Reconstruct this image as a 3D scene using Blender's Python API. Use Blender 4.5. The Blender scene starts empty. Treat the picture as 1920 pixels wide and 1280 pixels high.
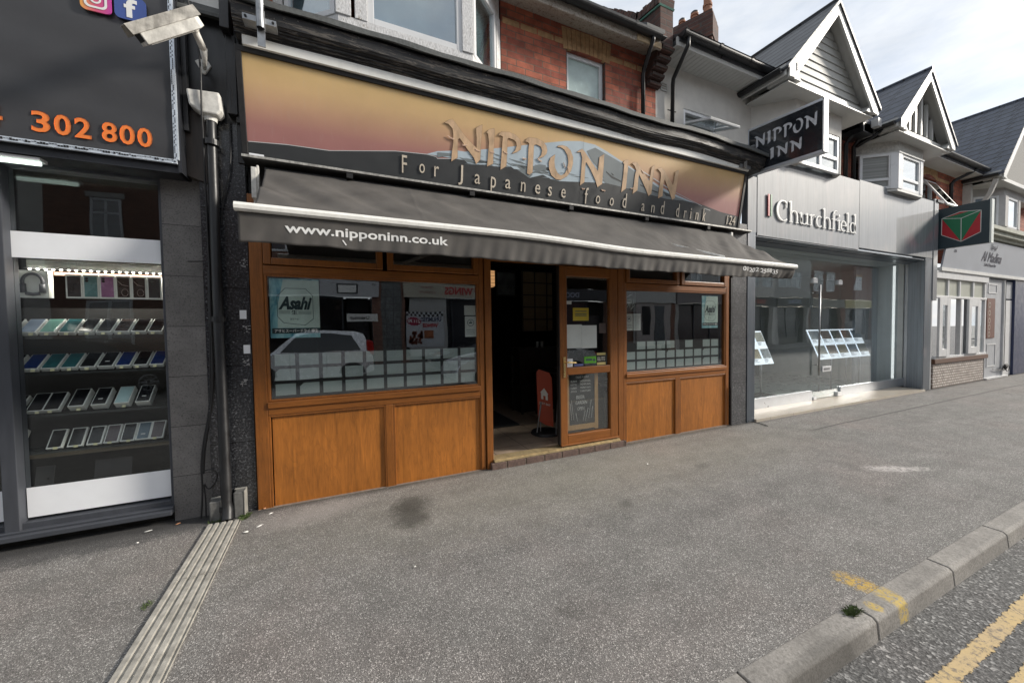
import bpy, bmesh, math, random
from mathutils import Vector, Matrix
random.seed(7)
sc = bpy.context.scene
# ---------------------------------------------------------------- camera, sky, sun
def setup_view():
    yaw, pitch, roll = map(math.radians, (24.322, 1.872, -0.817))
    f = Vector((math.sin(yaw)*math.cos(pitch), math.cos(yaw)*math.cos(pitch), -math.sin(pitch)))
    rt = Vector((math.cos(yaw), -math.sin(yaw), 0)); up = rt.cross(f)
    r2 = rt*math.cos(roll) + up*math.sin(roll); u2 = -rt*math.sin(roll) + up*math.cos(roll)
    cam = bpy.data.objects.new('camera', bpy.data.cameras.new('camera'))
    sc.collection.objects.link(cam)
    m = Matrix((r2, u2, -f)).transposed().to_4x4(); m.translation = (0, -3.6, 1.5)
    cam.matrix_world = m
    cam.data.sensor_width = 36; cam.data.lens = 36*693/1920
    cam.data.clip_start = 0.02; cam.data.clip_end = 2000
    sc.camera = cam
setup_view()
SUN_DIR = Vector((0.84, -0.315, 0.44)).normalized()
sc.view_settings.view_transform = 'Standard'; sc.view_settings.look = 'None'
sc.view_settings.exposure = 1.42; sc.view_settings.gamma = 1
wd = bpy.data.worlds.new("World"); sc.world = wd; wd.use_nodes = True
def setup_sky():
    nt = wd.node_tree; N = nt.nodes; L = nt.links; bg = N['Background']
    sky = N.new('ShaderNodeTexSky'); sky.sky_type = 'NISHITA'; sky.sun_disc = False
    sky.sun_elevation = math.asin(SUN_DIR.z); sky.sun_rotation = math.atan2(SUN_DIR.x, SUN_DIR.y)
    sky.air_density = 1.0; sky.dust_density = 1.5
    tc = N.new('ShaderNodeTexCoord'); mp = N.new('ShaderNodeMapping'); mp.inputs['Scale'].default_value = (1.3, 1.3, 4.2)
    mp.inputs['Rotation'].default_value = (0.15, 0.25, 0.6)
    L.new(tc.outputs['Generated'], mp.inputs['Vector'])
    n1 = N.new('ShaderNodeTexNoise'); n1.inputs['Scale'].default_value = 1.7; n1.inputs['Detail'].default_value = 9; n1.inputs['Roughness'].default_value = 0.58; n1.inputs['Distortion'].default_value = 0.35
    L.new(mp.outputs[0], n1.inputs['Vector'])
    r1 = N.new('ShaderNodeValToRGB'); r1.color_ramp.elements[0].position = 0.30; r1.color_ramp.elements[1].position = 0.62
    r1.color_ramp.elements[0].color = (0.84, 0.84, 0.84, 1); r1.color_ramp.elements[1].color = (1, 1, 1, 1)
    L.new(n1.outputs[0], r1.inputs[0])
    # brightness of the cloud layer: thin bright streaks in a paler grey veil
    n2 = N.new('ShaderNodeTexNoise'); n2.inputs['Scale'].default_value = 3.2; n2.inputs['Detail'].default_value = 8; n2.inputs['Roughness'].default_value = 0.6
    L.new(mp.outputs[0], n2.inputs['Vector'])
    r2 = N.new('ShaderNodeValToRGB'); r2.color_ramp.elements[0].position = 0.36; r2.color_ramp.elements[1].position = 0.62
    r2.color_ramp.elements[0].color = (2.0, 2.17, 2.42, 1); r2.color_ramp.elements[1].color = (2.75, 2.82, 2.9, 1)
    L.new(n2.outputs[0], r2.inputs[0])
    # thin cloud glows around the veiled sun
    dp = N.new('ShaderNodeVectorMath'); dp.operation = 'DOT_PRODUCT'; dp.inputs[1].default_value = SUN_DIR; L.new(tc.outputs['Generated'], dp.inputs[0])
    gl = N.new('ShaderNodeMapRange'); gl.interpolation_type = 'SMOOTHSTEP'; gl.inputs['From Min'].default_value = 0.78; gl.inputs['From Max'].default_value = 1.0
    gl.inputs['To Min'].default_value = 1.0; gl.inputs['To Max'].default_value = 1.35; L.new(dp.outputs['Value'], gl.inputs['Value'])
    vm = N.new('ShaderNodeVectorMath'); vm.operation = 'SCALE'; L.new(r2.outputs[0], vm.inputs[0]); L.new(gl.outputs[0], vm.inputs['Scale'])
    mx = N.new('ShaderNodeMix'); mx.data_type = 'RGBA'
    L.new(r1.outputs[0], mx.inputs['Factor']); L.new(sky.outputs[0], mx.inputs['A']); L.new(vm.outputs[0], mx.inputs['B'])
    L.new(mx.outputs['Result'], bg.inputs['Color']); bg.inputs['Strength'].default_value = 0.125
setup_sky()
sun = bpy.data.objects.new('sun', bpy.data.lights.new('sun', 'SUN')); sc.collection.objects.link(sun)
sun.data.energy = 1.8; sun.data.angle = math.radians(8); sun.data.color = (1.0, 0.93, 0.83)
sun.rotation_euler = SUN_DIR.to_track_quat('Z', 'Y').to_euler(); sun.location = (30, -10, 20)

# ---------------------------------------------------------------- materials
def nt_new(name):
    m = bpy.data.materials.new(name); m.use_nodes = True
    return m, m.node_tree.nodes, m.node_tree.links, m.node_tree.nodes['Principled BSDF']
def pos(N, L, scale=(1, 1, 1), rot=(0, 0, 0)):
    g = N.new('ShaderNodeNewGeometry'); mp = N.new('ShaderNodeMapping')
    mp.inputs['Scale'].default_value = scale; mp.inputs['Rotation'].default_value = rot
    L.new(g.outputs['Position'], mp.inputs['Vector']); return mp.outputs[0]
def noise(N, L, v, scale, detail=4, rough=0.55, dist=0):
    n = N.new('ShaderNodeTexNoise'); n.inputs['Scale'].default_value = scale; n.inputs['Detail'].default_value = detail
    n.inputs['Roughness'].default_value = rough; n.inputs['Distortion'].default_value = dist
    L.new(v, n.inputs['Vector']); return n.outputs[0]
def ramp(N, L, v, *stops):
    r = N.new('ShaderNodeValToRGB'); e = r.color_ramp.elements
    while len(e) < len(stops): e.new(0.5)
    for i, (p, c) in enumerate(stops):
        e[i].position = p; e[i].color = (c[0], c[1], c[2], 1) if hasattr(c, '__len__') else (c, c, c, 1)
    L.new(v, r.inputs[0]); return r.outputs[0]
def mixc(N, L, f, a, b, mode='MIX'):
    m = N.new('ShaderNodeMix'); m.data_type = 'RGBA'; m.blend_type = mode
    for s, x in (('Factor', f), ('A', a), ('B', b)):
        if hasattr(x, 'is_linked') or isinstance(x, bpy.types.NodeSocket): L.new(x, m.inputs[s])
        elif s == 'Factor': m.inputs[s].default_value = x
        else: m.inputs[s].default_value = (x[0], x[1], x[2], 1)
    return m.outputs['Result']
def bump(N, L, b, h, strength, dist=0.01):
    n = N.new('ShaderNodeBump'); n.inputs['Strength'].default_value = strength; n.inputs['Distance'].default_value = dist
    L.new(h, n.inputs['Height']); L.new(n.outputs[0], b.inputs['Normal'])
def M(name, col, rough=0.6, metal=0.0, var=0.12, vs=6, stretch=(1, 1, 1), bs=0, bst=0.2, emit=0, coat=0, dirt=0, spec=0.5):
    m, N, L, b = nt_new(name)
    b.inputs['Roughness'].default_value = rough; b.inputs['Metallic'].default_value = metal
    b.inputs['Coat Weight'].default_value = coat; b.inputs['Specular IOR Level'].default_value = spec
    b.inputs['Base Color'].default_value = (*col, 1)
    v = pos(N, L, stretch)
    if var:
        n = noise(N, L, v, vs, 6, 0.62)
        c = ramp(N, L, n, (0.28, [x*(1-var) for x in col]), (0.72, [min(1, x*(1+var)) for x in col]))
        if dirt:
            d = noise(N, L, pos(N, L, (3, 3, 0.5)), 2.6, 7, 0.7)
            c = mixc(N, L, ramp(N, L, d, (0.5, 0.0), (0.78, dirt)), c, (0.07, 0.062, 0.05))
        L.new(c, b.inputs['Base Color'])
        L.new(ramp(N, L, n, (0.3, max(0, rough-0.08)), (0.7, min(1, rough+0.08))), b.inputs['Roughness'])
    if bs: bump(N, L, b, noise(N, L, v, bs, 5), bst, 0.004)
    if emit:
        b.inputs['Emission Color'].default_value = (*col, 1); b.inputs['Emission Strength'].default_value = emit
    return m
def wood(name, col, stretch, dark=0.5):
    m, N, L, b = nt_new(name)
    v = pos(N, L, stretch)
    g1 = noise(N, L, v, 3.0, 8, 0.65, 1.1); g2 = noise(N, L, v, 16, 6, 0.7, 0.5); g3 = noise(N, L, pos(N, L), 1.8, 3)
    c = ramp(N, L, g1, (0.36, [x*dark for x in col]), (0.46, [x*0.8 for x in col]), (0.60, col), (0.75, [x*1.25 for x in col]))
    c = mixc(N, L, ramp(N, L, g2, (0.35, 0.5), (0.58, 0.0)), c, [x*0.30 for x in col])
    c = mixc(N, L, 0.35, c, ramp(N, L, g3, (0.3, [x*0.6 for x in col]), (0.7, [x*1.3 for x in col])))
    kn = noise(N, L, pos(N, L, (3.2*max(0.4, stretch[0]/7), 3.2, 0.8*max(0.4, stretch[2]))), 3.4, 7, 0.6, 2.6)
    c = mixc(N, L, ramp(N, L, kn, (0.44, 0.0), (0.485, 0.40), (0.51, 0.08), (0.56, 0.0)), c, [x*0.38 for x in col])
    L.new(c, b.inputs['Base Color']); b.inputs['Roughness'].default_value = 0.38
    L.new(ramp(N, L, g2, (0.3, 0.5), (0.7, 0.33)), b.inputs['Roughness'])
    bump(N, L, b, g2, 0.12, 0.002); return m
def splat(N, L, cx, cy, rx, ry, rot=0.0, edge=0.35, seed=0.0, fine=30, broken=0.5, fleck=0):
    """ragged stain or paint mark of its own shape lying on the ground at (cx, cy)"""
    g = N.new('ShaderNodeNewGeometry'); mp = N.new('ShaderNodeMapping'); mp.vector_type = 'TEXTURE'
    mp.inputs['Location'].default_value = (cx, cy, 0); mp.inputs['Rotation'].default_value = (0, 0, rot); mp.inputs['Scale'].default_value = (rx, ry, 1000)
    L.new(g.outputs['Position'], mp.inputs['Vector'])
    ln = N.new('ShaderNodeVectorMath'); ln.operation = 'LENGTH'; L.new(mp.outputs[0], ln.inputs[0])
    n = noise(N, L, g.outputs['Position'], 7+seed, 6, 0.7); f = noise(N, L, g.outputs['Position'], fine, 5, 0.75)
    a = N.new('ShaderNodeMath'); a.operation = 'MULTIPLY_ADD'; a.inputs[1].default_value = 1.4; L.new(n, a.inputs[0]); L.new(ln.outputs['Value'], a.inputs[2])
    b = N.new('ShaderNodeMath'); b.operation = 'MULTIPLY_ADD'; b.inputs[1].default_value = broken; L.new(f, b.inputs[0]); L.new(a.outputs[0], b.inputs[2])
    t = 1.0+0.7+broken*0.5
    o = ramp(N, L, mr_(N, L, b.outputs[0], t-edge, t+edge), (0.0, 1.0), (1.0, 0.0))
    if fleck:
        k = ramp(N, L, noise(N, L, g.outputs['Position'], fleck, 6, 0.8), (0.44, 0.0), (0.52, 1.0)); q = N.new('ShaderNodeMath'); q.operation = 'MULTIPLY'; L.new(o, q.inputs[0]); L.new(k, q.inputs[1]); o = q.outputs[0]
    return o
def mr_(N, L, v, a, b):
    q = N.new('ShaderNodeMapRange'); q.inputs['From Min'].default_value = a; q.inputs['From Max'].default_value = b; L.new(v, q.inputs['Value']); return q.outputs[0]
def scaled(N, L, v, k):
    q = N.new('ShaderNodeMath'); q.operation = 'MULTIPLY'; q.inputs[1].default_value = k; L.new(v, q.inputs[0]); return q.outputs[0]
def asphalt(name, cols, s, bst, tint=True, marks=False):
    m, N, L, b = nt_new(name); v = pos(N, L)
    n1 = noise(N, L, v, s, 3, 0.7); vo = N.new('ShaderNodeTexVoronoi'); vo.inputs['Scale'].default_value = s*0.9
    L.new(v, vo.inputs['Vector'])
    c = ramp(N, L, n1, (0.30, cols[0]), (0.50, cols[1]), (0.62, cols[2]), (0.74, cols[3]))
    sp = N.new('ShaderNodeSeparateColor'); L.new(vo.outputs['Color'], sp.inputs[0])
    c = mixc(N, L, ramp(N, L, sp.outputs[0], (0.80, 0.0), (0.97, 0.75)), c, [x*1.35 for x in cols[3]])
    c = mixc(N, L, ramp(N, L, sp.outputs[1], (0.70, 0.0), (0.98, 0.6)), c, [x*0.55 for x in cols[0]])
    if tint:
        big = noise(N, L, v, 0.7, 5, 0.6); mid = noise(N, L, v, 3.5, 6, 0.7); str_ = noise(N, L, pos(N, L, (0.5, 3.0, 1)), 1.6, 5, 0.65)
        c = mixc(N, L, 1.0, c, ramp(N, L, big, (0.3, (1.05, 1.0, 0.985)), (0.5, (0.99, 1, 1)), (0.7, (0.94, 0.97, 0.96))), 'MULTIPLY')
        c = mixc(N, L, 1.0, c, ramp(N, L, mid, (0.28, 0.78), (0.5, 1.0), (0.75, 1.16)), 'MULTIPLY')
        c = mixc(N, L, 1.0, c, ramp(N, L, str_, (0.30, 0.86), (0.7, 1.10)), 'MULTIPLY')
        sx = N.new('ShaderNodeSeparateXYZ'); L.new(v, sx.inputs[0])
        if marks:
            # contact shade painted into the colour along the foot of the walls
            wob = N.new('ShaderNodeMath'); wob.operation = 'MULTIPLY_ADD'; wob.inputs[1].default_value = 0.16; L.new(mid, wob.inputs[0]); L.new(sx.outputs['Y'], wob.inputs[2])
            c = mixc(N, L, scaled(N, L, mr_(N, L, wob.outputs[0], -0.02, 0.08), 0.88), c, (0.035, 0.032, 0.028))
            # darker reinstated strip in front of the phone shop, pale worn path by the door
            c = mixc(N, L, scaled(N, L, splat(N, L, -1.9, -0.02, 1.25, 0.18, -0.03, 0.25, 1), 0.65), c, (0.038, 0.038, 0.040))
            c = mixc(N, L, scaled(N, L, splat(N, L, 2.6, -0.55, 2.2, 0.5, 0.0, 0.8, 2), 0.28), c, (0.36, 0.33, 0.25))
            c = mixc(N, L, scaled(N, L, splat(N, L, -0.25, -0.25, 0.32, 0.13, 0.2, 0.6, 2), 0.40), c, (0.42, 0.39, 0.37))
            for q in ((0.48,-0.42,0.14,0.13,0.1),(0.43,-0.63,0.13,0.19,0.2),(1.06,-1.98,0.06,0.06,0),(2.1,-1.2,0.09,0.05,0.4),(3.4,-0.9,0.12,0.05,0.2),(-0.9,-2.0,0.05,0.05,0),(4.2,-2.1,0.08,0.04,0)):
                c = mixc(N, L, scaled(N, L, splat(N, L, *q, 0.45, 3, 40, 0.6), 0.72 if q[0] < 0.5 and q[0] > 0.4 else 0.35), c, (0.045, 0.043, 0.036))
            c = mixc(N, L, scaled(N, L, splat(N, L, 5.08, -1.77, 0.22, 0.075, -0.45, 0.4, 2, 70, 1.0, 34), 0.75), c, (0.62, 0.58, 0.56))
            c = mixc(N, L, scaled(N, L, splat(N, L, 5.35, -1.90, 0.14, 0.06, -0.4, 0.4, 2, 45, 0.9, 34), 0.5), c, (0.60, 0.57, 0.54))
            c = mixc(N, L, scaled(N, L, splat(N, L, 2.68, -2.52, 0.07, 0.11, 0.3, 0.25, 4, 75, 1.0, 42), 0.85), c, (0.56, 0.36, 0.06))
            # lengthwise joint in the surfacing farther on
            jn = N.new('ShaderNodeMath'); jn.operation = 'ABSOLUTE'; jo = N.new('ShaderNodeMath'); jo.operation = 'ADD'; jo.inputs[1].default_value = 0.62
            wj = N.new('ShaderNodeMath'); wj.operation = 'MULTIPLY_ADD'; wj.inputs[1].default_value = 0.05; L.new(big, wj.inputs[0]); L.new(sx.outputs['Y'], wj.inputs[2]); L.new(wj.outputs[0], jo.inputs[0]); L.new(jo.outputs[0], jn.inputs[0])
            jx = mr_(N, L, sx.outputs['X'], 5.8, 6.1); jm = N.new('ShaderNodeMath'); jm.operation = 'MULTIPLY'; L.new(ramp(N, L, mr_(N, L, jn.outputs[0], 0.008, 0.022), (0, 0.7), (1, 0.0)), jm.inputs[0]); L.new(jx, jm.inputs[1])
            c = mixc(N, L, jm.outputs[0], c, (0.05, 0.048, 0.045))
    L.new(c, b.inputs['Base Color']); b.inputs['Roughness'].default_value = 0.86
    h = mixc(N, L, 0.5, n1, vo.outputs['Distance'])
    bump(N, L, b, h, bst, 0.006); return m
def brick(name, c1, c2, mortar, w=0.225, h=0.075, ms=0.009, bst=0.5, soot=0.0, rough=0.85):
    m, N, L, b = nt_new(name)
    g = N.new('ShaderNodeNewGeometry'); s = N.new('ShaderNodeSeparateXYZ'); L.new(g.outputs['Position'], s.inputs[0])
    ad = N.new('ShaderNodeMath'); L.new(s.outputs['X'], ad.inputs[0]); L.new(s.outputs['Y'], ad.inputs[1])
    cb = N.new('ShaderNodeCombineXYZ'); L.new(ad.outputs[0], cb.inputs['X']); L.new(s.outputs['Z'], cb.inputs['Y'])
    t = N.new('ShaderNodeTexBrick'); t.inputs['Scale'].default_value = 1; t.inputs['Brick Width'].default_value = w
    t.inputs['Row Height'].default_value = h; t.inputs['Mortar Size'].default_value = ms; t.inputs['Mortar Smooth'].default_value = 0.3
    t.inputs['Bias'].default_value = -0.1
    L.new(cb.outputs[0], t.inputs['Vector'])
    t.inputs['Color1'].default_value = (*c1, 1); t.inputs['Color2'].default_value = (*c2, 1); t.inputs['Mortar'].default_value = (*mortar, 1)
    n = noise(N, L, g.outputs['Position'], 9, 7, 0.65)
    c = mixc(N, L, 1, t.outputs['Color'], ramp(N, L, n, (0.25, 0.6), (0.75, 1.35)), 'MULTIPLY')
    if soot:
        n2 = noise(N, L, g.outputs['Position'], 2.2, 6, 0.7)
        c = mixc(N, L, ramp(N, L, n2, (0.4, 0.0), (0.7, soot)), c, (0.03, 0.026, 0.024))
    L.new(c, b.inputs['Base Color']); b.inputs['Roughness'].default_value = rough
    inv = N.new('ShaderNodeMath'); inv.operation = 'SUBTRACT'; inv.inputs[0].default_value = 1; L.new(t.outputs['Fac'], inv.inputs[1])
    hh = mixc(N, L, 0.3, inv.outputs[0], n); bump(N, L, b, hh, bst, 0.008); return m
def slabs(name, col, w, h, ms, speck, fleck, rough=0.5, spec=0.5, offset=0.0):
    """stone facing: flecked stone cut in slabs with thin joints"""
    m, N, L, b = nt_new(name)
    g = N.new('ShaderNodeNewGeometry'); P = g.outputs['Position']
    s = N.new('ShaderNodeSeparateXYZ'); L.new(P, s.inputs[0])
    ad = N.new('ShaderNodeMath'); L.new(s.outputs['X'], ad.inputs[0]); L.new(s.outputs['Y'], ad.inputs[1])
    cb = N.new('ShaderNodeCombineXYZ'); L.new(ad.outputs[0], cb.inputs['X']); L.new(s.outputs['Z'], cb.inputs['Y'])
    t = N.new('ShaderNodeTexBrick'); t.offset = offset; t.inputs['Scale'].default_value = 1; t.inputs['Brick Width'].default_value = w; t.inputs['Row Height'].default_value = h
    t.inputs['Mortar Size'].default_value = ms; t.inputs['Color1'].default_value = (1, 1, 1, 1); t.inputs['Color2'].default_value = (0.8, 0.8, 0.8, 1); t.inputs['Mortar'].default_value = (0.3, 0.3, 0.3, 1)
    L.new(cb.outputs[0], t.inputs['Vector'])
    n = noise(N, L, P, speck, 6, 0.75); n0 = noise(N, L, P, 5, 5)
    c = ramp(N, L, n, (0.36, [x*0.45 for x in col]), (0.52, col), (0.62, fleck[0]), (0.70, fleck[1]))
    c = mixc(N, L, 1, c, ramp(N, L, n0, (0.3, 0.75), (0.7, 1.2)), 'MULTIPLY')
    c = mixc(N, L, 1, c, t.outputs['Color'], 'MULTIPLY')
    L.new(c, b.inputs['Base Color']); b.inputs['Roughness'].default_value = rough; b.inputs['Specular IOR Level'].default_value = spec
    bump(N, L, b, n, 0.15, 0.002); return m
def glass(name, tint=(0.965, 0.98, 0.975), refl=0.55, base=0.06, wav=True):
    """thin pane: sees through, reflects more at a glancing angle"""
    m = bpy.data.materials.new(name); m.use_nodes = True; N = m.node_tree.nodes; L = m.node_tree.links; N.clear()
    o = N.new('ShaderNodeOutputMaterial'); mx = N.new('ShaderNodeMixShader'); tr = N.new('ShaderNodeBsdfTransparent'); gl = N.new('ShaderNodeBsdfGlossy')
    tr.inputs['Color'].default_value = (*tint, 1); gl.inputs['Roughness'].default_value = 0.0; gl.inputs['Color'].default_value = (0.95, 0.98, 1, 1)
    # Schlick reflectance from the angle to either side of the pane
    ge = N.new('ShaderNodeNewGeometry'); dt = N.new('ShaderNodeVectorMath'); dt.operation = 'DOT_PRODUCT'; L.new(ge.outputs['Incoming'], dt.inputs[0]); L.new(ge.outputs['Normal'], dt.inputs[1])
    def mth(op, x, y=None):
        q = N.new('ShaderNodeMath'); q.operation = op
        for i, w in enumerate((x, y)):
            if w is None: continue
            if isinstance(w, (int, float)): q.inputs[i].default_value = w
            else: L.new(w, q.inputs[i])
        return q.outputs[0]
    om = mth('SUBTRACT', 1.0, mth('ABSOLUTE', dt.outputs['Value'])); fr = mth('ADD', 0.04, mth('MULTIPLY', 0.96, mth('POWER', om, 5.0)))
    ma = N.new('ShaderNodeMath'); ma.operation = 'MULTIPLY_ADD'; ma.inputs[1].default_value = refl*2; ma.inputs[2].default_value = base
    ma.use_clamp = True
    L.new(fr, ma.inputs[0]); L.new(ma.outputs[0], mx.inputs[0])
    if wav:
        v = pos(N, L); n = noise(N, L, v, 2.0, 1); bp = N.new('ShaderNodeBump'); bp.inputs['Strength'].default_value = 0.06; bp.inputs['Distance'].default_value = 0.02
        L.new(n, bp.inputs['Height']); L.new(bp.outputs[0], gl.inputs['Normal'])
    L.new(tr.outputs[0], mx.inputs[1]); L.new(gl.outputs[0], mx.inputs[2]); L.new(mx.outputs[0], o.inputs['Surface']); return m

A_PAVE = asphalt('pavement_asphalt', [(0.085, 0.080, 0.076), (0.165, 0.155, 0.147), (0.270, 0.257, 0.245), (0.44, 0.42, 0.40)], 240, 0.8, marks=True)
A_PAVE2 = asphalt('far_pavement_asphalt', [(0.085, 0.080, 0.076), (0.170, 0.160, 0.152), (0.275, 0.262, 0.249), (0.43, 0.41, 0.392)], 220, 0.7)
A_ROAD = asphalt('road_asphalt', [(0.04, 0.038, 0.037), (0.10, 0.097, 0.095), (0.19, 0.185, 0.18), (0.32, 0.31, 0.30)], 88, 0.9)
def kerb_mat():
    m, N, L, b = nt_new('kerb_concrete'); v = pos(N, L); n = noise(N, L, v, 90, 5, 0.75); n2 = noise(N, L, v, 4, 6, 0.7)
    c = ramp(N, L, n, (0.3, (0.16,0.15,0.135)), (0.5, (0.27,0.255,0.235)), (0.72, (0.38,0.36,0.335)))
    c = mixc(N, L, 1, c, ramp(N, L, n2, (0.3, 0.70), (0.7, 1.15)), 'MULTIPLY')
    c = mixc(N, L, scaled(N, L, splat(N, L, 1.95, -2.70, 0.30, 0.05, 0.0, 0.4, 2), 0.55), c, (0.05,0.047,0.042))
    for q in ((2.695,-2.63,0.065,0.07,0.0),(2.52,-2.64,0.030,0.04,0.2),(2.70,-2.70,0.045,0.03,0.0)):
        c = mixc(N, L, scaled(N, L, splat(N, L, *q, 0.2, 5, 75, 1.0, 48), 0.85), c, (0.50,0.36,0.09))
    L.new(c, b.inputs['Base Color']); b.inputs['Roughness'].default_value = 0.88; bump(N, L, b, n, 0.45, 0.004); return m
KERB = kerb_mat()
CONC = M('drain_concrete', (0.34, 0.325, 0.29), 0.85, var=0.35, vs=18, bs=120, bst=0.4, dirt=0.35)
WOODV = wood('golden_oak_vertical', (0.45, 0.160, 0.027), (5, 5, 0.45))
WOODF = wood('golden_oak_frame_vertical', (0.30, 0.103, 0.018), (14, 14, 0.8))
WOODH = wood('golden_oak_frame_horizontal', (0.32, 0.110, 0.019), (0.8, 14, 14))
GRANITE = slabs('black_granite', (0.028, 0.029, 0.033), 4.0, 0.62, 0.005, 62, ((0.10, 0.105, 0.115), (0.42, 0.42, 0.44)), 0.22, 0.6)
GRANITE2 = slabs('speckled_granite', (0.07, 0.07, 0.075), 4.0, 0.66, 0.004, 80, ((0.25, 0.25, 0.25), (0.55, 0.54, 0.52)), 0.35)
STONE = slabs('grey_stone_facing', (0.21, 0.20, 0.192), 4.0, 0.39, 0.003, 90, ((0.17, 0.16, 0.15), (0.25, 0.24, 0.23)), 0.7)
def peel(name, paint, under, amt, rough=0.35, s=(1, 1, 1), thr=0.56):
    m, N, L, b = nt_new(name); v = pos(N, L, s); n = noise(N, L, v, 9, 9, 0.72, 0.6); n2 = noise(N, L, v, 40, 5)
    k = ramp(N, L, n, (thr, 0.0), (thr+0.03, amt))
    c = mixc(N, L, k, ramp(N, L, n2, (0.3, [x*0.7 for x in paint]), (0.7, [x*1.25 for x in paint])), under)
    L.new(c, b.inputs['Base Color']); L.new(ramp(N, L, k, (0, rough), (1, 0.8)), b.inputs['Roughness']); bump(N, L, b, mixc(N, L, 0.5, n, n2), 0.6, 0.006); return m
BLACKPAINT = peel('peeling_black_paint', (0.016, 0.0155, 0.016), (0.12, 0.108, 0.095), 0.85, 0.5, (0.6, 5, 5), 0.53)
BLACKPAINT_V = peel('peeling_black_post', (0.010, 0.010, 0.011), (0.06, 0.05, 0.045), 0.7, 0.35, (6, 6, 1), 0.6)
WHITEPEEL = peel('peeling_white_paint', (0.62, 0.62, 0.62), (0.22, 0.18, 0.13), 0.85, 0.5, (3, 3, 1), 0.60)
SOFFITPEEL = peel('peeling_eaves_board', (0.40, 0.36, 0.31), (0.20, 0.15, 0.11), 0.8, 0.7, (2, 2, 2), 0.55)
BLACKPANEL = M('black_panel', (0.018, 0.019, 0.021), 0.35, var=0.4, vs=5, stretch=(4, 4, 0.6), dirt=0.25)
LEAD = M('lead_flashing', (0.085, 0.09, 0.088), 0.7, var=0.4, vs=45, bs=60, bst=0.3, dirt=0.3)
WHITE = M('white_painted', (0.53, 0.53, 0.51), 0.45, var=0.06, dirt=0.12)
UPVC = M('white_upvc', (0.68, 0.69, 0.70), 0.3, var=0.04, vs=3)
WHITEBOARD = M('white_fascia_board', (0.88, 0.88, 0.84), 0.5, var=0.08, vs=2, dirt=0.15)
BRICK = brick('red_brick', (0.47, 0.135, 0.075), (0.25, 0.06, 0.04), (0.19, 0.12, 0.085), 0.228, 0.075, 0.0065, soot=0.45)
BRICKD = brick('dark_chimney_brick', (0.13, 0.055, 0.038), (0.07, 0.035, 0.03), (0.09, 0.075, 0.065), soot=0.55)
BUFF = M('buff_brick', (0.42, 0.26, 0.13), 0.85, var=0.35, vs=14, bs=60, bst=0.3)
BRICKOPP = brick('brown_brick', (0.24, 0.11, 0.075), (0.16, 0.075, 0.055), (0.2, 0.16, 0.13))
TILEBRICK = brick('white_mosaic_tile', (0.50, 0.46, 0.42), (0.36, 0.32, 0.29), (0.18, 0.14, 0.12), 0.12, 0.06, 0.012, 0.3)
RENDER = M('cream_render', (0.62, 0.60, 0.56), 0.9, var=0.10, vs=5, bs=120, bst=0.5, dirt=0.06)
RENDER2 = M('grey_render', (0.42, 0.41, 0.39), 0.9, var=0.12, bs=100, bst=0.4)
SLATE = brick('blue_slate', (0.075, 0.088, 0.115), (0.058, 0.068, 0.092), (0.012, 0.013, 0.016), 0.30, 0.15, 0.014, 0.6, rough=0.5)
SLATE2 = brick('grey_roof_tile', (0.070, 0.076, 0.082), (0.058, 0.064, 0.070), (0.006, 0.006, 0.007), 1.2, 0.155, 0.022, 0.6, rough=0.5)
CLAD = M('wood_grain_cladding', (0.46, 0.46, 0.435), 0.6, var=0.10, vs=9, stretch=(1, 1, 12), bs=30, bst=0.15)
GUTTER = M('black_gutter', (0.012, 0.0125, 0.014), 0.38, var=0.3, vs=12)
PIPE = M('black_iron_pipe', (0.010, 0.0105, 0.012), 0.42, var=0.45, vs=10, dirt=0.2, bs=30)
CABLE = M('black_cable', (0.012, 0.012, 0.013), 0.5)
ALU = M('anthracite_frame', (0.058, 0.063, 0.075), 0.5, metal=0.1, var=0.12, vs=8, stretch=(3, 3, 0.5), dirt=0.1)
STEEL = M('galvanised_steel', (0.30, 0.31, 0.32), 0.42, metal=0.8, var=0.3, vs=20)
CREAMMETAL = M('weathered_white_metal', (0.66, 0.65, 0.61), 0.5, var=0.25, vs=22, dirt=0.5)
BRASS = M('brass', (0.75, 0.55, 0.25), 0.28, metal=0.9, var=0.1)
THRESH = M('golden_threshold', (0.50, 0.39, 0.22), 0.35, metal=0.4, var=0.3, vs=18)
CANVAS_D = M('banner_black', (0.042, 0.042, 0.045), 0.42, var=0.15, vs=3, bs=4, bst=0.5)
WHITEVINYL = M('white_vinyl', (0.84, 0.86, 0.89), 0.35, var=0.03)
BLACK = M('matt_black', (0.008, 0.008, 0.009), 0.7, var=0)
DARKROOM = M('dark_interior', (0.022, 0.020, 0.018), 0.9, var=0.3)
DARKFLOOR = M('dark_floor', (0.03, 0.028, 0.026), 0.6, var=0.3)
ORANGE = M('orange_vinyl', (0.85, 0.22, 0.04), 0.4, var=0.04)
LETTERWHITE = M('white_letter', (0.80, 0.80, 0.78), 0.4, var=0.02)
RED = M('red_sign', (0.45, 0.02, 0.03), 0.4, var=0.05)
GREEN = M('green_sign', (0.012, 0.16, 0.07), 0.4, var=0.05)
NAVYSIGN = M('dark_green_blade', (0.022, 0.040, 0.050), 0.35, var=0.1)
BLADEBLK = M('dark_blade_face', (0.018, 0.021, 0.026), 0.12, var=0.2, coat=0.6)
LETTERGREY = M('pale_blade_letter', (0.50, 0.51, 0.54), 0.3, var=0.25, vs=14)
BAMBOO = M('bamboo_letter', (0.60, 0.41, 0.25), 0.5, var=0.30, vs=16, stretch=(1, 1, 0.4), bs=30)
BAMBOO_EDGE = M('letter_outline', (0.16, 0.085, 0.045), 0.6)
CREAMLET = M('cream_letter', (0.66, 0.58, 0.47), 0.45, var=0.15)
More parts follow.
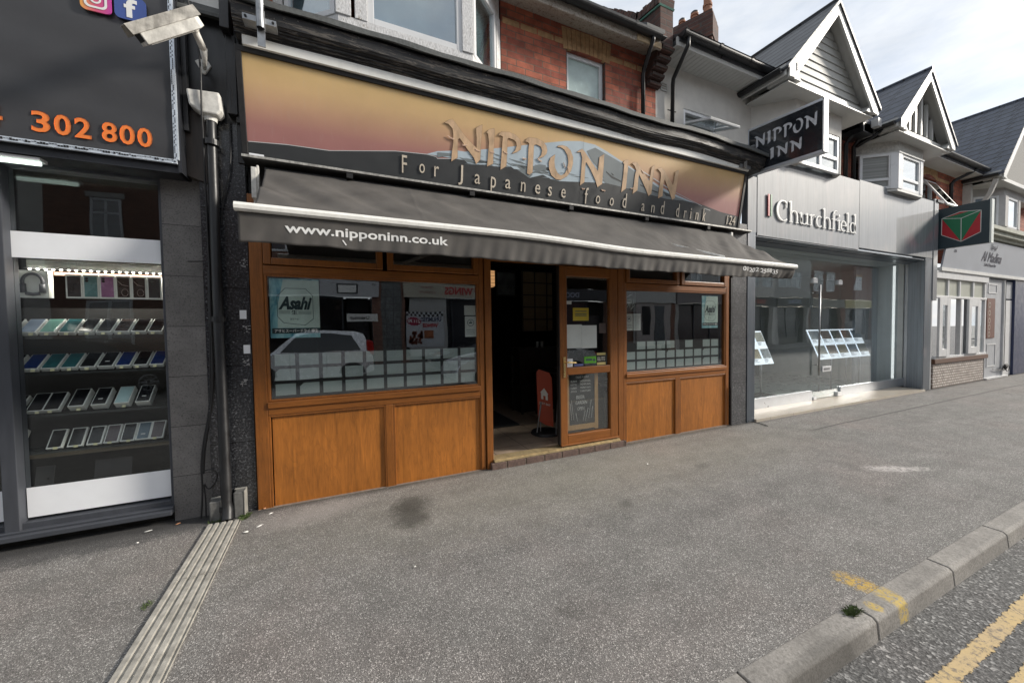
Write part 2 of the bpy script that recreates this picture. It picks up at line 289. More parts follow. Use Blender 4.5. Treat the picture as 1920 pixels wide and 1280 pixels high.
MTDARK = M('mountain_dark', (0.038, 0.041, 0.043), 0.45, var=0.05)
MTBLUE = M('mountain_snow', (0.46, 0.55, 0.61), 0.45, var=0.10, vs=5)
MTGREY = M('mountain_slate', (0.19, 0.22, 0.23), 0.45, var=0.08)
STRAP = M('letter_binding', (0.75, 0.55, 0.42), 0.5)
G_SHOP = glass('shop_glass', refl=0.9, base=0.038)
G_UP = glass('upper_window_glass', (0.75, 0.8, 0.82), 0.9, 0.16)
G_CH = glass('office_glass', (0.95, 0.97, 0.965), 0.7, 0.06, wav=True)
G_PH = glass('phone_shop_glass', refl=0.35, base=0.015)
CURTAIN = M('net_curtain', (0.46, 0.56, 0.57), 0.9, var=0.25, vs=2.5)
BLIND = M('roller_blind', (0.25, 0.27, 0.26), 0.8)
TIMBERDARK = M('weathered_timber', (0.10, 0.045, 0.025), 0.75, var=0.4, vs=12, stretch=(1, 1, 8))

# ---------------------------------------------------------------- mesh helpers
C = sc.collection
ORG = {}
class G:
    def __init__(s): s.v = []; s.f = []; s.mi = []; s.cur = 0; s.st = []; s.fst = []
    def add(s, vs, fs):
        b = len(s.v); s.st.append(b); s.fst.append(len(s.f)); s.v += [Vector(p) for p in vs]
        for f in fs: s.f.append([b+i for i in f]); s.mi.append(s.cur)
        return s
    def box(s, x0, x1, y0, y1, z0, z1):
        if x0 > x1: x0, x1 = x1, x0
        if y0 > y1: y0, y1 = y1, y0
        if z0 > z1: z0, z1 = z1, z0
        return s.add([(x0,y0,z0),(x1,y0,z0),(x1,y1,z0),(x0,y1,z0),(x0,y0,z1),(x1,y0,z1),(x1,y1,z1),(x0,y1,z1)],
                     [(0,3,2,1),(4,5,6,7),(0,1,5,4),(1,2,6,5),(2,3,7,6),(3,0,4,7)])
    def prism(s, pts, axis, a, b):
        """polygon in the two other axes, extruded along axis from a to b"""
        def P(p, t): return {'x': (t, p[0], p[1]), 'y': (p[0], t, p[1]), 'z': (p[0], p[1], t)}[axis]
        n = len(pts)
        ar = sum(pts[i][0]*pts[(i+1)%n][1]-pts[(i+1)%n][0]*pts[i][1] for i in range(n))
        fr = list(range(n)); bk = list(range(2*n-1, n-1, -1)); sd = [(i, i+n, (i+1)%n+n, (i+1)%n) for i in range(n)]
        flip = (ar > 0) == (axis != 'y')
        flip = flip if b > a else not flip
        if flip: fr = fr[::-1]; bk = bk[::-1]; sd = [f[::-1] for f in sd]
        return s.add([P(p, a) for p in pts]+[P(p, b) for p in pts], [fr, bk]+sd)
    def plate(s, org, u, v, pts, t):
        """polygon given in the plane (u,v) at org, thickness t along u x v"""
        org, u, v = Vector(org), Vector(u), Vector(v); n = u.cross(v).normalized(); k = len(pts)
        ar = sum(pts[i][0]*pts[(i+1)%k][1]-pts[(i+1)%k][0]*pts[i][1] for i in range(k))
        if ar < 0: pts = pts[::-1]
        a = [org+u*p[0]+v*p[1] for p in pts]; b = [p+n*t for p in a]
        return s.add(a+b, [list(range(k-1,-1,-1)), list(range(k, 2*k))]+[(i, (i+1)%k, (i+1)%k+k, i+k) for i in range(k)])
    def obox(s, c, ax, ay, az):
        """oriented box: centre and three half-axis vectors"""
        c, ax, ay, az = map(Vector, (c, ax, ay, az)); vs = [c+ax*i+ay*j+az*k for k in (-1,1) for i,j in ((-1,-1),(1,-1),(1,1),(-1,1))]
        return s.add(vs, [(0,3,2,1),(4,5,6,7),(0,1,5,4),(1,2,6,5),(2,3,7,6),(3,0,4,7)])
    def tube(s, pts, r, n=10, cap=True):
        pts = [Vector(p) for p in pts]; rs = r if hasattr(r, '__len__') else [r]*len(pts); rings = []
        for i, p in enumerate(pts):
            d = (pts[min(i+1, len(pts)-1)]-pts[max(i-1, 0)]).normalized()
            a = d.orthogonal().normalized() if i == 0 else (a - d*a.dot(d)).normalized()
            b = d.cross(a); rings.append([p+(a*math.cos(2*math.pi*k/n)+b*math.sin(2*math.pi*k/n))*rs[i] for k in range(n)])
        vs = [q for rg in rings for q in rg]; fs = []
        for i in range(len(pts)-1):
            for k in range(n): fs.append((i*n+k, i*n+(k+1)%n, (i+1)*n+(k+1)%n, (i+1)*n+k))
        if cap: fs += [tuple(range(n-1,-1,-1)), tuple(range((len(pts)-1)*n, len(pts)*n))]
        return s.add(vs, fs)
    def grid(s, fn, nu, nv):
        vs = [fn(i/nu, j/nv) for j in range(nv+1) for i in range(nu+1)]
        return s.add(vs, [(j*(nu+1)+i, j*(nu+1)+i+1, (j+1)*(nu+1)+i+1, (j+1)*(nu+1)+i) for j in range(nv) for i in range(nu)])
    def build_each(s, name, mat, parent, **k):
        """every piece added becomes a part of its own"""
        out = []; st = s.st+[len(s.v)]; fi = s.fst+[len(s.f)]
        for i in range(len(st)-1):
            g = G(); g.add([tuple(p) for p in s.v[st[i]:st[i+1]]], [[j-st[i] for j in f] for f in s.f[fi[i]:fi[i+1]]]); out.append(g.build(name, mat, parent, **k))
        return out
    def build(s, name, mat, parent=None, smooth=False, bevel=0, solid=0):
        me = bpy.data.meshes.new(name); o = bpy.data.objects.new(name, me); C.objects.link(o)
        if parent is not None:
            org = ORG[parent]; o.parent = parent
        else:
            xs = [p.x for p in s.v]; ys = [p.y for p in s.v]; zs = [p.z for p in s.v]
            org = Vector(((min(xs)+max(xs))/2, (min(ys)+max(ys))/2, min(zs))); o.location = org
        ORG[o] = org
        me.from_pydata([tuple(p-org) for p in s.v], [], s.f)
        for m in (mat if isinstance(mat, (list, tuple)) else [mat]): me.materials.append(m)
        if max(s.mi): me.polygons.foreach_set('material_index', s.mi)
        me.validate(); me.update()
        if smooth: me.polygons.foreach_set('use_smooth', [True]*len(me.polygons))
        if bevel:
            b = o.modifiers.new('b', 'BEVEL'); b.width = bevel; b.segments = 2; b.limit_method = 'ANGLE'; b.angle_limit = math.radians(40)
        if solid:
            b = o.modifiers.new('s', 'SOLIDIFY'); b.thickness = solid
        return o
def tag(o, label=None, cat=None, group=None, kind=None):
    if label: o['label'] = label
    if cat: o['category'] = cat
    if group: o['group'] = group
    if kind: o['kind'] = kind
    return o
def thing(name, loc, label, cat, group=None, kind=None):
    o = bpy.data.objects.new(name, None); C.objects.link(o); o.location = loc; o.empty_display_size = 0.1
    ORG[o] = Vector(loc); return tag(o, label, cat, group, kind)
def box(name, mat, parent, *a, bevel=0):
    return G().box(*a).build(name, mat, parent, bevel=bevel)
def text_pts(s, bold=0.0, space=1.0, shear=0.0, res=3):
    c = bpy.data.curves.new('txt', 'FONT'); c.body = s; c.size = 1; c.offset = bold; c.space_character = space; c.shear = shear; c.resolution_u = res
    c.fill_mode = 'FRONT'
    o = bpy.data.objects.new('txt', c); C.objects.link(o); bpy.context.view_layer.update()
    me = bpy.data.meshes.new_from_object(o)
    vs = [v.co.copy() for v in me.vertices]; fs = [tuple(p.vertices) for p in me.polygons]
    bpy.data.objects.remove(o); bpy.data.curves.remove(c); bpy.data.meshes.remove(me)
    return vs, fs
def text(g, s, org, u, v, w, h, bold=0.0, space=1.0, shear=0.0, thick=0.003, res=3):
    """lettering fitted to w x h with its lower left corner at org, raised by thick along u x v"""
    vs, fs = text_pts(s, bold, space, shear, res)
    if not vs: return g
    x0 = min(p.x for p in vs); x1 = max(p.x for p in vs); y0 = min(p.y for p in vs); y1 = max(p.y for p in vs)
    org, u, v = Vector(org), Vector(u), Vector(v); n = u.cross(v).normalized()
    P = [org+u*((p.x-x0)/(x1-x0)*w)+v*((p.y-y0)/(y1-y0)*h)+n*thick for p in vs]
    # sides: boundary edges
    cnt = {}
    for f in fs:
        for i in range(len(f)):
            a, b = f[i], f[(i+1) % len(f)]; cnt[(a, b)] = cnt.get((a, b), 0)+1
    k = len(P); B = [p-n*thick for p in P]; side = [(b, a, a+k, b+k) for (a, b) in cnt if (b, a) not in cnt]
    ok = True
    if fs:
        a, b, c = (P[i] for i in fs[0][:3])
        if (b-a).cross(c-a).dot(n) < 0: fs = [f[::-1] for f in fs]; side = [q[::-1] for q in side]
    return g.add(P+B, [tuple(f) for f in fs]+side)
def gz(y): return 0.045*(min(y, 0.3)+2.6)/2.6     # pavement crossfall
# ---------------------------------------------------------------- ground
def ground():
    g = G(); n = 24
    for (xa, xb) in ((-40, 70),):
        g.add([(xa,-2.575,0.0),(xb,-2.575,0.0),(xb,0.5,gz(0.3)),(xa,0.5,gz(0.3))], [(0,1,2,3)])
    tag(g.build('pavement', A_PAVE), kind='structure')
    tag(G().add([(-300,-300,-0.104),(300,-300,-0.104),(300,300,-0.104),(-300,300,-0.104)], [(0,1,2,3)]).build('ground', A_ROAD), kind='structure')
    tag(G().add([(-60,-10.6,-0.1),(90,-10.6,-0.1),(90,-2.69,-0.1),(-60,-2.69,-0.1)], [(0,1,2,3)]).build('road', A_ROAD), kind='structure')
    tag(G().add([(-60,-13.4,0.03),(90,-13.4,0.03),(90,-10.72,0.0),(-60,-10.72,0.0)], [(0,1,2,3)]).build('far_pavement', A_PAVE2), kind='structure')
    k = G(); x = -6.725
    while x < 45:
        k.prism([(-2.575,-0.12),(-2.575,0.006),(-2.672,0.004),(-2.690,-0.012),(-2.702,-0.12)], 'x', x+0.004, x+0.909); x += 0.915
    kb = tag(k.build('kerb', KERB, bevel=0.006), kind='structure')
    k = G().prism([(-10.6,-0.12),(-10.6,0.0),(-10.72,0.006),(-10.72,-0.12)], 'x', -60, 90)
    tag(k.build('far_kerb', KERB), kind='structure')
    m, N, L, b = nt_new('faded_yellow_paint')
    v = pos(N, L); nn = noise(N, L, v, 28, 8, 0.8); n2 = noise(N, L, v, 3, 5)
    c = mixc(N, L, ramp(N, L, nn, (0.50, 0.0), (0.58, 0.85)), ramp(N, L, n2, (0.3, (0.50, 0.38, 0.23)), (0.7, (0.56, 0.41, 0.18))), (0.16, 0.14, 0.12))
    L.new(c, b.inputs['Base Color']); b.inputs['Roughness'].default_value = 0.85; bump(N, L, b, nn, 0.8, 0.004)
    # worn away in flecks and along both edges, where the road below shows
    sy = N.new('ShaderNodeSeparateXYZ'); L.new(v, sy.inputs[0]); f2 = noise(N, L, v, 38, 5, 0.7)
    def edge(y0, y1):
        a = mr_(N, L, sy.outputs['Y'], y0, y0+0.028); b_ = mr_(N, L, sy.outputs['Y'], y1, y1-0.028); q = N.new('ShaderNodeMath'); q.operation = 'MINIMUM'; L.new(a, q.inputs[0]); L.new(b_, q.inputs[1]); return q.outputs[0]
    mxx = N.new('ShaderNodeMath'); mxx.operation = 'MAXIMUM'; L.new(edge(-2.972, -2.886), mxx.inputs[0]); L.new(edge(-3.132, -3.038), mxx.inputs[1])
    ad = N.new('ShaderNodeMath'); ad.operation = 'MULTIPLY_ADD'; ad.inputs[1].default_value = 0.55; L.new(mxx.outputs[0], ad.inputs[0]); L.new(f2, ad.inputs[2])
    al = ramp(N, L, ad.outputs[0], (0.70, 0.0), (0.76, 1.0)); tr = N.new('ShaderNodeBsdfTransparent'); ms = N.new('ShaderNodeMixShader'); out = N['Material Output']
    L.new(al, ms.inputs[0]); L.new(tr.outputs[0], ms.inputs[1]); L.new(b.outputs[0], ms.inputs[2]); L.new(ms.outputs[0], out.inputs['Surface'])
    yl = G(); random.seed(3)
    for (ya, yb) in ((-2.886,-2.972), (-3.038,-3.132)):
        x = -3.0; e = 0
        pts = []
        while x < 40:
            pts.append(x); x += 0.05 if x < 6 else 1.0
        top = [(q, ya) for q in pts]; bot = [(q, yb) for q in pts]
        for i in range(len(pts)-1):
            yl.add([(bot[i][0],bot[i][1],-0.096),(bot[i+1][0],bot[i+1][1],-0.096),(top[i+1][0],top[i+1][1],-0.096),(top[i][0],top[i][1],-0.096)], [(0,1,2,3)])
    tag(yl.build('yellow_lines', m), kind='structure')
    LIT = M('white_litter', (0.75, 0.74, 0.70), 0.7, var=0.1); LEAF = M('dry_leaf', (0.42, 0.20, 0.10), 0.7)
    def scrap(x, y, sx, sy, a, mat, lab, cat, nm):
        z = gz(y)+0.003; g = G(); pts = []
        for i in range(7):
            t = 2*math.pi*i/7; r = random.uniform(0.65, 1.1); px, py = sx*r*math.cos(t), sy*r*math.sin(t)
            pts.append((x+px*math.cos(a)-py*math.sin(a), y+px*math.sin(a)+py*math.cos(a), z+random.uniform(0, 0.006)))
        g.add(pts+[(x, y, z+0.009)], [(i, (i+1) % 7, 7) for i in range(7)]); tag(g.build(nm, mat), lab, cat, 'scraps on the pavement')
    random.seed(5)
    scrap(2.92, -0.62, 0.016, 0.008, 0.3, LIT, 'white scrap on open pavement in front of the shop door', 'litter', 'litter_scrap')
    scrap(-0.62, -0.30, 0.03, 0.008, 0.5, LIT, 'long white paper flake right of the drain cover, near the downpipe', 'litter', 'litter_scrap')
    scrap(-0.70, -0.36, 0.022, 0.012, 0.2, LIT, 'white paper flake touching the top right edge of the drain cover', 'litter', 'litter_scrap')
    scrap(-0.58, -0.12, 0.025, 0.007, 0.6, LIT, 'thin pale flake at the foot of the black granite', 'litter', 'litter_scrap')
    scrap(-0.64, 0.0, 0.022, 0.012, 0.9, LEAF, 'orange dry leaf at the foot of the black granite', 'leaf', 'dry_leaf')
    scrap(-1.36, -0.04, 0.03, 0.010, 0.2, LIT, 'white paper flake under the phone shop sill', 'litter', 'litter_scrap')
    scrap(-1.20, 0.0, 0.022, 0.010, 0.2, LEAF, 'orange dry leaf under the phone shop sill', 'leaf', 'dry_leaf')
    scrap(-1.36, -0.20, 0.010, 0.008, 0, LIT, 'small round pale dot on the pavement below the phone shop', 'litter', 'litter_scrap')
    scrap(0.36, -1.28, 0.010, 0.008, 0, LIT, 'tiny white dot alone in the middle of the pavement', 'litter', 'litter_scrap')
    # speckle of tiny chips trodden into the asphalt
    r = random.Random(2); g = G()
    for i in range(420):
        x = r.uniform(-2.2, 7); y = r.uniform(-2.5, 0.0); z = gz(y)+0.0015; q = r.uniform(0.0015, 0.0042); a = r.uniform(0, 3)
        g.add([(x+q*math.cos(a), y+q*math.sin(a), z), (x-q*math.sin(a), y+q*math.cos(a)*.7, z), (x-q*math.cos(a), y-q*math.sin(a)*.7, z), (x+q*math.sin(a), y-q*math.cos(a), z)], [(0,1,2,3)])
    tag(g.build('pale_grit', LIT), 'pale grit trodden into the grey pavement', 'grit', kind='stuff')
    # drain channel cover across the pavement
    d = G(); xs0, xs1 = -0.985, -0.775
    prof = [(xs0, -0.03)]
    w = (xs1-xs0)/5
    for i in range(5):
        a = xs0+i*w
        prof += [(a+0.004, 0.014), (a+w*0.62, 0.014), (a+w*0.72, 0.004), (a+w*0.94, 0.004)]
    prof += [(xs1, 0.012), (xs1, -0.03)]
    t = thing('drain_channel_cover', (-0.88, -1.2, 0), 'ribbed concrete drain channel cover running from the downpipe across the pavement', 'drain cover')
    seg = [(-2.56,-1.74), (-1.735,-0.82), (-0.815,-0.13)]
    for a, b_ in seg:
        gg = G(); sk = lambda y: 0.12*(y+0.1)*0.18
        n = len(prof); va = [(p[0]+sk(a)*-1, a, p[1]+gz(a)) for p in prof]; vb = [(p[0]+sk(b_)*-1, b_, p[1]+gz(b_)) for p in prof]
        gg.add(va+vb, [tuple(range(n-1,-1,-1)), tuple(range(n, 2*n))]+[(i, i+1, i+1+n, i+n) for i in range(n-1)])
        gg.build('cover_section', CONC, t)
    # weeds: tufts of thin blades
    def tuft(x, y, z, rx, ry, n, h, lab, seed):
        r = random.Random(seed); g = G()
        for i in range(n):
            a = r.uniform(0, 6.28); q = math.sqrt(r.random()); px, py = x+rx*q*math.cos(a), y+ry*q*math.sin(a)
            d = Vector((r.uniform(-1, 1), r.uniform(-1, 1), r.uniform(0.4, 1.4))).normalized()*h*r.uniform(0.5, 1.2); w_ = Vector((-d.y, d.x, 0)).normalized()*0.0022
            p = Vector((px, py, z)); g.add([p-w_, p+w_, p+d*0.6+w_*0.8, p+d+Vector((d.x*.3, d.y*.3, -h*.15)), p+d*0.6-w_*0.8], [(0,1,2,3,4)])
        tag(g.build('weed_tuft', GRASS), lab, 'weed')
    GRASS = M('weed_green', (0.09, 0.13, 0.04), 0.7, var=0.5, vs=40)
    tuft(2.37, -2.61, 0.003, 0.055, 0.022, 170, 0.028, 'green weed tuft growing in the kerb joint beside the yellow marks', 1)
    tuft(-0.93, -0.07, gz(-0.07), 0.07, 0.03, 130, 0.028, 'moss and weeds round the foot of the black downpipe', 2)
    tuft(-0.76, -0.09, gz(-0.07), 0.03, 0.05, 130, 0.035, 'small weed right of the black downpipe at the drain cover', 4)
    tuft(-1.02, -0.98, gz(-1)-0.002, 0.02, 0.04, 40, 0.02, 'sparse dry weed at the left edge of the drain cover', 6)
ground()

# ---------------------------------------------------------------- phone shop (left)
PS = thing('phone_shop_building', (-3.4, 2.0, 0.04), 'phone shop with anthracite window frames, grey stone pier and lit display window', 'building')
def phone_shop():
    P = PS
    box('pier', STONE, P, -1.245, -1.0, 0.08, 0.5, 0.0, 2.72)
    G().prism([(-1.30,0.0),(-1.245,0.0),(-1.245,2.7),(-1.30,2.7)], 'y', 0.30, 0.5).build('pier', STONE, P)
    # window frame
    f = G()
    f.box(-1.268, -1.246, 0.10, 0.20, 0.13, 2.70)
    f.box(-5.2, -1.268, 0.10, 0.20, 0.13, 0.205)       # bottom rail
    f.box(-5.2, -1.246, 0.02, 0.10, 0.115, 0.150)      # sill
    f.box(-5.2, -1.246, 0.06, 0.12, 0.150, 0.165)
    for x in (-2.145, -3.3, -4.5): f.box(x, x+0.075, 0.08, 0.20, 0.15, 2.70)
    f.box(-5.2, -1.268, 0.10, 0.20, 2.66, 2.74)
    f.build('window_frame', ALU, P, bevel=0.004)
    box('plinth', M('dirty_plinth', (0.03, 0.028, 0.024), 0.8, var=0.5, vs=12, bs=40, dirt=0.5), P, -5.2, -1.20, 0.14, 0.3, 0.0, 0.118)
    for (a, b_) in ((-2.07,-1.268), (-3.225,-2.145), (-4.425,-3.3)):
        gp = box('window_pane', G_PH, P, a, b_, 0.150, 0.156, 0.205, 2.66)
        box('white_band', WHITEVINYL, P, a+0.0, b_, 0.143, 0.147, 2.045, 2.225 if b_ > -2 else 2.24)
        box('white_band', WHITEVINYL, P, a+0.006, b_-0.004, 0.143, 0.147, 0.225, 0.435)
    # interior: dark room
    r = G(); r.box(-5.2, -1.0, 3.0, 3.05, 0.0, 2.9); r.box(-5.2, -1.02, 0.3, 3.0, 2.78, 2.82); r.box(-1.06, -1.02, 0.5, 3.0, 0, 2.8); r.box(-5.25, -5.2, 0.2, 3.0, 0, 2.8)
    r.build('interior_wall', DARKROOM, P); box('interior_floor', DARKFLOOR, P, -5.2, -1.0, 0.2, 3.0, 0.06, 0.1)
    # upper storey
    u = G(); u.box(-6, -1.15, 0.3, 0.6, 2.8, 5.2); u.build('upper_wall', BRICK, P)
    G().prism([(-0.05,5.2),(0.35,5.28),(4.2,8.6),(4.2,5.2)], 'x', -6, -0.7).build('roof', SLATE, P)
phone_shop()
def phone_fascia():
    t = thing('phone_shop_fascia_sign', (-3.2, -0.05, 2.70), 'big black banner sign with orange phone number above the phone shop', 'sign')
    g = G()
    def fn(u, v):   # slightly rippled banner sheet
        x = -5.3+u*4.21; z = 2.76+v*1.75; return (x, -0.105+0.003*math.sin(x*9+z*3)*math.exp(-((v-0.12)**2)*30)+0.002*math.sin(z*21+x*5), z)
    g.grid(fn, 60, 30).build('banner', CANVAS_D, t, smooth=True)
    b = G(); b.box(-5.3, -1.06, -0.085, 0.16, 2.68, 2.742); b.box(-1.075, -1.055, -0.105, 0.16, 2.68, 4.5); b.box(-5.3, -1.08, -0.08, 0.12, 2.745, 4.5)
    b.build('box_frame', M('sign_box', (0.03, 0.032, 0.038), 0.35, metal=0.3), t)
    s = G(); d = G()
    s.box(-5.3, -1.078, -0.122, -0.1, 2.736, 2.765); s.box(-1.092, -1.066, -0.122, -0.1, 2.765, 4.5)
    s.build('perforated_trim', M('silver_trim', (0.62, 0.68, 0.75), 0.3, metal=0.35, var=0.15), t)
    r = random.Random(1); x = -2.2
    while x < -1.09:
        d.box(x, x+0.010, -0.125, -0.121, 2.755-r.choice((0, 0.009)), 2.759-r.choice((0, 0.005))); x += 0.0135
    z = 2.77
    while z < 4.0:
        xx = -1.087+r.choice((0, 0.008)); d.box(xx, xx+0.0035, -0.125, -0.121, z, z+0.010); z += 0.0135
    d.build('trim_slots', BLACK, t)
    n = G(); y = -0.1150; ux = (1,0,0); vz = (0,0,1)
    # digits placed to sit as painted
    for ch, x0, x1 in (('4', -2.03, -1.935), ('3', -1.868, -1.783), ('0', -1.765, -1.685), ('2', -1.668, -1.588), ('8', -1.535, -1.457), ('0', -1.445, -1.365), ('0', -1.352, -1.272)):
        text(n, ch, (x0+0.06 if x0 > -1.9 else x0, y+0.002, 2.825), ux, vz, (x1-x0)*1.0, 0.135, bold=0.022, thick=-0.002)
    n.build('phone_number', ORANGE, t)
    # round-cornered icons
    def rr(x0, z0, w, h, r=0.032, k=6):
        pts = []
        for cx, cz, a0 in ((x0+w-r, z0+r, -90), (x0+w-r, z0+h-r, 0), (x0+r, z0+h-r, 90), (x0+r, z0+r, 180)):
            for i in range(k+1):
                a = math.radians(a0+90*i/k); pts.append((cx+r*math.cos(a), cz+r*math.sin(a)))
        return pts
    m, N, L, b = nt_new('camera_icon_gradient'); gg = N.new('ShaderNodeNewGeometry'); sp = N.new('ShaderNodeSeparateXYZ'); L.new(gg.outputs['Position'], sp.inputs[0])
    mr = N.new('ShaderNodeMapRange'); mr.inputs['From Min'].default_value = -1.54; mr.inputs['From Max'].default_value = -1.39; L.new(sp.outputs['X'], mr.inputs['Value'])
    L.new(ramp(N, L, mr.outputs[0], (0, (0.75, 0.35, 0.08)), (0.45, (0.65, 0.10, 0.18)), (1, (0.50, 0.05, 0.32))), b.inputs['Base Color'])
    G().prism(rr(-1.545, 3.675, 0.155, 0.16), 'y', -0.119, -0.127).build('camera_icon', m, t)
    ic = G()
    o_ = rr(-1.525, 3.695, 0.115, 0.12, 0.03); i_ = rr(-1.512, 3.708, 0.089, 0.094, 0.022)
    k = len(o_); ic.add([(p[0], -0.1295, p[1]) for p in o_]+[(p[0], -0.1295, p[1]) for p in i_], [(i, (i+1)%k, (i+1)%k+k, i+k) for i in range(k)])
    c0 = [(-1.4675+0.029*math.cos(a*math.pi/12), 3.755+0.029*math.sin(a*math.pi/12)) for a in range(24)]; c1 = [(-1.4675+0.018*math.cos(a*math.pi/12), 3.755+0.018*math.sin(a*math.pi/12)) for a in range(24)]
    ic.add([(p[0], -0.1295, p[1]) for p in c0]+[(p[0], -0.1295, p[1]) for p in c1], [(i, (i+1)%24, (i+1)%24+24, i+24) for i in range(24)])
    ic.build('camera_glyph', LETTERWHITE, t)
    G().prism(rr(-1.375, 3.675, 0.165, 0.16), 'y', -0.119, -0.127).build('letter_icon', M('icon_blue', (0.045, 0.085, 0.30), 0.4, var=0.05), t)
    text(G(), 'f', (-1.325, -0.1275, 3.69), ux, vz, 0.068, 0.125, bold=0.03, thick=0.002).build('letter_glyph', LETTERWHITE, t)
    tt = thing('tube_light', (-1.95, -0.04, 2.62), 'white fluorescent tube fitting under the left end of the phone shop sign', 'light')
    G().box(-2.4, -1.80, -0.07, 0.0, 2.655, 2.675).build('housing', UPVC, tt); G().tube([(-2.4,-0.035,2.642),(-1.815,-0.035,2.642)], 0.013).build('tube', M('lit_tube', (0.8, 0.95, 0.85), 0.3, emit=0.7, var=0), tt, smooth=True)
phone_fascia()
def phones():
    M_TICKET = M('price_ticket', (0.75, 0.72, 0.45), 0.6, var=0.1)
    WB = M('phone_box_white', (0.80, 0.81, 0.77), 0.5, var=0.04)
    cols = {'black': (0.012,0.012,0.014), 'teal': (0.03,0.12,0.13), 'mint': (0.16,0.33,0.28), 'silver': (0.30,0.36,0.45), 'navy': (0.012,0.03,0.12), 'mauve': (0.10,0.075,0.08), 'steel blue': (0.10,0.15,0.19), 'pale blue': (0.45,0.62,0.62), 'brown': (0.04,0.022,0.018)}
    pm = {k: M('phone_'+k.replace(' ', '_'), v, 0.18, var=0.1) for k, v in cols.items()}
    def boxed(x, y, z, colour, lab, w=0.088, l=0.165, tilt=38, depth=0.032, border=0.006, sticker=False, group='boxed phones on the window shelves'):
        a = math.radians(tilt); ax = Vector((1,0,0)); al = Vector((0, math.cos(a), math.sin(a))); an = Vector((0, -math.sin(a), math.cos(a)))
        t = thing('boxed_phone', (x+w/2, y, z), lab, 'phone', group)
        c = Vector((x+w/2, y+0.012, z+depth*math.cos(a)*0.5+0.002))+al*l/2
        G().obox(c, ax*w/2, al*l/2, an*depth/2).build('box_base', WB, t, bevel=0.002)
        cc = c+an*(depth/2+0.002)
        G().obox(cc, ax*(w/2-border), al*(l/2-border), an*0.0025).build('phone', pm[colour], t, bevel=0.004)
        if not sticker: G().obox(Vector((x+w/2+random.uniform(-0.02,0.02), y+0.004, z+0.014)), ax*0.011, Vector((0,0.0006,0)), Vector((0,0.002,0.008))).build('price_ticket', M_TICKET, t)
        if sticker: G().obox(cc+an*0.003-al*0.03, ax*0.013, al*0.005, an*0.0004).build('sticker', WHITE, t)
    o1 = ['first','second','third','fourth','fifth','sixth','seventh','eighth']
    rows = [(1.50, ['silver','mint','teal','black','black','brown','black','black'], 'top shelf row', 38),
            (1.235, ['navy','teal','teal','black','black','navy','black','navy'], 'second shelf row', 38)]
    names = {'silver':'silver-backed','mint':'pale green','teal':'teal','black':'black','brown':'dark brown','navy':'navy blue','mauve':'mauve','steel blue':'steel blue','pale blue':'pale blue'}
    for z, cs, rn, tl in rows:
        for i, c in enumerate(cs):
            boxed(-2.135+i*0.101, 0.27, z, c, '%s phone in white box, %s from left in the %s' % (names[c], o1[i], rn), tilt=tl, sticker=(rn[0] == 's' and i == 4))
        boxed(-2.245, 0.27, z, 'black', 'black phone in white box left of the window mullion, %s' % rn)
    r3 = [(-2.12,'black',0.032),(-2.035,'black',0.032),(-1.90,'black',0.055),(-1.775,'black',0.055),(-1.645,'pale blue',0.055),(-1.52,'black',0.055)]
    for i, (x, c, d) in enumerate(r3):
        boxed(x, 0.27, 0.93, c, '%s phone on %s white box, %s from left in the third shelf row' % (names[c], 'deep' if d > 0.04 else 'slim', o1[i]), w=0.088, depth=d, tilt=44, sticker=i in (3, 5))
    r4 = [(-2.03,'black'),(-1.92,'black'),(-1.815,'black'),(-1.72,'mauve'),(-1.625,'black'),(-1.535,'steel blue'),(-1.45,'mauve')]
    for i, (x, c) in enumerate(r4):
        boxed(x, 0.27, 0.655, c, '%s phone in open white tray, %s from left in the lowest row' % (names[c], o1[i]), w=0.086, depth=0.02, tilt=55, border=0.009, l=0.15, sticker=i == 5)
    boxed(-2.245, 0.27, 0.93, 'black', 'black phone in white box left of the window mullion, third row'); boxed(-2.245, 0.27, 0.655, 'teal', 'teal phone in white tray left of the window mullion, lowest row', tilt=55)
    sh = thing('display_shelving', (-1.75, 0.4, 0.1), 'dark tiered display shelving inside the phone shop window', 'shelving')
    for z in (1.50, 1.235, 0.93, 0.655):
        box('shelf', M('glass_shelf', (0.05,0.055,0.055), 0.15, var=0.1), sh, -3.0, -1.30, 0.25, 0.46, z-0.018, z-0.006)
    box('back_panel', M('shelf_back', (0.016, 0.015, 0.014), 0.6, var=0.3), sh, -3.0, -1.28, 0.56, 0.58, 0.12, 1.72)
    box('timber_edge', M('brown_ledge', (0.07, 0.055, 0.035), 0.6), sh, -3.0, -1.28, 0.235, 0.25, 0.615, 0.640)
    # brown display header and boxed handsets standing upright
    hb = [('black','black handset picture box, leftmost of the upright row'), ('teal','turquoise handset picture box in the upright row'), ('mauve','pink handset picture box in the upright row'), ('brown','black picture box with a pale swirl, left one of the pair'), ('brown','black picture box with a pale swirl, right one of the pair'), ('black','plain charcoal picture box, rightmost of the upright row')]
    real = [(0.03,0.03,0.033),(0.11,0.24,0.25),(0.34,0.15,0.29),(0.025,0.018,0.015),(0.025,0.018,0.015),(0.035,0.038,0.042)]
    for i, (c, lab) in enumerate(hb):
        x = -1.915+i*0.0935; t = thing('handset_box', (x+0.045, 0.36, 1.785), lab, 'phone box', 'handset picture boxes standing upright')
        box('carton', WB, t, x, x+0.091, 0.35, 0.375, 1.785, 1.965)
        ph = box('picture', M('picture_handset', real[i], 0.25, var=0.25, vs=8), t, x+0.010, x+0.082, 0.346, 0.3505, 1.797, 1.953, bevel=0.012)
        if i in (1, 2):
            q = G(); [q.tube([(x+0.026, 0.3455, zz), (x+0.026, 0.342, zz)], 0.009, 12) for zz in (1.937, 1.918)]; q.build('lens', BLACK, ph)
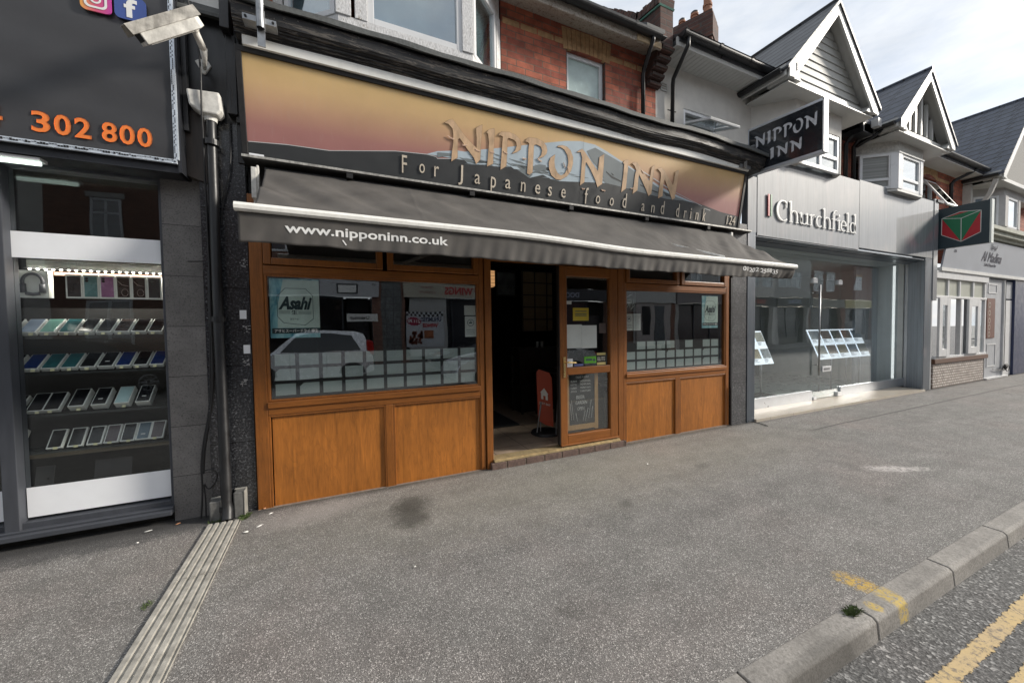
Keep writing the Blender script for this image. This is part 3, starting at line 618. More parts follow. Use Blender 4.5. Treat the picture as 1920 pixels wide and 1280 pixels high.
        if i in (3, 4):
            q = G(); q.tube([(x+0.012,0.345,1.93),(x+0.04,0.345,1.895),(x+0.08,0.345,1.885)], [0.001,0.003,0.001], 5)
            q.tube([(x+0.055+0.02*math.cos(a*0.5)*1.0, 0.345, 1.835+0.028*math.sin(a*0.5)) for a in range(13)], 0.0012, 5); q.build('swirl', M('swirl', (0.45,0.36,0.33), 0.4), ph)
    t = thing('headphone_box', (-2.06, 0.36, 1.785), 'white headphone box with grey headset picture', 'headphone box')
    box('carton', WB, t, -2.165, -2.005, 0.35, 0.40, 1.785, 1.985)
    q = G(); q.tube([(-2.085+0.052*math.cos(a), 0.345, 1.90+0.06*math.sin(a)) for a in [math.pi*(-0.12+i*0.0775) for i in range(17)]], 0.010, 8)
    for x in (-2.135, -2.035): q.tube([(x,0.346,1.82),(x,0.346,1.885)], 0.017, 10)
    q.tube([(-2.12,0.345,1.815),(-2.085,0.344,1.808),(-2.05,0.345,1.815)], 0.012, 8)
    q.build('headset_picture', M('headset_grey', (0.11, 0.11, 0.125), 0.5), t, smooth=True)
    box('display_rail', TIMBERDARK, sh, -2.0, -1.29, 0.40, 0.42, 1.96, 1.985)
    # row of small lit spots
    t = thing('spot_light_rail', (-1.75, 0.42, 1.99), 'dark rail with a row of small bright spotlights under the white band', 'light')
    box('rail', BLACK, t, -2.15, -1.28, 0.385, 0.395, 2.005, 2.012)
    LED = M('led', (1.0, 0.97, 0.88), 0.3, var=0, emit=6); REF = M('led_reflector', (0.35, 0.35, 0.33), 0.25, metal=0.8, var=0)
    box('reflector', REF, t, -2.15, -1.28, 0.42, 0.428, 2.005, 2.075)
    g = G(); i = 0
    x = -2.13
    while x < -1.29:
        g.tube([(x, 0.41, 1.996), (x, 0.41, 2.006)], [0.005, 0.008], 8); x += 0.0415
    g.build('led_lens', LED, t)
    la = bpy.data.lights.new('spot_rail_light', 'AREA'); la.shape = 'RECTANGLE'; la.size = 0.84; la.size_y = 0.03; la.energy = 3.2; la.color = (1, 0.95, 0.86)
    lo = bpy.data.objects.new('rail_lamp', la); C.objects.link(lo); lo.parent = t; lo.location = Vector((-1.71, 0.37, 1.992))-ORG[t]; lo.rotation_euler = (math.radians(12), 0, 0)
    # ceiling tube inside and laptop lids low down
    LAP = M('laptop_lid', (0.06, 0.06, 0.063), 0.35, metal=0.4)
    for i, (x, w, lab) in enumerate(((-1.80, 0.22, 'dark laptop lid standing behind the lower white band, centre'), (-2.12, 0.10, 'dark laptop lid behind the lower white band beside the mullion'))):
        g = G().obox((x+w/2, 0.33, 0.44), (w/2,0,0), (0,0.02,0.085), (0,0.003,-0.001)); tag(g.build('laptop', LAP, bevel=0.003), lab, 'laptop')
phones()
# ---------------------------------------------------------------- party strip: granite, panels, pipe, camera
RB = thing('restaurant_building', (2.2, 2.5, 0.04), 'red brick restaurant building with golden oak shopfront, black cornice and peeling white bay', 'building')
def party():
    P = RB
    box('granite_pier', GRANITE, P, -0.99, -0.695, 0.015, 0.4, 0.0, 3.15)
    box('granite_pier', GRANITE2, P, 5.155, 5.47, -0.01, 0.4, 0.0, 3.0)
    b = G(); b.box(-1.05, -0.74, 0.02, 0.2, 3.15, 3.93); b.build('pilaster_panel', BLACKPANEL, P)
    b = G(); b.prism([(-1.055,2.70),(-0.935,2.66),(-0.925,3.18),(-1.055,3.20)], 'y', -0.005, 0.1); b.build('pilaster_panel', M('stained_panel', (0.045, 0.035, 0.028), 0.5, var=0.6, vs=4, stretch=(8,8,0.7)), P)
    b = G(); b.box(-1.052, -1.024, -0.045, 0.0, 3.02, 3.98); b.build('pilaster_strip', BLACKPANEL, P)
    b = G(); b.box(-0.795, -0.735, -0.12, 0.05, 3.80, 4.4); b.box(-0.780, -0.715, -0.05, 0.03, 3.20, 3.80); b.box(-0.73, -0.69, -0.03, 0.03, 3.15, 4.4); b.box(-0.735,-0.69,-0.0,0.05,2.85,3.2)
    b.build('pilaster_post', BLACKPAINT_V, P, bevel=0.004)
    b = G(); b.prism([(0.02,3.93),(-0.06,3.90),(-0.06,3.925),(0.02,4.02)], 'x', -1.06, -0.80); b.build('lead_apron', LEAD, P)
    box('upper_panel', WHITEBOARD, P, -1.06, -0.80, 0.03, 0.1, 4.0, 4.6)
party()
def downpipe():
    t = thing('drainpipe', (-0.875, -0.05, 0.03), 'tall black iron downpipe between the phone shop and the granite pier', 'drainpipe')
    G().tube([(-0.888,-0.045,3.20),(-0.888,-0.05,1.66),(-0.885,-0.06,1.60),(-0.880,-0.06,0.18),(-0.872,-0.075,0.12),(-0.868,-0.11,0.055)], [0.033,0.033,0.036,0.036,0.038,0.040], 18, cap=False).build('pipe', PIPE, t, smooth=True)
    c = G()
    for z in (1.61, 2.95, 0.13): c.tube([(-0.885,-0.055,z-0.02),(-0.885,-0.055,z+0.02)], 0.046, 18)
    c.build_each('collar', PIPE, t)
    G().tube([(-0.868,-0.112,0.052),(-0.868,-0.095,0.062)], [0.037,0.036], 16).build('outlet', BLACK, t)
    h = G(); h.prism([(-1.015,3.30),(-0.815,3.315),(-0.805,3.18),(-0.83,3.145),(-0.93,3.145),(-1.0,3.19)], 'y', -0.11, 0.0); h.build('hopper_box', CREAMMETAL, t, bevel=0.012)
    G().tube([(-0.888,-0.045,3.155),(-0.888,-0.045,3.11)], [0.044, 0.04], 16).build('hopper_spout', CREAMMETAL, t)
    m = M('glass_block', (0.13, 0.13, 0.125), 0.35, var=0.5, vs=14, dirt=0.5); e = M('block_edge', (0.32, 0.31, 0.28), 0.6, var=0.3)
    for x0, x1, z1, lab in ((-0.99,-0.915,0.20,'clouded block left of the downpipe foot'), (-0.835,-0.765,0.245,'clouded block right of the downpipe foot')):
        tb = thing('guard_block', ((x0+x1)/2, -0.03, 0.03), lab, 'guard block', 'pair of blocks guarding the downpipe foot')
        box('block', m, tb, x0, x1, -0.075, 0.014, 0.0, z1, bevel=0.01)
        g = G(); g.box(x0-0.003, x1+0.003, -0.01, 0.012, z1+0.001, z1+0.006); g.box(x1+0.001, x1+0.006, -0.078, 0.012, 0.02, z1+0.004); g.build('rim', e, tb)
downpipe()
def cables():
    r = random.Random(4)
    def cab(pts, rad, lab, grp='black cables down the party wall'):
        # smooth the polyline
        P = [Vector(p) for p in pts]
        for _ in range(3):
            Q = [P[0]]
            for a, b in zip(P[:-1], P[1:]): Q += [a*0.75+b*0.25, a*0.25+b*0.75]
            P = Q+[P[-1]]
        tag(G().tube(P, rad, 6).build('cable', CABLE, smooth=True), lab, 'cable', grp)
    cab([(-1.10,-0.13,4.6),(-1.0,-0.12,4.05),(-0.955,-0.11,3.8),(-0.915,-0.12,3.5),(-0.92,-0.13,3.2),(-0.935,-0.06,2.9),(-0.945,0.0,2.2),(-0.95,0.0,1.2),(-0.99,0.03,0.85),(-1.06,0.03,0.5),(-1.05,0.03,0.3),(-1.06,0.0,0.06)], 0.007, 'long black cable curving from the top of the wall past the white hopper')
    cab([(-0.78,-0.01,3.18),(-0.775,-0.012,2.9),(-0.80,-0.012,2.7),(-0.84,-0.012,2.55),(-0.86,-0.0,2.35)], 0.006, 'short black cable bowing over the granite beside the downpipe')
    cab([(-0.935,0.0,2.5),(-0.95,0.0,1.8),(-0.945,0.0,1.2),(-0.97,0.02,0.9),(-1.03,0.03,0.62),(-1.045,0.03,0.40)], 0.010, 'thick black cable hugging the left side of the downpipe')
    cab([(-0.955,0.01,2.0),(-0.96,0.0,1.3),(-0.985,0.03,0.9),(-1.045,0.03,0.6),(-1.055,0.03,0.40)], 0.008, 'thin black cable beside the thick one, left of the downpipe')
    cab([(-1.05,0.03,0.42),(-0.98,0.0,0.44),(-0.94,-0.01,0.40),(-0.96,-0.01,0.32),(-1.02,0.03,0.26),(-1.045,0.03,0.34),(-1.035,0.03,0.2),(-1.03,0.0,0.06)], 0.005, 'looped cable tail above the left guard block')
    cab([(5.50,-0.03,0.07),(5.56,-0.05,0.06),(5.60,-0.16,0.05),(5.56,-0.27,0.047)], 0.006, 'loose black cable end lying on the pavement at the speckled granite pier', 'loose cables')
    tag(G().box(5.105,5.118,-0.03,-0.015,0.06,0.62).box(5.118,5.150,-0.012,0.0,0.06,2.2).build('cable_conduit', M('conduit', (0.03,0.03,0.032), 0.4)), 'black conduit strip between oak frame and speckled granite', 'conduit')
    t = thing('bracket_rod', (-1.02, 0.03, 2.1), 'thin black iron rod sticking out of the stone pier', 'rod')
    G().tube([(-1.09,0.05,2.06),(-0.99,0.04,2.065),(-0.93,0.02,2.06)], 0.004, 6).build('rod', BLACK, t)
cables()
def cctv():
    t = thing('security_camera', (-0.93, -0.02, 3.5), 'weathered white security camera on a wall bracket above the hopper', 'camera')
    d = Vector((-0.80, -0.35, -0.40)).normalized(); d = Vector((-1.16,-0.40,3.42))-Vector((-0.88,-0.32,3.68)); L_ = d.length; d.normalize()
    c = (Vector((-1.16,-0.40,3.42))+Vector((-0.88,-0.32,3.68)))/2
    up = Vector((0,-0.35,1)); s = d.cross(up).normalized(); u = s.cross(d).normalized()
    w, h = 0.062, 0.056
    g = G(); ring = [(-1,-1),(1,-1),(1,0.15),(0.62,1),(-0.62,1),(-1,0.15)]
    vs = []
    for k, (tt, sc_) in enumerate(((-0.5,0.88),(-0.42,1),(0.5,1))): vs += [c+d*L_*tt+s*w*a*sc_+u*h*b*sc_ for a, b in ring]
    fs = [tuple(range(5,-1,-1)), tuple(range(12,18))]+[(k*6+i, k*6+(i+1)%6, (k+1)*6+(i+1)%6, (k+1)*6+i) for k in range(2) for i in range(6)]
    g.add(vs, fs).build('housing', CREAMMETAL, t, bevel=0.004)
    hood = G(); hr = [(-1.12,0.1),(-0.72,1.12),(0.72,1.12),(1.12,0.1)]
    vs = [c+d*L_*tt+s*w*a+u*h*b for tt in (-0.54, 0.60) for a, b in hr]; hood.add(vs, [(0,1,5,4),(1,2,6,5),(2,3,7,6)]).build('sun_hood', M('rusty_hood', (0.42,0.40,0.36), 0.6, var=0.5, vs=18, dirt=0.9), t, solid=0.004)
    G().obox(c+d*L_*0.502, d*0.002, s*w*0.8, u*h*0.65).build('lens_glass', BLACK, t)
    G().obox(c-u*h*0.98+s*0, d*L_*0.42, s*w*0.25, u*0.006).build('mount_rail', CREAMMETAL, t)
    j = c-d*L_*0.36-u*0.05
    a = G(); a.tube([j+u*0.02, j-u*0.02], 0.02, 12); a.tube([j, j+Vector((0.02,0.10,-0.06))], 0.022, 12); a.tube([j+Vector((0.02,0.10,-0.05)), j+Vector((0.015,0.14,-0.12)), Vector((-0.925,0.0,3.53))], [0.025,0.014,0.012], 12)
    a.build('bracket_arm', CREAMMETAL, t, smooth=True)
    p = G(); p.prism([(-0.985,3.575),(-0.955,3.60),(-0.90,3.59),(-0.885,3.56),(-0.925,3.49),(-0.94,3.49)], 'y', 0.02, 0.005); p.build('wall_plate', CREAMMETAL, t, bevel=0.003)
cctv()
# ---------------------------------------------------------------- restaurant shopfront
def frame_rect(g, x0, x1, z0, z1, w, y0, y1):
    g.box(x0, x0+w, y0, y1, z0, z1); g.box(x1-w, x1, y0, y1, z0, z1); g.box(x0+w, x1-w, y0+0.001, y1-0.001, z0, z0+w); g.box(x0+w, x1-w, y0+0.001, y1-0.001, z1-w, z1)
def shopfront():
    P = RB; y = 0.0
    v = G(); h = G()
    # main posts and rails
    v.box(-0.688, -0.595, y, 0.09, 0.02, 2.62); v.box(1.262, 1.312, y, 0.09, 0.02, 2.62); v.box(1.322, 1.392, y-0.012, 0.12, 0.02, 2.62)
    v.box(3.055, 3.132, y-0.006, 0.10, 0.09, 2.62); v.box(3.136, 3.180, y, 0.09, 0.03, 2.62); v.box(5.030, 5.098, y, 0.09, 0.04, 2.62)
    v.box(0.325, 0.395, y+0.002, 0.08, 0.03, 0.815); v.box(4.035, 4.115, y+0.002, 0.08, 0.04, 0.825)
    v.build_each('frame_post', WOODF, P, bevel=0.005)
    for (a, b) in ((-0.595, 1.262), (3.180, 5.030)):
        h.box(a, b, y+0.001, 0.085, 0.815, 0.875); h.box(a, b, y-0.014, 0.085, 0.875, 0.925)
        h.box(a, b, y+0.001, 0.085, 1.985, 2.055)
    h.box(1.392, 3.055, y+0.003, 0.09, 2.225, 2.62)
    h.build_each('frame_rail', WOODH, P, bevel=0.005)
    for (a, b, lab) in ((-0.570,0.325,None), (0.395,1.262,None), (3.180,4.035,None), (4.115,5.030,None)):
        box('lower_panel', WOODV, P, a, b, 0.022, 0.05, 0.025, 0.812)
    bead = G()
    for (a, b) in ((-0.595,0.325),(0.395,1.262),(3.180,4.035),(4.115,5.030)):
        bead.box(a, a+0.016, 0.004, 0.03, 0.03, 0.812); bead.box(b-0.010, b, 0.004, 0.03, 0.03, 0.812); bead.box(a+0.016, b-0.01, 0.004, 0.03, 0.798, 0.8125)
    bead.build_each('panel_bead', WOODF, P, bevel=0.003)
    mort = G(); mort.box(-0.688, 1.31, -0.008, 0.05, 0.0, 0.045); mort.box(3.14, 5.1, -0.008, 0.05, 0.0, 0.06); mort.build_each('mortar_strip', M('mortar', (0.20,0.16,0.13), 0.9, var=0.3, vs=30), P)
    # large windows: glazing, transom lights
    for (a, b) in ((-0.595,1.262),(3.180,5.030)):
        w = thing_part('shop_window', P)
        g = G(); g.box(a, a+0.022, 0.006, 0.05, 0.925, 1.985); g.box(b-0.022, b, 0.006, 0.05, 0.925, 1.985); g.box(a+0.022, b-0.022, 0.007, 0.05, 0.9252, 0.943); g.box(a+0.022, b-0.022, 0.007, 0.05, 1.965, 1.985)
        g.build('glazing_bead', WOODF, w, bevel=0.004)
        box('pane', G_SHOP, w, a+0.022, b-0.022, 0.030, 0.034, 0.943, 1.965)
        mid = (a+b)/2+ (0.02 if a < 0 else 0.0)
        for (c, d) in ((a+0.004, mid-0.02), (mid+0.02, b-0.004)):
            tr = thing_part('transom_window', P)
            s = G(); frame_rect(s, c, d, 2.062, 2.42, 0.055, -0.014, 0.06); s.build('sash', WOODF, tr, bevel=0.006)
            box('pane', G_SHOP, tr, c+0.055, d-0.055, 0.02, 0.024, 2.117, 2.365)
            sl = G()
            z = 2.12
            while z < 2.37: sl.add([(c+0.06,0.055,z),(d-0.06,0.055,z),(d-0.06,0.035,z+0.016),(c+0.06,0.035,z+0.016)], [(0,1,2,3)]); z += 0.02
            if not (a > 0 and c > mid): sl.build('blind_slats', M('black_blind', (0.015,0.016,0.018), 0.4, var=0.2), tr)
    # door
    dr = thing_part('door', P)
    s = G(); x0, x1 = 2.225, 3.05
    s.box(x0, x0+0.095, -0.004, 0.055, 0.165, 2.215); s.box(x1-0.115, x1, -0.004, 0.055, 0.165, 2.215)
    s.build_each('stile', WOODF, dr, bevel=0.006)
    s = G(); s.box(x0+0.095, x1-0.115, -0.003, 0.054, 0.165, 0.27); s.box(x0+0.095, x1-0.115, -0.003, 0.054, 0.965, 1.05); s.box(x0+0.095, x1-0.115, -0.003, 0.054, 2.10, 2.215); s.box(x0-0.005, x1+0.004, -0.022, 0.03, 0.150, 0.168)
    s.build_each('rail', WOODH, dr, bevel=0.006)
    box('pane', G_SHOP, dr, 2.32, 2.935, 0.028, 0.032, 1.05, 2.10); box('pane', G_SHOP, dr, 2.32, 2.935, 0.028, 0.032, 0.27, 0.965)
    hd = G(); hd.box(2.262, 2.292, -0.014, -0.003, 0.94, 1.175); hd.tube([(2.277,-0.01,1.115),(2.277,-0.06,1.115),(2.30,-0.065,1.117),(2.40,-0.062,1.108)], 0.009, 10); hd.tube([(2.277,-0.004,1.0),(2.277,-0.022,1.0)], 0.009, 12)
    hd.build('handle', BRASS, dr, bevel=0.002)
    e = G(); e.box(2.214, 2.224, 0.0, 0.055, 0.16, 2.215)
    for z in (0.35, 1.0, 1.35, 1.8): e.box(2.209, 2.214, 0.02, 0.035, z, z+0.05)
    e.build('door_edge', M('door_edge', (0.035,0.03,0.028), 0.4, metal=0.4), dr)
    # sill and step
    box('threshold', THRESH, P, 1.392, 3.055, -0.03, 0.10, 0.118, 0.140); box('threshold', THRESH, P, 1.392, 3.055, -0.045, -0.03, 0.112, 0.128)
    bx = 1.355
    SB = M('step_brick', (0.13, 0.085, 0.07), 0.85, var=0.4, vs=30, bs=50)
    i = 0
    while bx < 3.13:
        w = 0.165 if i == 0 else 0.215
        box('step_brick', SB, P, bx, min(bx+w, 3.136), -0.055, 0.06, 0.02, 0.108, bevel=0.006); bx += w+0.011; i += 1
    box('step_mortar', M('step_mortar', (0.16,0.13,0.10), 0.95), P, 1.36, 3.13, -0.05, 0.06, 0.02, 0.104)
    # header wall hidden behind sign and awning
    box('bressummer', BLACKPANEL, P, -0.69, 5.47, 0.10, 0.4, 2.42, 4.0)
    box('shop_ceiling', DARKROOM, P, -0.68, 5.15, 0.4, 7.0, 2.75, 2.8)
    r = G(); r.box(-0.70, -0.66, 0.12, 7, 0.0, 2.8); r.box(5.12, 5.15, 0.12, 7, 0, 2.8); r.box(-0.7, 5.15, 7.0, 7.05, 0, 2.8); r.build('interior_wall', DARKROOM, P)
    m, N, L, b = nt_new('beige_floor_tiles'); g_ = N.new('ShaderNodeNewGeometry'); t = N.new('ShaderNodeTexBrick'); t.offset = 0; t.inputs['Scale'].default_value = 1
    mp = N.new('ShaderNodeMapping'); mp.inputs['Rotation'].default_value = (0,0,0.0); mp.inputs['Location'].default_value = (0.12,0.06,0); L.new(g_.outputs['Position'], mp.inputs[0]); L.new(mp.outputs[0], t.inputs['Vector'])
    t.inputs['Brick Width'].default_value = 0.40; t.inputs['Row Height'].default_value = 0.40; t.inputs['Mortar Size'].default_value = 0.005
    t.inputs['Color1'].default_value = (0.40,0.31,0.23,1); t.inputs['Color2'].default_value = (0.34,0.265,0.20,1); t.inputs['Mortar'].default_value = (0.10,0.07,0.05,1)
    L.new(mixc(N, L, 1, t.outputs['Color'], ramp(N, L, noise(N, L, g_.outputs['Position'], 7, 6), (0.3,0.75),(0.7,1.15)), 'MULTIPLY'), b.inputs['Base Color']); b.inputs['Roughness'].default_value = 0.35
    box('shop_floor', m, P, -0.66, 5.12, 0.06, 7.0, 0.05, 0.128)
def thing_part(name, P):
    o = bpy.data.objects.new(name, None); C.objects.link(o); o.parent = P; ORG[o] = ORG[P]; o.empty_display_size = 0.1; return o
shopfront()
def window_film():
    # frosted squares stuck inside the panes: one sheet per window
    mt = M('frosted_square', (0.33, 0.39, 0.38), 0.6, var=0.06)
    md = M('film_border', (0.010, 0.011, 0.012), 0.4, var=0)
    for (a, b, n, z0, lab, seed) in ((-0.555, 1.232, 10, 0.955, 'three rows of frosted squares along the foot of the left window', 2), (3.205, 4.925, 10, 0.955, 'three rows of frosted squares along the foot of the right window', 9)):
        g = G(); r = random.Random(seed); w = (b-a)/n; h = 0.126
        for j in range(3):
            for i in range(n):
                x = a+i*w+0.014; z = z0+j*h+0.014; x1 = x+w-0.030; z1 = z+h-0.028
                if r.random() < 0.07 and j == 2 : continue
                pts = [(x,z),(x1,z),(x1,z1),(x,z1)]
                if r.random() < 0.12: pts = [(x,z),(x1,z),(x1,z1),(x+0.03,z1),(x,z1-0.03)]
                g.prism(pts, 'y', 0.0375, 0.0365)
        t = thing('window_film', ((a+b)/2, 0.04, z0), lab, 'window film')
        g.build('frosted_squares', mt, t); box('dark_backing', md, t, a-0.01, b+0.01, 0.0385, 0.0395, z0-0.01, z0+3*h-0.004)
window_film()
def posters():
    def beer(x0, x1, z0, z1, y, lab):
        t = thing('beer_poster', ((x0+x1)/2, y, z0), lab, 'poster', 'beer posters in the windows')
        m, N, L, b = nt_new('poster_teal'); v = pos(N, L, (3, 1, 1)); n = noise(N, L, v, 3, 5, 0.6, 0.8)
        L.new(ramp(N, L, n, (0.35, (0.05,0.25,0.34)), (0.5, (0.28,0.55,0.60)), (0.65, (0.55,0.72,0.72))), b.inputs['Base Color']); b.inputs['Roughness'].default_value = 0.4
        W, H = x1-x0, z1-z0
        box('sheet', m, t, x0, x1, y, y+0.002, z0, z1)
        P = lambda l: [(x0+W*p, z0+H*q) for p, q in l]
        G().prism(P([(0.14,0.17),(1.0,0.17),(1.0,0.98),(0.27,0.98),(0.17,0.6)]), 'y', y-0.0005, y-0.0015).build('pale_label', M('poster_pale', (0.58,0.70,0.65), 0.5, var=0.12, vs=6), t)
        dk = M('poster_ink', (0.012,0.035,0.04), 0.4, var=0)
        o = P([(0.14,0.36),(0.26,0.25),(0.70,0.21),(0.87,0.32),(0.87,0.72),(0.72,0.84),(0.30,0.84),(0.14,0.70)]); g = G(); cx, cz = x0+W*0.5, z0+H*0.53
        i_ = [(cx+(p[0]-cx)*0.975, cz+(p[1]-cz)*0.975) for p in o]; k = len(o)
        g.add([(p[0], y-0.002, p[1]) for p in o]+[(p[0], y-0.002, p[1]) for p in i_], [(i,(i+1)%k,(i+1)%k+k,i+k) for i in range(k)])
        g.build('octagon_outline', dk, t)
        g = G(); text(g, 'Asahi', (x0+W*0.165, y-0.0022, z0+H*0.475), (1,0,0), (0.0,0,1), W*0.68, H*0.225, bold=0.045, shear=0.35, thick=0.0004)
        text(g, '生', (x0+W*0.42, y-0.0022, z0+H*0.395), (1,0,0), (0,0,1), W*0.12, H*0.075, bold=0.02, thick=0.0004); text(g, '生ビール', (x0+W*0.39, y-0.0022, z0+H*0.30), (1,0,0), (0,0,1), W*0.18, H*0.04, thick=0.0004)
        for q in (0.455,0.44,0.425,0.41): g.box(x0+W*0.17, x0+W*0.40, y-0.0025, y-0.002, z0+H*q, z0+H*(q+0.004)); g.box(x0+W*0.56, x0+W*0.83, y-0.0025, y-0.002, z0+H*(q-0.01), z0+H*(q-0.006))
        g.build('lettering', dk, t)
        box('strip', dk, t, x0+W*0.03, x1, y-0.003, y-0.002, z0+H*0.075, z0+H*0.165)
        text(G(), 'アサヒスーパードライ 樽生', (x0+W*0.08, y-0.0035, z0+H*0.09), (1,0,0), (0,0,1), W*0.88, H*0.06, bold=0.01, thick=0.0004).build('strip_lettering', LETTERWHITE, t)
    beer(-0.562, -0.195, 1.455, 1.955, 0.036, 'large teal beer poster in the upper left corner of the left window')
    beer(4.575, 4.90, 1.48, 1.935, 0.036, 'pale teal beer poster at the right end of the right window')
    paper = M('white_paper', (0.60, 0.64, 0.62), 0.6, var=0.06); ink = M('print_ink', (0.05,0.09,0.10), 0.5, var=0)
    def sheet(x0, x1, z0, z1, lab, mat, deco=None, y=0.036, cat='notice', grp='notices stuck on the glass', nm='notice'):
        t = thing(nm, ((x0+x1)/2, y, z0), lab, cat, grp); box('sheet', mat, t, x0, x1, y, y+0.0015, z0, z1)
        if deco: g = G(); deco(g, x0, x1, z0, z1, y); g.build('print', ink, t)
        return t
    def lines(g, x0, x1, z0, z1, y):
        z = z0+0.02
        while z < z1-0.02: g.box(x0+0.012, x1-0.012-random.random()*0.03, y-0.001, y, z, z+0.003); z += 0.014
    def disc(g, x0, x1, z0, z1, y):
        cx, r = (x0+x1)/2, (x1-x0)*0.30; cz = z1-r-0.03
        o = [(cx+r*math.cos(a/12*math.pi), cz+r*math.sin(a/12*math.pi)) for a in range(24)]; i_ = [(cx+r*.85*math.cos(a/12*math.pi), cz+r*.85*math.sin(a/12*math.pi)) for a in range(24)]
        g.add([(p[0],y-.001,p[1]) for p in o]+[(p[0],y-.001,p[1]) for p in i_], [(i,(i+1)%24,(i+1)%24+24,i+24) for i in range(24)])
        g.box(cx-r*.5, cx+r*.5, y-.001, y, cz-0.008, cz+0.006); g.box(cx-r*.2, cx+r*.3, y-.001, y, cz+0.01, cz+0.018)
        for q in (0.03,0.05,0.07): g.box(x0+.015, x1-.015, y-.001, y, z0+q, z0+q+.004)
    random.seed(8)
    sheet(1.115, 1.235, 1.65, 1.75, 'small blank square notice near the top right of the left window', paper)
    sheet(1.120, 1.240, 1.43, 1.64, 'white notice with a round emblem in the left window, nearest the doorway', paper, disc)
    sheet(3.205, 3.375, 1.70, 1.955, 'dark and white calligraphy poster at the left edge of the right window', M('dark_poster', (0.05,0.07,0.07), 0.5, var=0.6, vs=20), None)
    g = G(); 
    for k in range(8):
        a = random.uniform(0,3.14); cx, cz = random.uniform(3.25,3.33), random.uniform(1.74,1.90); g.tube([(cx-0.04*math.cos(a),0.034,cz-0.05*math.sin(a)),(cx+0.01,0.034,cz+0.01),(cx+0.04*math.cos(a),0.034,cz+0.05*math.sin(a))],[0.002,0.006,0.001],6)
    tag(g.build('brush_strokes', M('poster_strokes',(0.45,0.52,0.50),0.5)), 'pale brush strokes painted on the dark calligraphy poster', 'brushwork')
    sheet(3.205, 3.325, 1.465, 1.675, 'pale green menu sheet with a round emblem in the right window', paper, disc); sheet(3.335, 3.455, 1.465, 1.675, 'pale green menu sheet with a leaf drawing, right of the emblem sheet', paper, lines)
    y = 0.024
    sheet(2.42, 2.64, 1.59, 1.74, 'yellow card near the top of the door glass', M('yellow_card', (0.52,0.40,0.03), 0.5), lambda g,x0,x1,z0,z1,y: [g.box(x0+.03,x1-.03,y-.001,y,z1-.045-q,z1-.035-q) for q in (0,.03,.05)], y)
    sheet(2.325, 2.54, 1.27, 1.545, 'white paper sheet on the door glass beside the handle, left of two', paper, None, y); sheet(2.541, 2.755, 1.265, 1.535, 'white paper sheet on the door glass, right of two', paper, None, y-0.001)
    sheet(2.325, 2.40, 1.78, 1.815, 'small white label at the upper left of the door glass', paper, None, y)
    sheet(2.575, 2.745, 1.085, 1.165, 'bright green sticker low on the door glass', M('green_sticker', (0.12,0.42,0.03), 0.5), lambda g,x0,x1,z0,z1,y: (g.box(x0+.02,x1-.06,y-.001,y,z0+.03,z0+.055), g.tube([(x1-.03,y,z0+.035),(x1-.03,y-.001,z0+.035)],.018,14)), y)
    t = sheet(2.755, 2.885, 1.055, 1.205, 'black and gold award sticker reading ELITE on the door glass', M('black_sticker', (0.012,0.012,0.012), 0.5), None, y)
    g = G(); gold = M('gold_print', (0.50,0.42,0.16), 0.45); g.box(2.755,2.885,y-.001,y,1.175,1.203); g.box(2.755,2.885,y-.001,y,1.058,1.088); g.build('gold_bands', gold, t)
    text(G(), 'ELITE', (2.765, y-.001, 1.110), (1,0,0), (0,0,1), 0.11, 0.042, bold=0.01, thick=0.0005).build('lettering', M('pale_print',(0.5,0.5,0.45),0.5), t)
    sheet(2.325, 2.41, 1.055, 1.15, 'white sticker behind the door handle', WHITEVINYL, lines, y); sheet(2.43, 2.56, 1.058, 1.085, 'narrow blue and white sticker at the foot of the upper door glass', M('blue_sticker',(0.10,0.12,0.28),0.5), None, y)
    sheet(2.79, 2.89, 1.44, 1.56, 'dark sticker with a red disc at the right of the door glass', M('dark_sticker',(0.07,0.05,0.045),0.5), None, y)
    for (x, z, lab) in ((-0.765,1.615,'upper white sticker with fine print on the black granite'), (-0.748,1.335,'blank white sticker on the black granite at waist height')):
        tag(G().box(x, x+0.045, 0.011, 0.014, z, z+0.07).build('wall_sticker', WHITEVINYL), lab, 'sticker', 'stickers on the granite')
    for (x, z, a, lab) in ((-0.755,2.03,0,'torn sticker remains at the top of the black granite'), (-0.75,1.50,0,'torn sticker remains between the two white stickers'), (-0.76,1.235,0.4,'tilted torn sticker remains below the blank white sticker'), (-0.785,1.07,0,'lowest torn square sticker on the black granite')):
        g = G(); r = random.Random(int(z*100))
        for k in range(16):
            px, pz = r.uniform(0,0.045), r.uniform(0,0.06); g.box(x+px, x+px+r.uniform(.004,.016), 0.0125, 0.0135, z+pz, z+pz+r.uniform(.002,.010))
        tag(g.build('torn_sticker', M('torn_paper',(0.38,0.38,0.38),0.7)), lab, 'sticker', 'stickers on the granite')
posters()
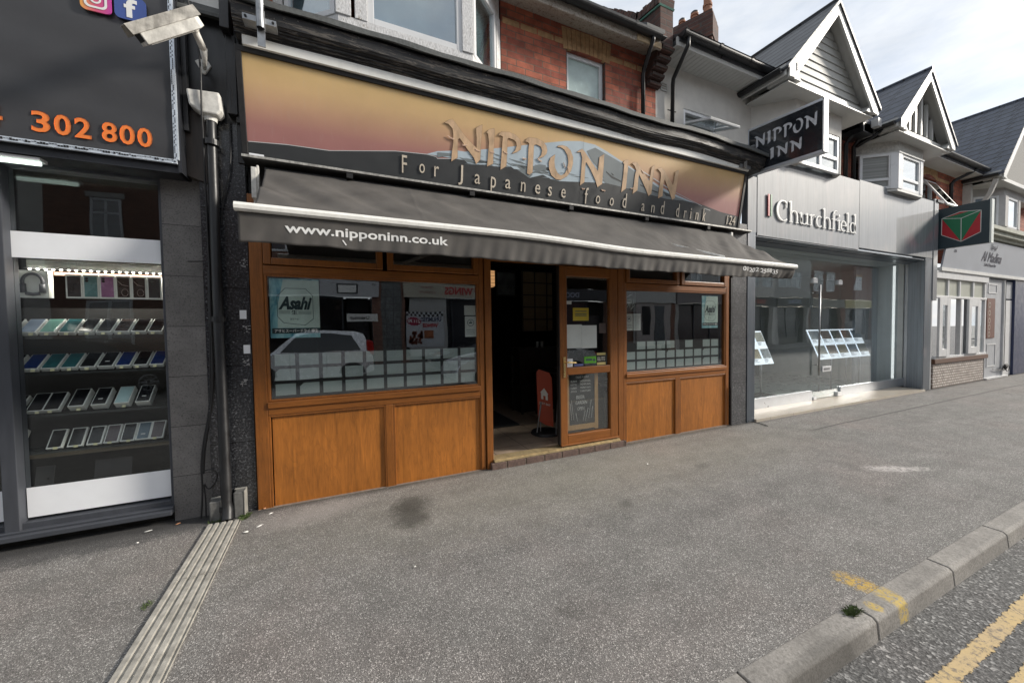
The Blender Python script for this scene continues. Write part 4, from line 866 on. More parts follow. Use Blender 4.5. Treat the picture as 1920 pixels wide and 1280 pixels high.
def interior():
    # chalk board menu leaning behind the lower door glass
    t = thing('menu_board', (2.58, 0.06, 0.30), 'chalk menu board in a light wood frame behind the lower door glass', 'menu board')
    box('slate', M('chalkboard', (0.022,0.023,0.023), 0.7, var=0.2), t, 2.375, 2.74, 0.056, 0.062, 0.36, 0.955)
    g = G(); g.box(2.335, 2.375, 0.05, 0.07, 0.30, 0.96); g.box(2.74, 2.79, 0.05, 0.07, 0.285, 0.96); g.box(2.375, 2.74, 0.051, 0.069, 0.30, 0.36); g.build('frame', M('pale_wood',(0.42,0.25,0.10),0.6,var=0.2,vs=8,stretch=(8,1,1)), t)
    ch = G(); u, v = (1,0,0), (0,0,1)
    for s, x, z, w, h in (('TAKE AWAY',2.47,0.91,0.19,0.026),('SUSHI',2.40,0.865,0.085,0.022),('NOODLES',2.53,0.865,0.15,0.022),('KATSU',2.40,0.825,0.085,0.022),('TEMPURA',2.53,0.825,0.15,0.022),('CURRY',2.40,0.785,0.085,0.022),('TERIYAKI',2.53,0.785,0.15,0.022),('GYOZA',2.40,0.745,0.085,0.022),('YAKITORI',2.53,0.745,0.15,0.022),('BEER',2.475,0.665,0.12,0.04),('GARDEN',2.465,0.60,0.165,0.04),('OPEN',2.49,0.53,0.10,0.038)):
        text(ch, s, (x, 0.0545, z), u, v, w, h, thick=0.0005, shear=random.uniform(-0.1,0.1))
    for (x0,z0,x1,z1) in ((2.39,0.62,2.41,0.42),(2.405,0.66,2.44,0.42),(2.47,0.50,2.49,0.40),(2.60,0.52,2.57,0.39),(2.645,0.55,2.60,0.39),(2.69,0.64,2.65,0.42),(2.71,0.56,2.69,0.42)):
        ch.tube([(x0,0.055,z0),(x1,0.055,z1)], [0.004,0.002], 5)
    ch.build('chalk_writing', M('chalk',(0.62,0.62,0.60),0.9,var=0.25,vs=60), t)
    # orange pavement sign on metal legs inside the door
    t = thing('takeaway_sign', (2.40, 0.65, 0.13), 'orange delivery sign on grey metal legs with a black base just inside the doorway', 'sign')
    org = Vector((2.265, 0.62, 0.30)); ux = Vector((0.17, -0.10, -0.055)); uz = Vector((0.01, 0.05, 0.68))
    g = G(); k = [(0,0.02),(0,0.93),(0.12,1.0),(0.85,0.99),(1,0.9),(1,-0.02),(0.5,-0.03)]
    a = [org+ux*p+uz*q for p,q in k]; nrm = ux.cross(uz).normalized()*0.008; n = len(k)
    g.add([p for p in a]+[p-nrm for p in a], [tuple(range(n)), tuple(range(2*n-1,n-1,-1))]+[(i,(i+1)%n,(i+1)%n+n,i+n) for i in range(n)]).build('panel', M('orange_board',(0.40,0.05,0.012),0.45,var=0.08), t)
    u_, v_ = ux.normalized(), uz.normalized()
    tx = G(); text(tx, 'JUST EAT', org+ux*0.12+uz*0.34+nrm*1.3, u_, v_, 0.15, 0.035, bold=0.01, thick=0.001)
    o2 = org+ux*0.25+uz*0.45+nrm*1.3; tx.plate(o2, u_, v_, [(0,0),(0,0.08),(-0.01,0.08),(0.045,0.15),(0.10,0.08),(0.09,0.08),(0.09,0),(0.06,0),(0.06,0.05),(0.03,0.05),(0.03,0)], 0.001)
    tx.build('lettering', M('white_print',(0.7,0.68,0.62),0.5), t)
    g = G(); g.tube([(2.30,0.60,0.55),(2.235,0.60,0.16)],0.010,8); g.tube([(2.47,0.46,0.60),(2.425,0.44,0.15)],0.010,8); g.tube([(2.30,0.62,0.16),(2.32,0.70,0.9)],0.008,8); g.build_each('leg', STEEL, t)
    G().tube([(2.38,0.62,0.13),(2.38,0.62,0.165)],[0.20,0.185],28).build('base', M('rubber_base',(0.015,0.015,0.016),0.6), t)
    tag(G().box(1.40,2.25,1.15,2.3,0.130,0.142).build('door_mat', M('charcoal_mat',(0.022,0.022,0.024),0.95,var=0.3)), 'black door mat on the beige tiles inside', 'mat')
    # paper lantern, shoji screen, picture, counter, tables and chairs deep in the dark room
    t = thing('paper_lantern', (1.90, 1.4, 1.95), 'glowing orange paper lantern beside the doorway', 'lantern')
    box('shade', M('lantern_paper', (0.75,0.40,0.17), 0.8, var=0.2, vs=12, emit=0.25), t, 1.90, 2.02, 1.45, 1.57, 2.13, 2.36)
    g = G(); [g.box(1.898,2.022,1.448,1.452,z,z+0.005) for z in (2.13,2.18,2.23,2.28,2.33)]; g.build('ribs', TIMBERDARK, t)
    t = thing('shoji_screen', (3.2, 2.4, 1.3), 'cream paper screen with a dark square lattice at the back of the doorway', 'screen')
    box('paper', M('shoji_paper',(0.24,0.19,0.115),0.9,var=0.1), t, 2.92, 3.55, 2.4, 2.41, 1.45, 2.55)
    g = G(); [g.box(x,x+0.015,2.385,2.399,1.45,2.55) for x in (2.92,3.17,3.42)]; [g.box(2.92,3.55,2.384,2.398,z,z+0.015) for z in (1.45,1.67,1.89,2.11,2.33,2.535)]; g.build('lattice', BLACK, t)
    t = thing('framed_picture', (2.6, 2.6, 2.1), 'dim framed picture on the dark back wall', 'picture'); box('frame', BLACK, t, 2.50, 2.90, 2.6, 2.63, 2.1, 2.56); box('print', M('dim_print',(0.08,0.10,0.11),0.6,var=0.7,vs=7), t, 2.53, 2.87, 2.595, 2.599, 2.13, 2.53)
    BW = M('black_wood',(0.02,0.016,0.014),0.35,var=0.2)
    t = thing('counter', (2.9, 2.2, 0.13), 'dark bar counter below the paper screen', 'counter'); box('top', BW, t, 2.55, 4.0, 1.8, 2.3, 1.15, 1.19); box('body', BW, t, 2.6, 3.95, 1.85, 2.25, 0.13, 1.149)
    t = thing('glass_tumbler', (3.0, 1.95, 1.19), 'two short glasses catching light on the dark counter', 'glass'); G().tube([(2.98,1.95,1.191),(2.98,1.95,1.29)],[0.03,0.035],12).tube([(3.07,1.95,1.191),(3.07,1.95,1.29)],[0.03,0.035],12).build('glass', M('tumbler',(0.25,0.27,0.28),0.15), t)
    def table(x, y, lab):
        t = thing('dining_table', (x, y, 0.13), lab, 'table', 'dark dining tables'); box('tabletop', BW, t, x-.35, x+.35, y-.35, y+.35, 0.83, 0.86, bevel=0.004)
        for a in (-.3,.3):
            for b in (-.3,.3): box('leg', BW, t, x+a-.02, x+a+.02, y+b-.02, y+b+.02, 0.13, 0.83)
    def chair(x, y, lab, f=1):
        t = thing('dining_chair', (x, y, 0.13), lab, 'chair', 'dark dining chairs'); box('seat', BW, t, x-.2, x+.2, y-.2, y+.2, 0.56, 0.60, bevel=0.004)
        for a in (-.18,.18):
            for b in (-.18,.18): box('leg', BW, t, x+a-.015, x+a+.015, y+b-.015, y+b+.015, 0.13, 0.56)
        g = G(); g.box(x-.2, x-.17, y+.18*f-.015, y+.18*f+.015, 0.6, 1.05); g.box(x+.17, x+.2, y+.18*f-.015, y+.18*f+.015, 0.6, 1.05)
        for z in (0.72,0.85,0.98): g.box(x-.17, x+.17, y+.18*f-.008, y+.18*f+.008, z, z+0.06)
        g.build('backrest', BW, t)
    table(0.2,1.2,'dark dining table behind the left window film, left one'); chair(-0.2,1.75,'dark dining chair at the back of the left window table'); table(4.1,1.2,'dark dining table behind the right window film'); chair(4.1,1.75,'dark dining chair behind the right window table'); table(3.1,1.35,'dark dining table behind the chalk board door'); chair(2.75,1.9,'dark dining chair beside the counter')
    box('menu_shelf', BW, RB, 2.85, 3.0, 0.2, 0.5, 0.13, 0.75)
interior()
# ---------------------------------------------------------------- fascia sign
SP0 = Vector((0, -0.02, 2.905)); SUP = Vector((0, -0.12, 0.765)).normalized(); SN = Vector((1,0,0)).cross(SUP)
ART = {"N1": [[0.909, 0.557],[0.956, 0.593],[0.985, 0.602],[1.006, 0.588],[1.113, 0.479],[1.233, 0.392],[1.23, 0.496],[1.22, 0.569],[1.254, 0.598],[1.285, 0.613],[1.282, 0.506],[1.276, 0.395],[1.275, 0.293],[1.234, 0.245],[1.208, 0.299],[1.144, 0.36],[1.059, 0.452],[1.045, 0.437],[1.041, 0.362],[1.043, 0.271],[1.009, 0.249],[0.982, 0.228],[0.987, 0.312],[0.998, 0.396],[0.996, 0.477],[0.989, 0.52],[0.948, 0.553]], "I1": [[1.328, 0.552],[1.356, 0.583],[1.409, 0.606],[1.419, 0.587],[1.415, 0.471],[1.412, 0.367],[1.413, 0.276],[1.37, 0.252],[1.35, 0.24],[1.356, 0.341],[1.361, 0.461],[1.348, 0.544]], "P1": [[1.456, 0.547],[1.474, 0.576],[1.494, 0.591],[1.574, 0.602],[1.647, 0.591],[1.695, 0.561],[1.716, 0.508],[1.712, 0.463],[1.666, 0.428],[1.615, 0.406],[1.65, 0.443],[1.665, 0.49],[1.656, 0.523],[1.629, 0.54],[1.572, 0.547],[1.559, 0.532],[1.561, 0.41],[1.56, 0.278],[1.53, 0.255],[1.496, 0.232],[1.5, 0.347],[1.504, 0.487],[1.508, 0.548],[1.485, 0.554]], "P2": [[1.759, 0.546],[1.779, 0.581],[1.804, 0.594],[1.891, 0.602],[1.969, 0.584],[2.01, 0.551],[2.025, 0.508],[2.016, 0.47],[1.98, 0.436],[1.92, 0.408],[1.956, 0.45],[1.964, 0.497],[1.945, 0.53],[1.889, 0.543],[1.863, 0.529],[1.863, 0.408],[1.864, 0.262],[1.828, 0.233],[1.8, 0.243],[1.803, 0.361],[1.801, 0.478],[1.806, 0.537],[1.781, 0.548]], "O": [[2.151, 0.576],[2.207, 0.591],[2.266, 0.587],[2.316, 0.558],[2.352, 0.498],[2.358, 0.433],[2.341, 0.353],[2.293, 0.288],[2.214, 0.238],[2.155, 0.235],[2.095, 0.268],[2.061, 0.329],[2.053, 0.393],[2.07, 0.442],[2.124, 0.483],[2.12, 0.413],[2.134, 0.35],[2.173, 0.299],[2.216, 0.282],[2.261, 0.308],[2.292, 0.365],[2.297, 0.442],[2.279, 0.505],[2.234, 0.553],[2.186, 0.568],[2.146, 0.561]], "N2": [[2.395, 0.553],[2.435, 0.583],[2.468, 0.599],[2.496, 0.581],[2.579, 0.507],[2.701, 0.401],[2.707, 0.554],[2.768, 0.596],[2.774, 0.498],[2.774, 0.389],[2.774, 0.275],[2.714, 0.23],[2.677, 0.302],[2.596, 0.407],[2.536, 0.47],[2.523, 0.462],[2.525, 0.362],[2.528, 0.259],[2.473, 0.217],[2.473, 0.374],[2.473, 0.509],[2.449, 0.562]], "I2": [[3.047, 0.551],[3.075, 0.581],[3.123, 0.596],[3.13, 0.546],[3.128, 0.414],[3.128, 0.272],[3.064, 0.221],[3.068, 0.34],[3.07, 0.471],[3.068, 0.536]], "N3": [[3.185, 0.564],[3.214, 0.585],[3.26, 0.585],[3.318, 0.543],[3.478, 0.408],[3.489, 0.516],[3.494, 0.57],[3.537, 0.601],[3.539, 0.504],[3.535, 0.396],[3.534, 0.268],[3.491, 0.233],[3.455, 0.287],[3.31, 0.46],[3.302, 0.421],[3.309, 0.278],[3.238, 0.225],[3.243, 0.326],[3.247, 0.441],[3.258, 0.5],[3.227, 0.542]], "N4": [[3.591, 0.566],[3.65, 0.59],[3.695, 0.572],[3.879, 0.415],[3.885, 0.507],[3.894, 0.578],[3.948, 0.606],[3.949, 0.516],[3.943, 0.383],[3.934, 0.264],[3.894, 0.237],[3.865, 0.281],[3.727, 0.463],[3.714, 0.412],[3.724, 0.263],[3.652, 0.226],[3.652, 0.354],[3.66, 0.483],[3.652, 0.531]], "dark": [[-0.654, 0.11],[-0.387, 0.133],[-0.079, 0.141],[0.469, 0.232],[0.747, 0.252],[0.835, 0.245],[0.848, 0.231],[0.991, 0.254],[1.111, 0.261],[1.148, 0.238],[1.311, 0.247],[1.46, 0.257],[1.633, 0.28],[1.719, 0.249],[1.83, 0.202],[1.993, 0.258],[2.086, 0.23],[2.204, 0.223],[2.705, 0.279],[2.857, 0.291],[3.069, 0.283],[3.44, 0.257],[3.663, 0.245],[3.807, 0.238],[4.161, 0.256],[4.48, 0.242],[4.823, 0.194],[5.177, 0.176]], "blue": [[0.747, 0.256],[0.847, 0.298],[1.043, 0.338],[1.117, 0.34],[1.276, 0.387],[1.501, 0.443],[1.724, 0.505],[2.014, 0.583],[2.249, 0.644],[2.437, 0.676],[2.636, 0.675],[2.817, 0.631],[3.046, 0.56],[3.273, 0.492],[3.641, 0.382],[3.847, 0.33],[4.082, 0.288],[4.317, 0.25]], "grey": [[2.639, 0.644],[2.531, 0.591],[2.564, 0.548],[2.63, 0.485],[2.694, 0.447],[2.777, 0.362],[2.815, 0.293],[3.069, 0.283],[3.44, 0.257],[3.663, 0.245],[3.807, 0.238],[4.161, 0.258],[3.852, 0.3],[3.646, 0.353],[3.276, 0.475],[3.047, 0.542]], "g2": [[0.847, 0.288],[0.98, 0.301],[0.981, 0.278],[0.901, 0.26],[0.848, 0.239]], "blob1": [[1.612, 0.281],[1.684, 0.306],[1.76, 0.282],[1.782, 0.267],[1.871, 0.244],[1.83, 0.197],[1.719, 0.249]], "blob2": [[1.866, 0.326],[1.941, 0.356],[2.019, 0.36],[2.027, 0.324],[1.946, 0.283],[1.868, 0.29]], "streaks": [[[2.818, 0.423],[2.908, 0.382],[3.055, 0.347],[3.056, 0.333],[2.91, 0.359],[2.826, 0.406]],[[2.891, 0.416],[2.917, 0.406],[2.943, 0.391],[2.912, 0.392]],[[3.345, 0.35],[3.484, 0.321],[3.64, 0.302],[3.642, 0.287],[3.487, 0.306],[3.354, 0.337]],[[3.723, 0.313],[3.824, 0.306],[3.874, 0.272],[3.787, 0.271]],[[3.141, 0.317],[3.302, 0.286],[3.438, 0.266],[3.426, 0.254],[3.291, 0.27],[3.144, 0.298]]]}
def fascia_sign():
    t = thing('restaurant_fascia_sign', (2.3, -0.05, 2.90), 'long sunset mountain sign with bamboo letters reading NIPPON INN above the awning', 'sign')
    U = Vector((1,0,0)); org = SP0
    m, N, L, b = nt_new('sunset_print'); g_ = N.new('ShaderNodeNewGeometry'); sp = N.new('ShaderNodeSeparateXYZ'); L.new(g_.outputs['Position'], sp.inputs[0])
    # printed gradient: its bands drift a little along the board
    ma = N.new('ShaderNodeMath'); ma.operation = 'MULTIPLY_ADD'; ma.inputs[1].default_value = -0.016; L.new(sp.outputs['X'], ma.inputs[0]); L.new(sp.outputs['Z'], ma.inputs[2])
    mr = N.new('ShaderNodeMapRange'); mr.inputs['From Min'].default_value = 2.99; mr.inputs['From Max'].default_value = 3.67; L.new(ma.outputs[0], mr.inputs['Value'])
    nz = noise(N, L, pos(N, L, (1, 1, 1)), 2.2, 5, 0.6)
    c = ramp(N, L, mr.outputs[0], (0.0, (0.38,0.17,0.165)), (0.25, (0.42,0.20,0.175)), (0.50, (0.56,0.335,0.205)), (0.70, (0.67,0.45,0.225)), (1.0, (0.69,0.49,0.215)))
    c = mixc(N, L, 1, c, ramp(N, L, nz, (0.3, 0.92), (0.7, 1.06)), 'MULTIPLY')
    c = mixc(N, L, ramp(N, L, noise(N, L, pos(N, L, (10,10,0.6)), 3, 6, 0.7), (0.55, 0.0), (0.8, 0.18)), c, (0.5,0.46,0.40))
    L.new(c, b.inputs['Base Color']); b.inputs['Roughness'].default_value = 0.42
    G().plate(org-SN*0.03, U, SUP, [(-0.66,0.0),(5.215,0.0),(5.215,0.745),(-0.66,0.745)], 0.03).build('panel', m, t)
    def poly(name, pts, mat, off, th=0.0012, parent=t):
        return G().plate(org+SN*off, U, SUP, pts, th).build(name, mat, parent)
    blue = ART['blue']; dark = ART['dark']
    poly('snow_slopes', blue+[tuple(p) for p in reversed([q for q in dark if 1.05 < q[0] < 4.12])], MTBLUE, 0.0012)
    poly('rock_slope', ART['grey'], MTGREY, 0.0026)
    for k in ('g2','blob1','blob2'): poly('rock_patch', ART[k], MTGREY, 0.0028)
    poly('foreground_band', [(-0.66,0.001)]+[(-0.66, dark[0][1])]+dark[:]+[(5.215, dark[-1][1]-0.01),(5.215,0.001)], MTDARK, 0.0040)
    g = G()
    for s in ART['streaks'][:4]: g.plate(org+SN*0.0042, U, SUP, s, 0.0008)
    g.build('ink_streaks', MTDARK, t)
    gb, gd = G(), G(); rq = random.Random(31)
    for i in range(46):      # brushed ridge marks along the snow edge
        k = rq.randrange(9, 22); p0, p1 = dark[k], dark[k+1]; q = rq.random(); u0 = p0[0]+(p1[0]-p0[0])*q; v0 = p0[1]+(p1[1]-p0[1])*q
        w_, h_ = rq.uniform(0.03, 0.14), rq.uniform(0.004, 0.014); dv = rq.uniform(-0.006, 0.11); sl_ = rq.uniform(-0.25, 0.15)
        (gb if dv > 0.01 else gd).plate(org+SN*(0.0030 if dv > 0.01 else 0.0056), U, SUP, [(u0-w_,v0+dv-w_*sl_),(u0-w_*.2,v0+dv-h_),(u0+w_,v0+dv+w_*sl_),(u0+w_*.3,v0+dv+h_)], 0.0004)
    gb.build('ridge_marks', MTGREY, t); gd.build('snow_marks', MTBLUE, t)
    g = G()
    for i in range(0, 7):
        a, b2 = dark[i], dark[i+1]; g.plate(org+SN*0.0052, U, SUP, [(a[0],a[1]-0.002),(b2[0],b2[1]-0.002),(b2[0],b2[1]+0.004),(a[0],a[1]+0.003)], 0.0004)
    for a, b2, w in (((3.35,0.50),(3.9,0.335),0.012),((3.95,0.33),(4.45,0.225),0.006),((4.5,0.2),(4.62,0.185),0.008)):
        g.plate(org+SN*0.0052, U, SUP, [(a[0],a[1]),(b2[0],b2[1]),(b2[0],b2[1]+w),(a[0],a[1]+w)], 0.0004)
    g.build('snow_line', M('pale_line', (0.55,0.57,0.57), 0.5, var=0), t)
    # outlined bamboo letters NIPPON INN, each its own raised shape
    for k in ('N1','I1','P1','P2','O','N2','I2','N3','N4'):
        pts = ART[k]; G().plate(org+SN*0.006, U, SUP, pts, 0.0025).build('bamboo_letter', BAMBOO, t)
        cx = sum(p[0] for p in pts)/len(pts); cz = sum(p[1] for p in pts)/len(pts)
        # thin dark outline a few mm wide
        g = G(); n = len(pts); ar = sum(pts[i][0]*pts[(i+1)%n][1]-pts[(i+1)%n][0]*pts[i][1] for i in range(n)); sgn = 1 if ar > 0 else -1
        for i in range(n):
            a = Vector((*pts[i],0)); b2 = Vector((*pts[(i+1)%n],0)); d = (b2-a); 
            if d.length < 1e-4: continue
            d.normalize(); q = Vector((d.y,-d.x,0))*sgn*0.0020; e = d*0.002
            g.plate(org+SN*0.0062, U, SUP, [((a-e).x,(a-e).y),((b2+e).x,(b2+e).y),((b2+e+q).x,(b2+e+q).y),((a-e+q).x,(a-e+q).y)], 0.0006)
        g.build('letter_outline', BAMBOO_EDGE, t)
    g = G()
    P3 = lambda u, v: org+U*u+SUP*v+SN*0.009
    for (u, v, w, tl) in ((0.975,0.44,0.07,-0.3),(1.11,0.40,0.05,0.1),(1.245,0.375,0.055,-0.2),(1.40,0.385,0.045,0.1),(1.545,0.405,0.05,-0.3),(1.76,0.385,0.05,0),(1.94,0.40,0.06,-0.4),(2.25,0.40,0.05,-1.0),(2.30,0.36,0.06,-1.2),(2.52,0.19,0.045,0),(2.80,0.21,0.06,-0.1),(3.22,0.29,0.05,0.2),(3.36,0.50,0.055,-0.6)):
        d = Vector((w/2*math.cos(tl), w/2*math.sin(tl), 0)); g.tube([P3(u-d.x, v-d.y), P3(u, v-0.004), P3(u+d.x, v+d.y)], 0.0035, 5); g.tube([P3(u-d.x*.8, v-d.y-0.012), P3(u+d.x*.8, v+d.y-0.008)], 0.003, 5)
    g.build('letter_binding', STRAP, t)
    g = G(); sh = G()
    def word(s, u0, u1, v0, v1, **k):
        text(g, s, org+U*u0+SUP*v0+SN*0.010, U, SUP, u1-u0, v1-v0, thick=0.004, **k)
    adv = [('F',0.520,0.565,0.055,0.208),('o',0.678,0.728,0.078,0.160),('r',0.818,0.862,0.066,0.160),('J',1.055,1.100,0.025,0.210),('a',1.222,1.280,0.060,0.150),('p',1.395,1.450,-0.005,0.150),('a',1.555,1.615,0.060,0.150),('n',1.735,1.788,0.055,0.150),('e',1.905,1.965,0.055,0.150),('s',2.065,2.110,0.052,0.150),('e',2.232,2.288,0.055,0.150),
           ('f',2.545,2.590,0.030,0.205),('o',2.705,2.762,0.050,0.140),('o',2.905,2.962,0.050,0.140),('d',3.095,3.152,0.050,0.215),('a',3.395,3.445,0.045,0.135),('n',3.555,3.610,0.045,0.135),('d',3.715,3.770,0.045,0.205),('d',3.985,4.035,0.040,0.205),('r',4.130,4.168,0.040,0.135),('i',4.245,4.262,0.040,0.175),('n',4.345,4.398,0.040,0.135),('k',4.485,4.535,0.040,0.200)]
    for ch, u0, u1, v0, v1 in adv: word(ch, u0, u1, v0, v1)
    word('124', 4.972, 5.150, 0.045, 0.165)
    g.build('strapline_lettering', CREAMLET, t)
    # frame
    f = G(); T = 0.055
    f.plate(org-SN*0.04, U, SUP, [(-0.70,0.745),(5.255,0.745),(5.255,0.785),(-0.70,0.785)], T); f.plate(org-SN*0.04, U, SUP, [(-0.70,-0.02),(-0.66,-0.02),(-0.66,0.745),(-0.70,0.745)], T); f.plate(org-SN*0.04, U, SUP, [(5.215,-0.02),(5.255,-0.02),(5.255,0.745),(5.215,0.745)], T)
    f.build('frame', M('black_frame', (0.016,0.015,0.015), 0.5, var=0.4, vs=30), t, bevel=0.003)
    e = G(); r = random.Random(3); u = -0.66   # ragged paint edge along the top rail
    while u < 5.2:
        w = r.uniform(0.01, 0.06); e.plate(org-SN*0.03+SUP*0.785, U, SUP, [(u,0),(u+w,0),(u+w*.7,r.uniform(0.001,0.006)),(u+w*.2,r.uniform(0.001,0.006))], 0.02); u += w*r.uniform(1,3)
    e.build('ragged_paint', BLACKPAINT, t)
    f = G(); f.plate(org-SN*0.03, U, SUP, [(-0.69,-0.02),(5.25,-0.02),(5.25,0.0),(-0.69,0.0)], 0.05); f.build('lower_trim', M('worn_trim', (0.50,0.48,0.44), 0.5, metal=0.4, var=0.5, vs=35, dirt=0.5), t)
    f = G(); f.box(-0.69, 5.42, -0.10, 0.10, 2.855, 2.880); tr2 = G(); tr2.box(-0.69, 5.42, -0.112, -0.101, 2.866, 2.884); tr2.build('bright_trim', M('bright_worn_trim', (0.40,0.39,0.36), 0.45, metal=0.2, var=0.5, vs=40, dirt=0.5), t)
    f.build('drip_ledge', M('dark_ledge',(0.03,0.028,0.026),0.6,var=0.3), t, bevel=0.003)
    box('maker_label', WHITEVINYL, t, -0.655, -0.555, -0.031, -0.0285, 2.908, 2.930)
    j = G(); j.plate(org+SN*0.0065, U, SUP, [(2.478,0.0),(2.4795,0.0),(2.4795,0.745),(2.478,0.745)], 0.0003); j.build('panel_joint', BLACK, t)
fascia_sign()
def cornice():
    P = RB
    G().prism([(-0.180,3.675),(-0.186,3.742),(0.10,3.742),(0.10,3.675)], 'x', -0.645, 5.24).build('fascia_strip', WHITEBOARD, P)
    pr = [(0.10,3.743),(-0.189,3.743),(-0.192,3.756),(-0.203,3.758),(-0.206,3.772),(-0.220,3.773),(-0.223,3.788),(-0.236,3.790),(-0.239,3.802),(-0.252,3.804),(-0.257,3.818),(-0.262,3.822),(-0.270,3.908),(0.10,3.95)]
    # sagging old timber: built in segments that wander by a few mm
    g = G(); r = random.Random(6); xs = [-0.69+i*0.305 for i in range(21)]; n = len(pr)
    xs[-1] = 5.47
    sag = lambda x: -0.018*math.exp(-((x-3.2)/0.6)**2)-0.045*max(0, (x-4.0)/1.4)**2+0.004*math.sin(x*5)
    rings = [[(x, p[0]+0.004*math.sin(x*3+k), p[1]+sag(x)) for k, p in enumerate(pr)] for x in xs]
    vs = [q for rg in rings for q in rg]; fs = [tuple(range(n)), tuple(range((len(xs)-1)*n, len(xs)*n))[::-1]]
    for i in range(len(xs)-1): fs += [(i*n+k, i*n+(k+1)%n, (i+1)*n+(k+1)%n, (i+1)*n+k) for k in range(n)]
    g.add(vs, fs).build('cornice', BLACKPAINT, P)
    pl = [(0.31,4.30),(0.10,4.12),(-0.30,3.965),(-0.305,3.918),(-0.290,3.916),(-0.285,3.945),(0.10,4.05),(0.31,4.2)]; n = len(pl)
    xs = [-0.70+i*0.155 for i in range(41)]; rings = [[(x, p[0]+0.003*math.sin(x*7), p[1]+sag(x)*1.1+0.004*math.sin(x*11+k)) for k, p in enumerate(pl)] for x in xs]
    vs = [q for rg in rings for q in rg]; fs = [tuple(range(n)), tuple(range((len(xs)-1)*n, len(xs)*n))[::-1]]
    for i in range(len(xs)-1): fs += [(i*n+k, i*n+(k+1)%n, (i+1)*n+(k+1)%n, (i+1)*n+k) for k in range(n)]
    G().add(vs, fs).build('lead_ledge', LEAD, P)
    # curls of flaking paint
    fl = G(); r = random.Random(12)
    for i in range(26):
        x = r.uniform(-0.6, 5.2) if i > 14 else r.uniform(-0.6, 0.6); z = r.uniform(3.83, 3.90)+sag(x); s = r.uniform(0.006, 0.016); y = -0.268
        fl.add([(x,y,z),(x+s*r.uniform(.6,1.4),y-0.002,z+s*r.uniform(-.4,.4)),(x+s*.5,y-s*.7,z+s*r.uniform(.2,1.0))], [(0,1,2)])
    fl.build('paint_flake', M('paint_flake',(0.22,0.21,0.20),0.7,var=0.4,vs=30), P)
cornice()
def banner_poles():
    t = thing('flagpole_bracket', (-0.53, -0.1, 3.7), 'galvanised tube socket on a bolted plate at the left end of the cornice', 'bracket')
    G().tube([(-0.500,-0.345,4.15),(-0.500,-0.345,3.80),(-0.500,-0.335,3.72)], 0.026, 16, cap=False).build('tube', STEEL, t, smooth=True)
    box('flat_bar', STEEL, t, -0.525, -0.475, -0.318, -0.310, 3.60, 3.86); box('cross_plate', STEEL, t, -0.615, -0.405, -0.310, -0.188, 3.775, 3.815)
    g = G(); [g.tube([(x,-0.311,3.795),(x,-0.317,3.795)],0.009,10) for x in (-0.595,-0.425)]; g.build('bolt', BLACK, t)
    t = thing('sign_bracket', (5.2, -0.1, 3.7), 'galvanised angled tube bracket holding the right end near the blade sign', 'bracket')
    G().tube([(5.10,-0.215,3.68),(5.105,-0.225,3.84),(5.30,-0.14,4.02),(5.47,-0.10,4.10)], 0.022, 14).build('tube', STEEL, t, smooth=True)
    box('cross_plate', STEEL, t, 5.02, 5.24, -0.205, -0.188, 3.69, 3.735)
banner_poles()
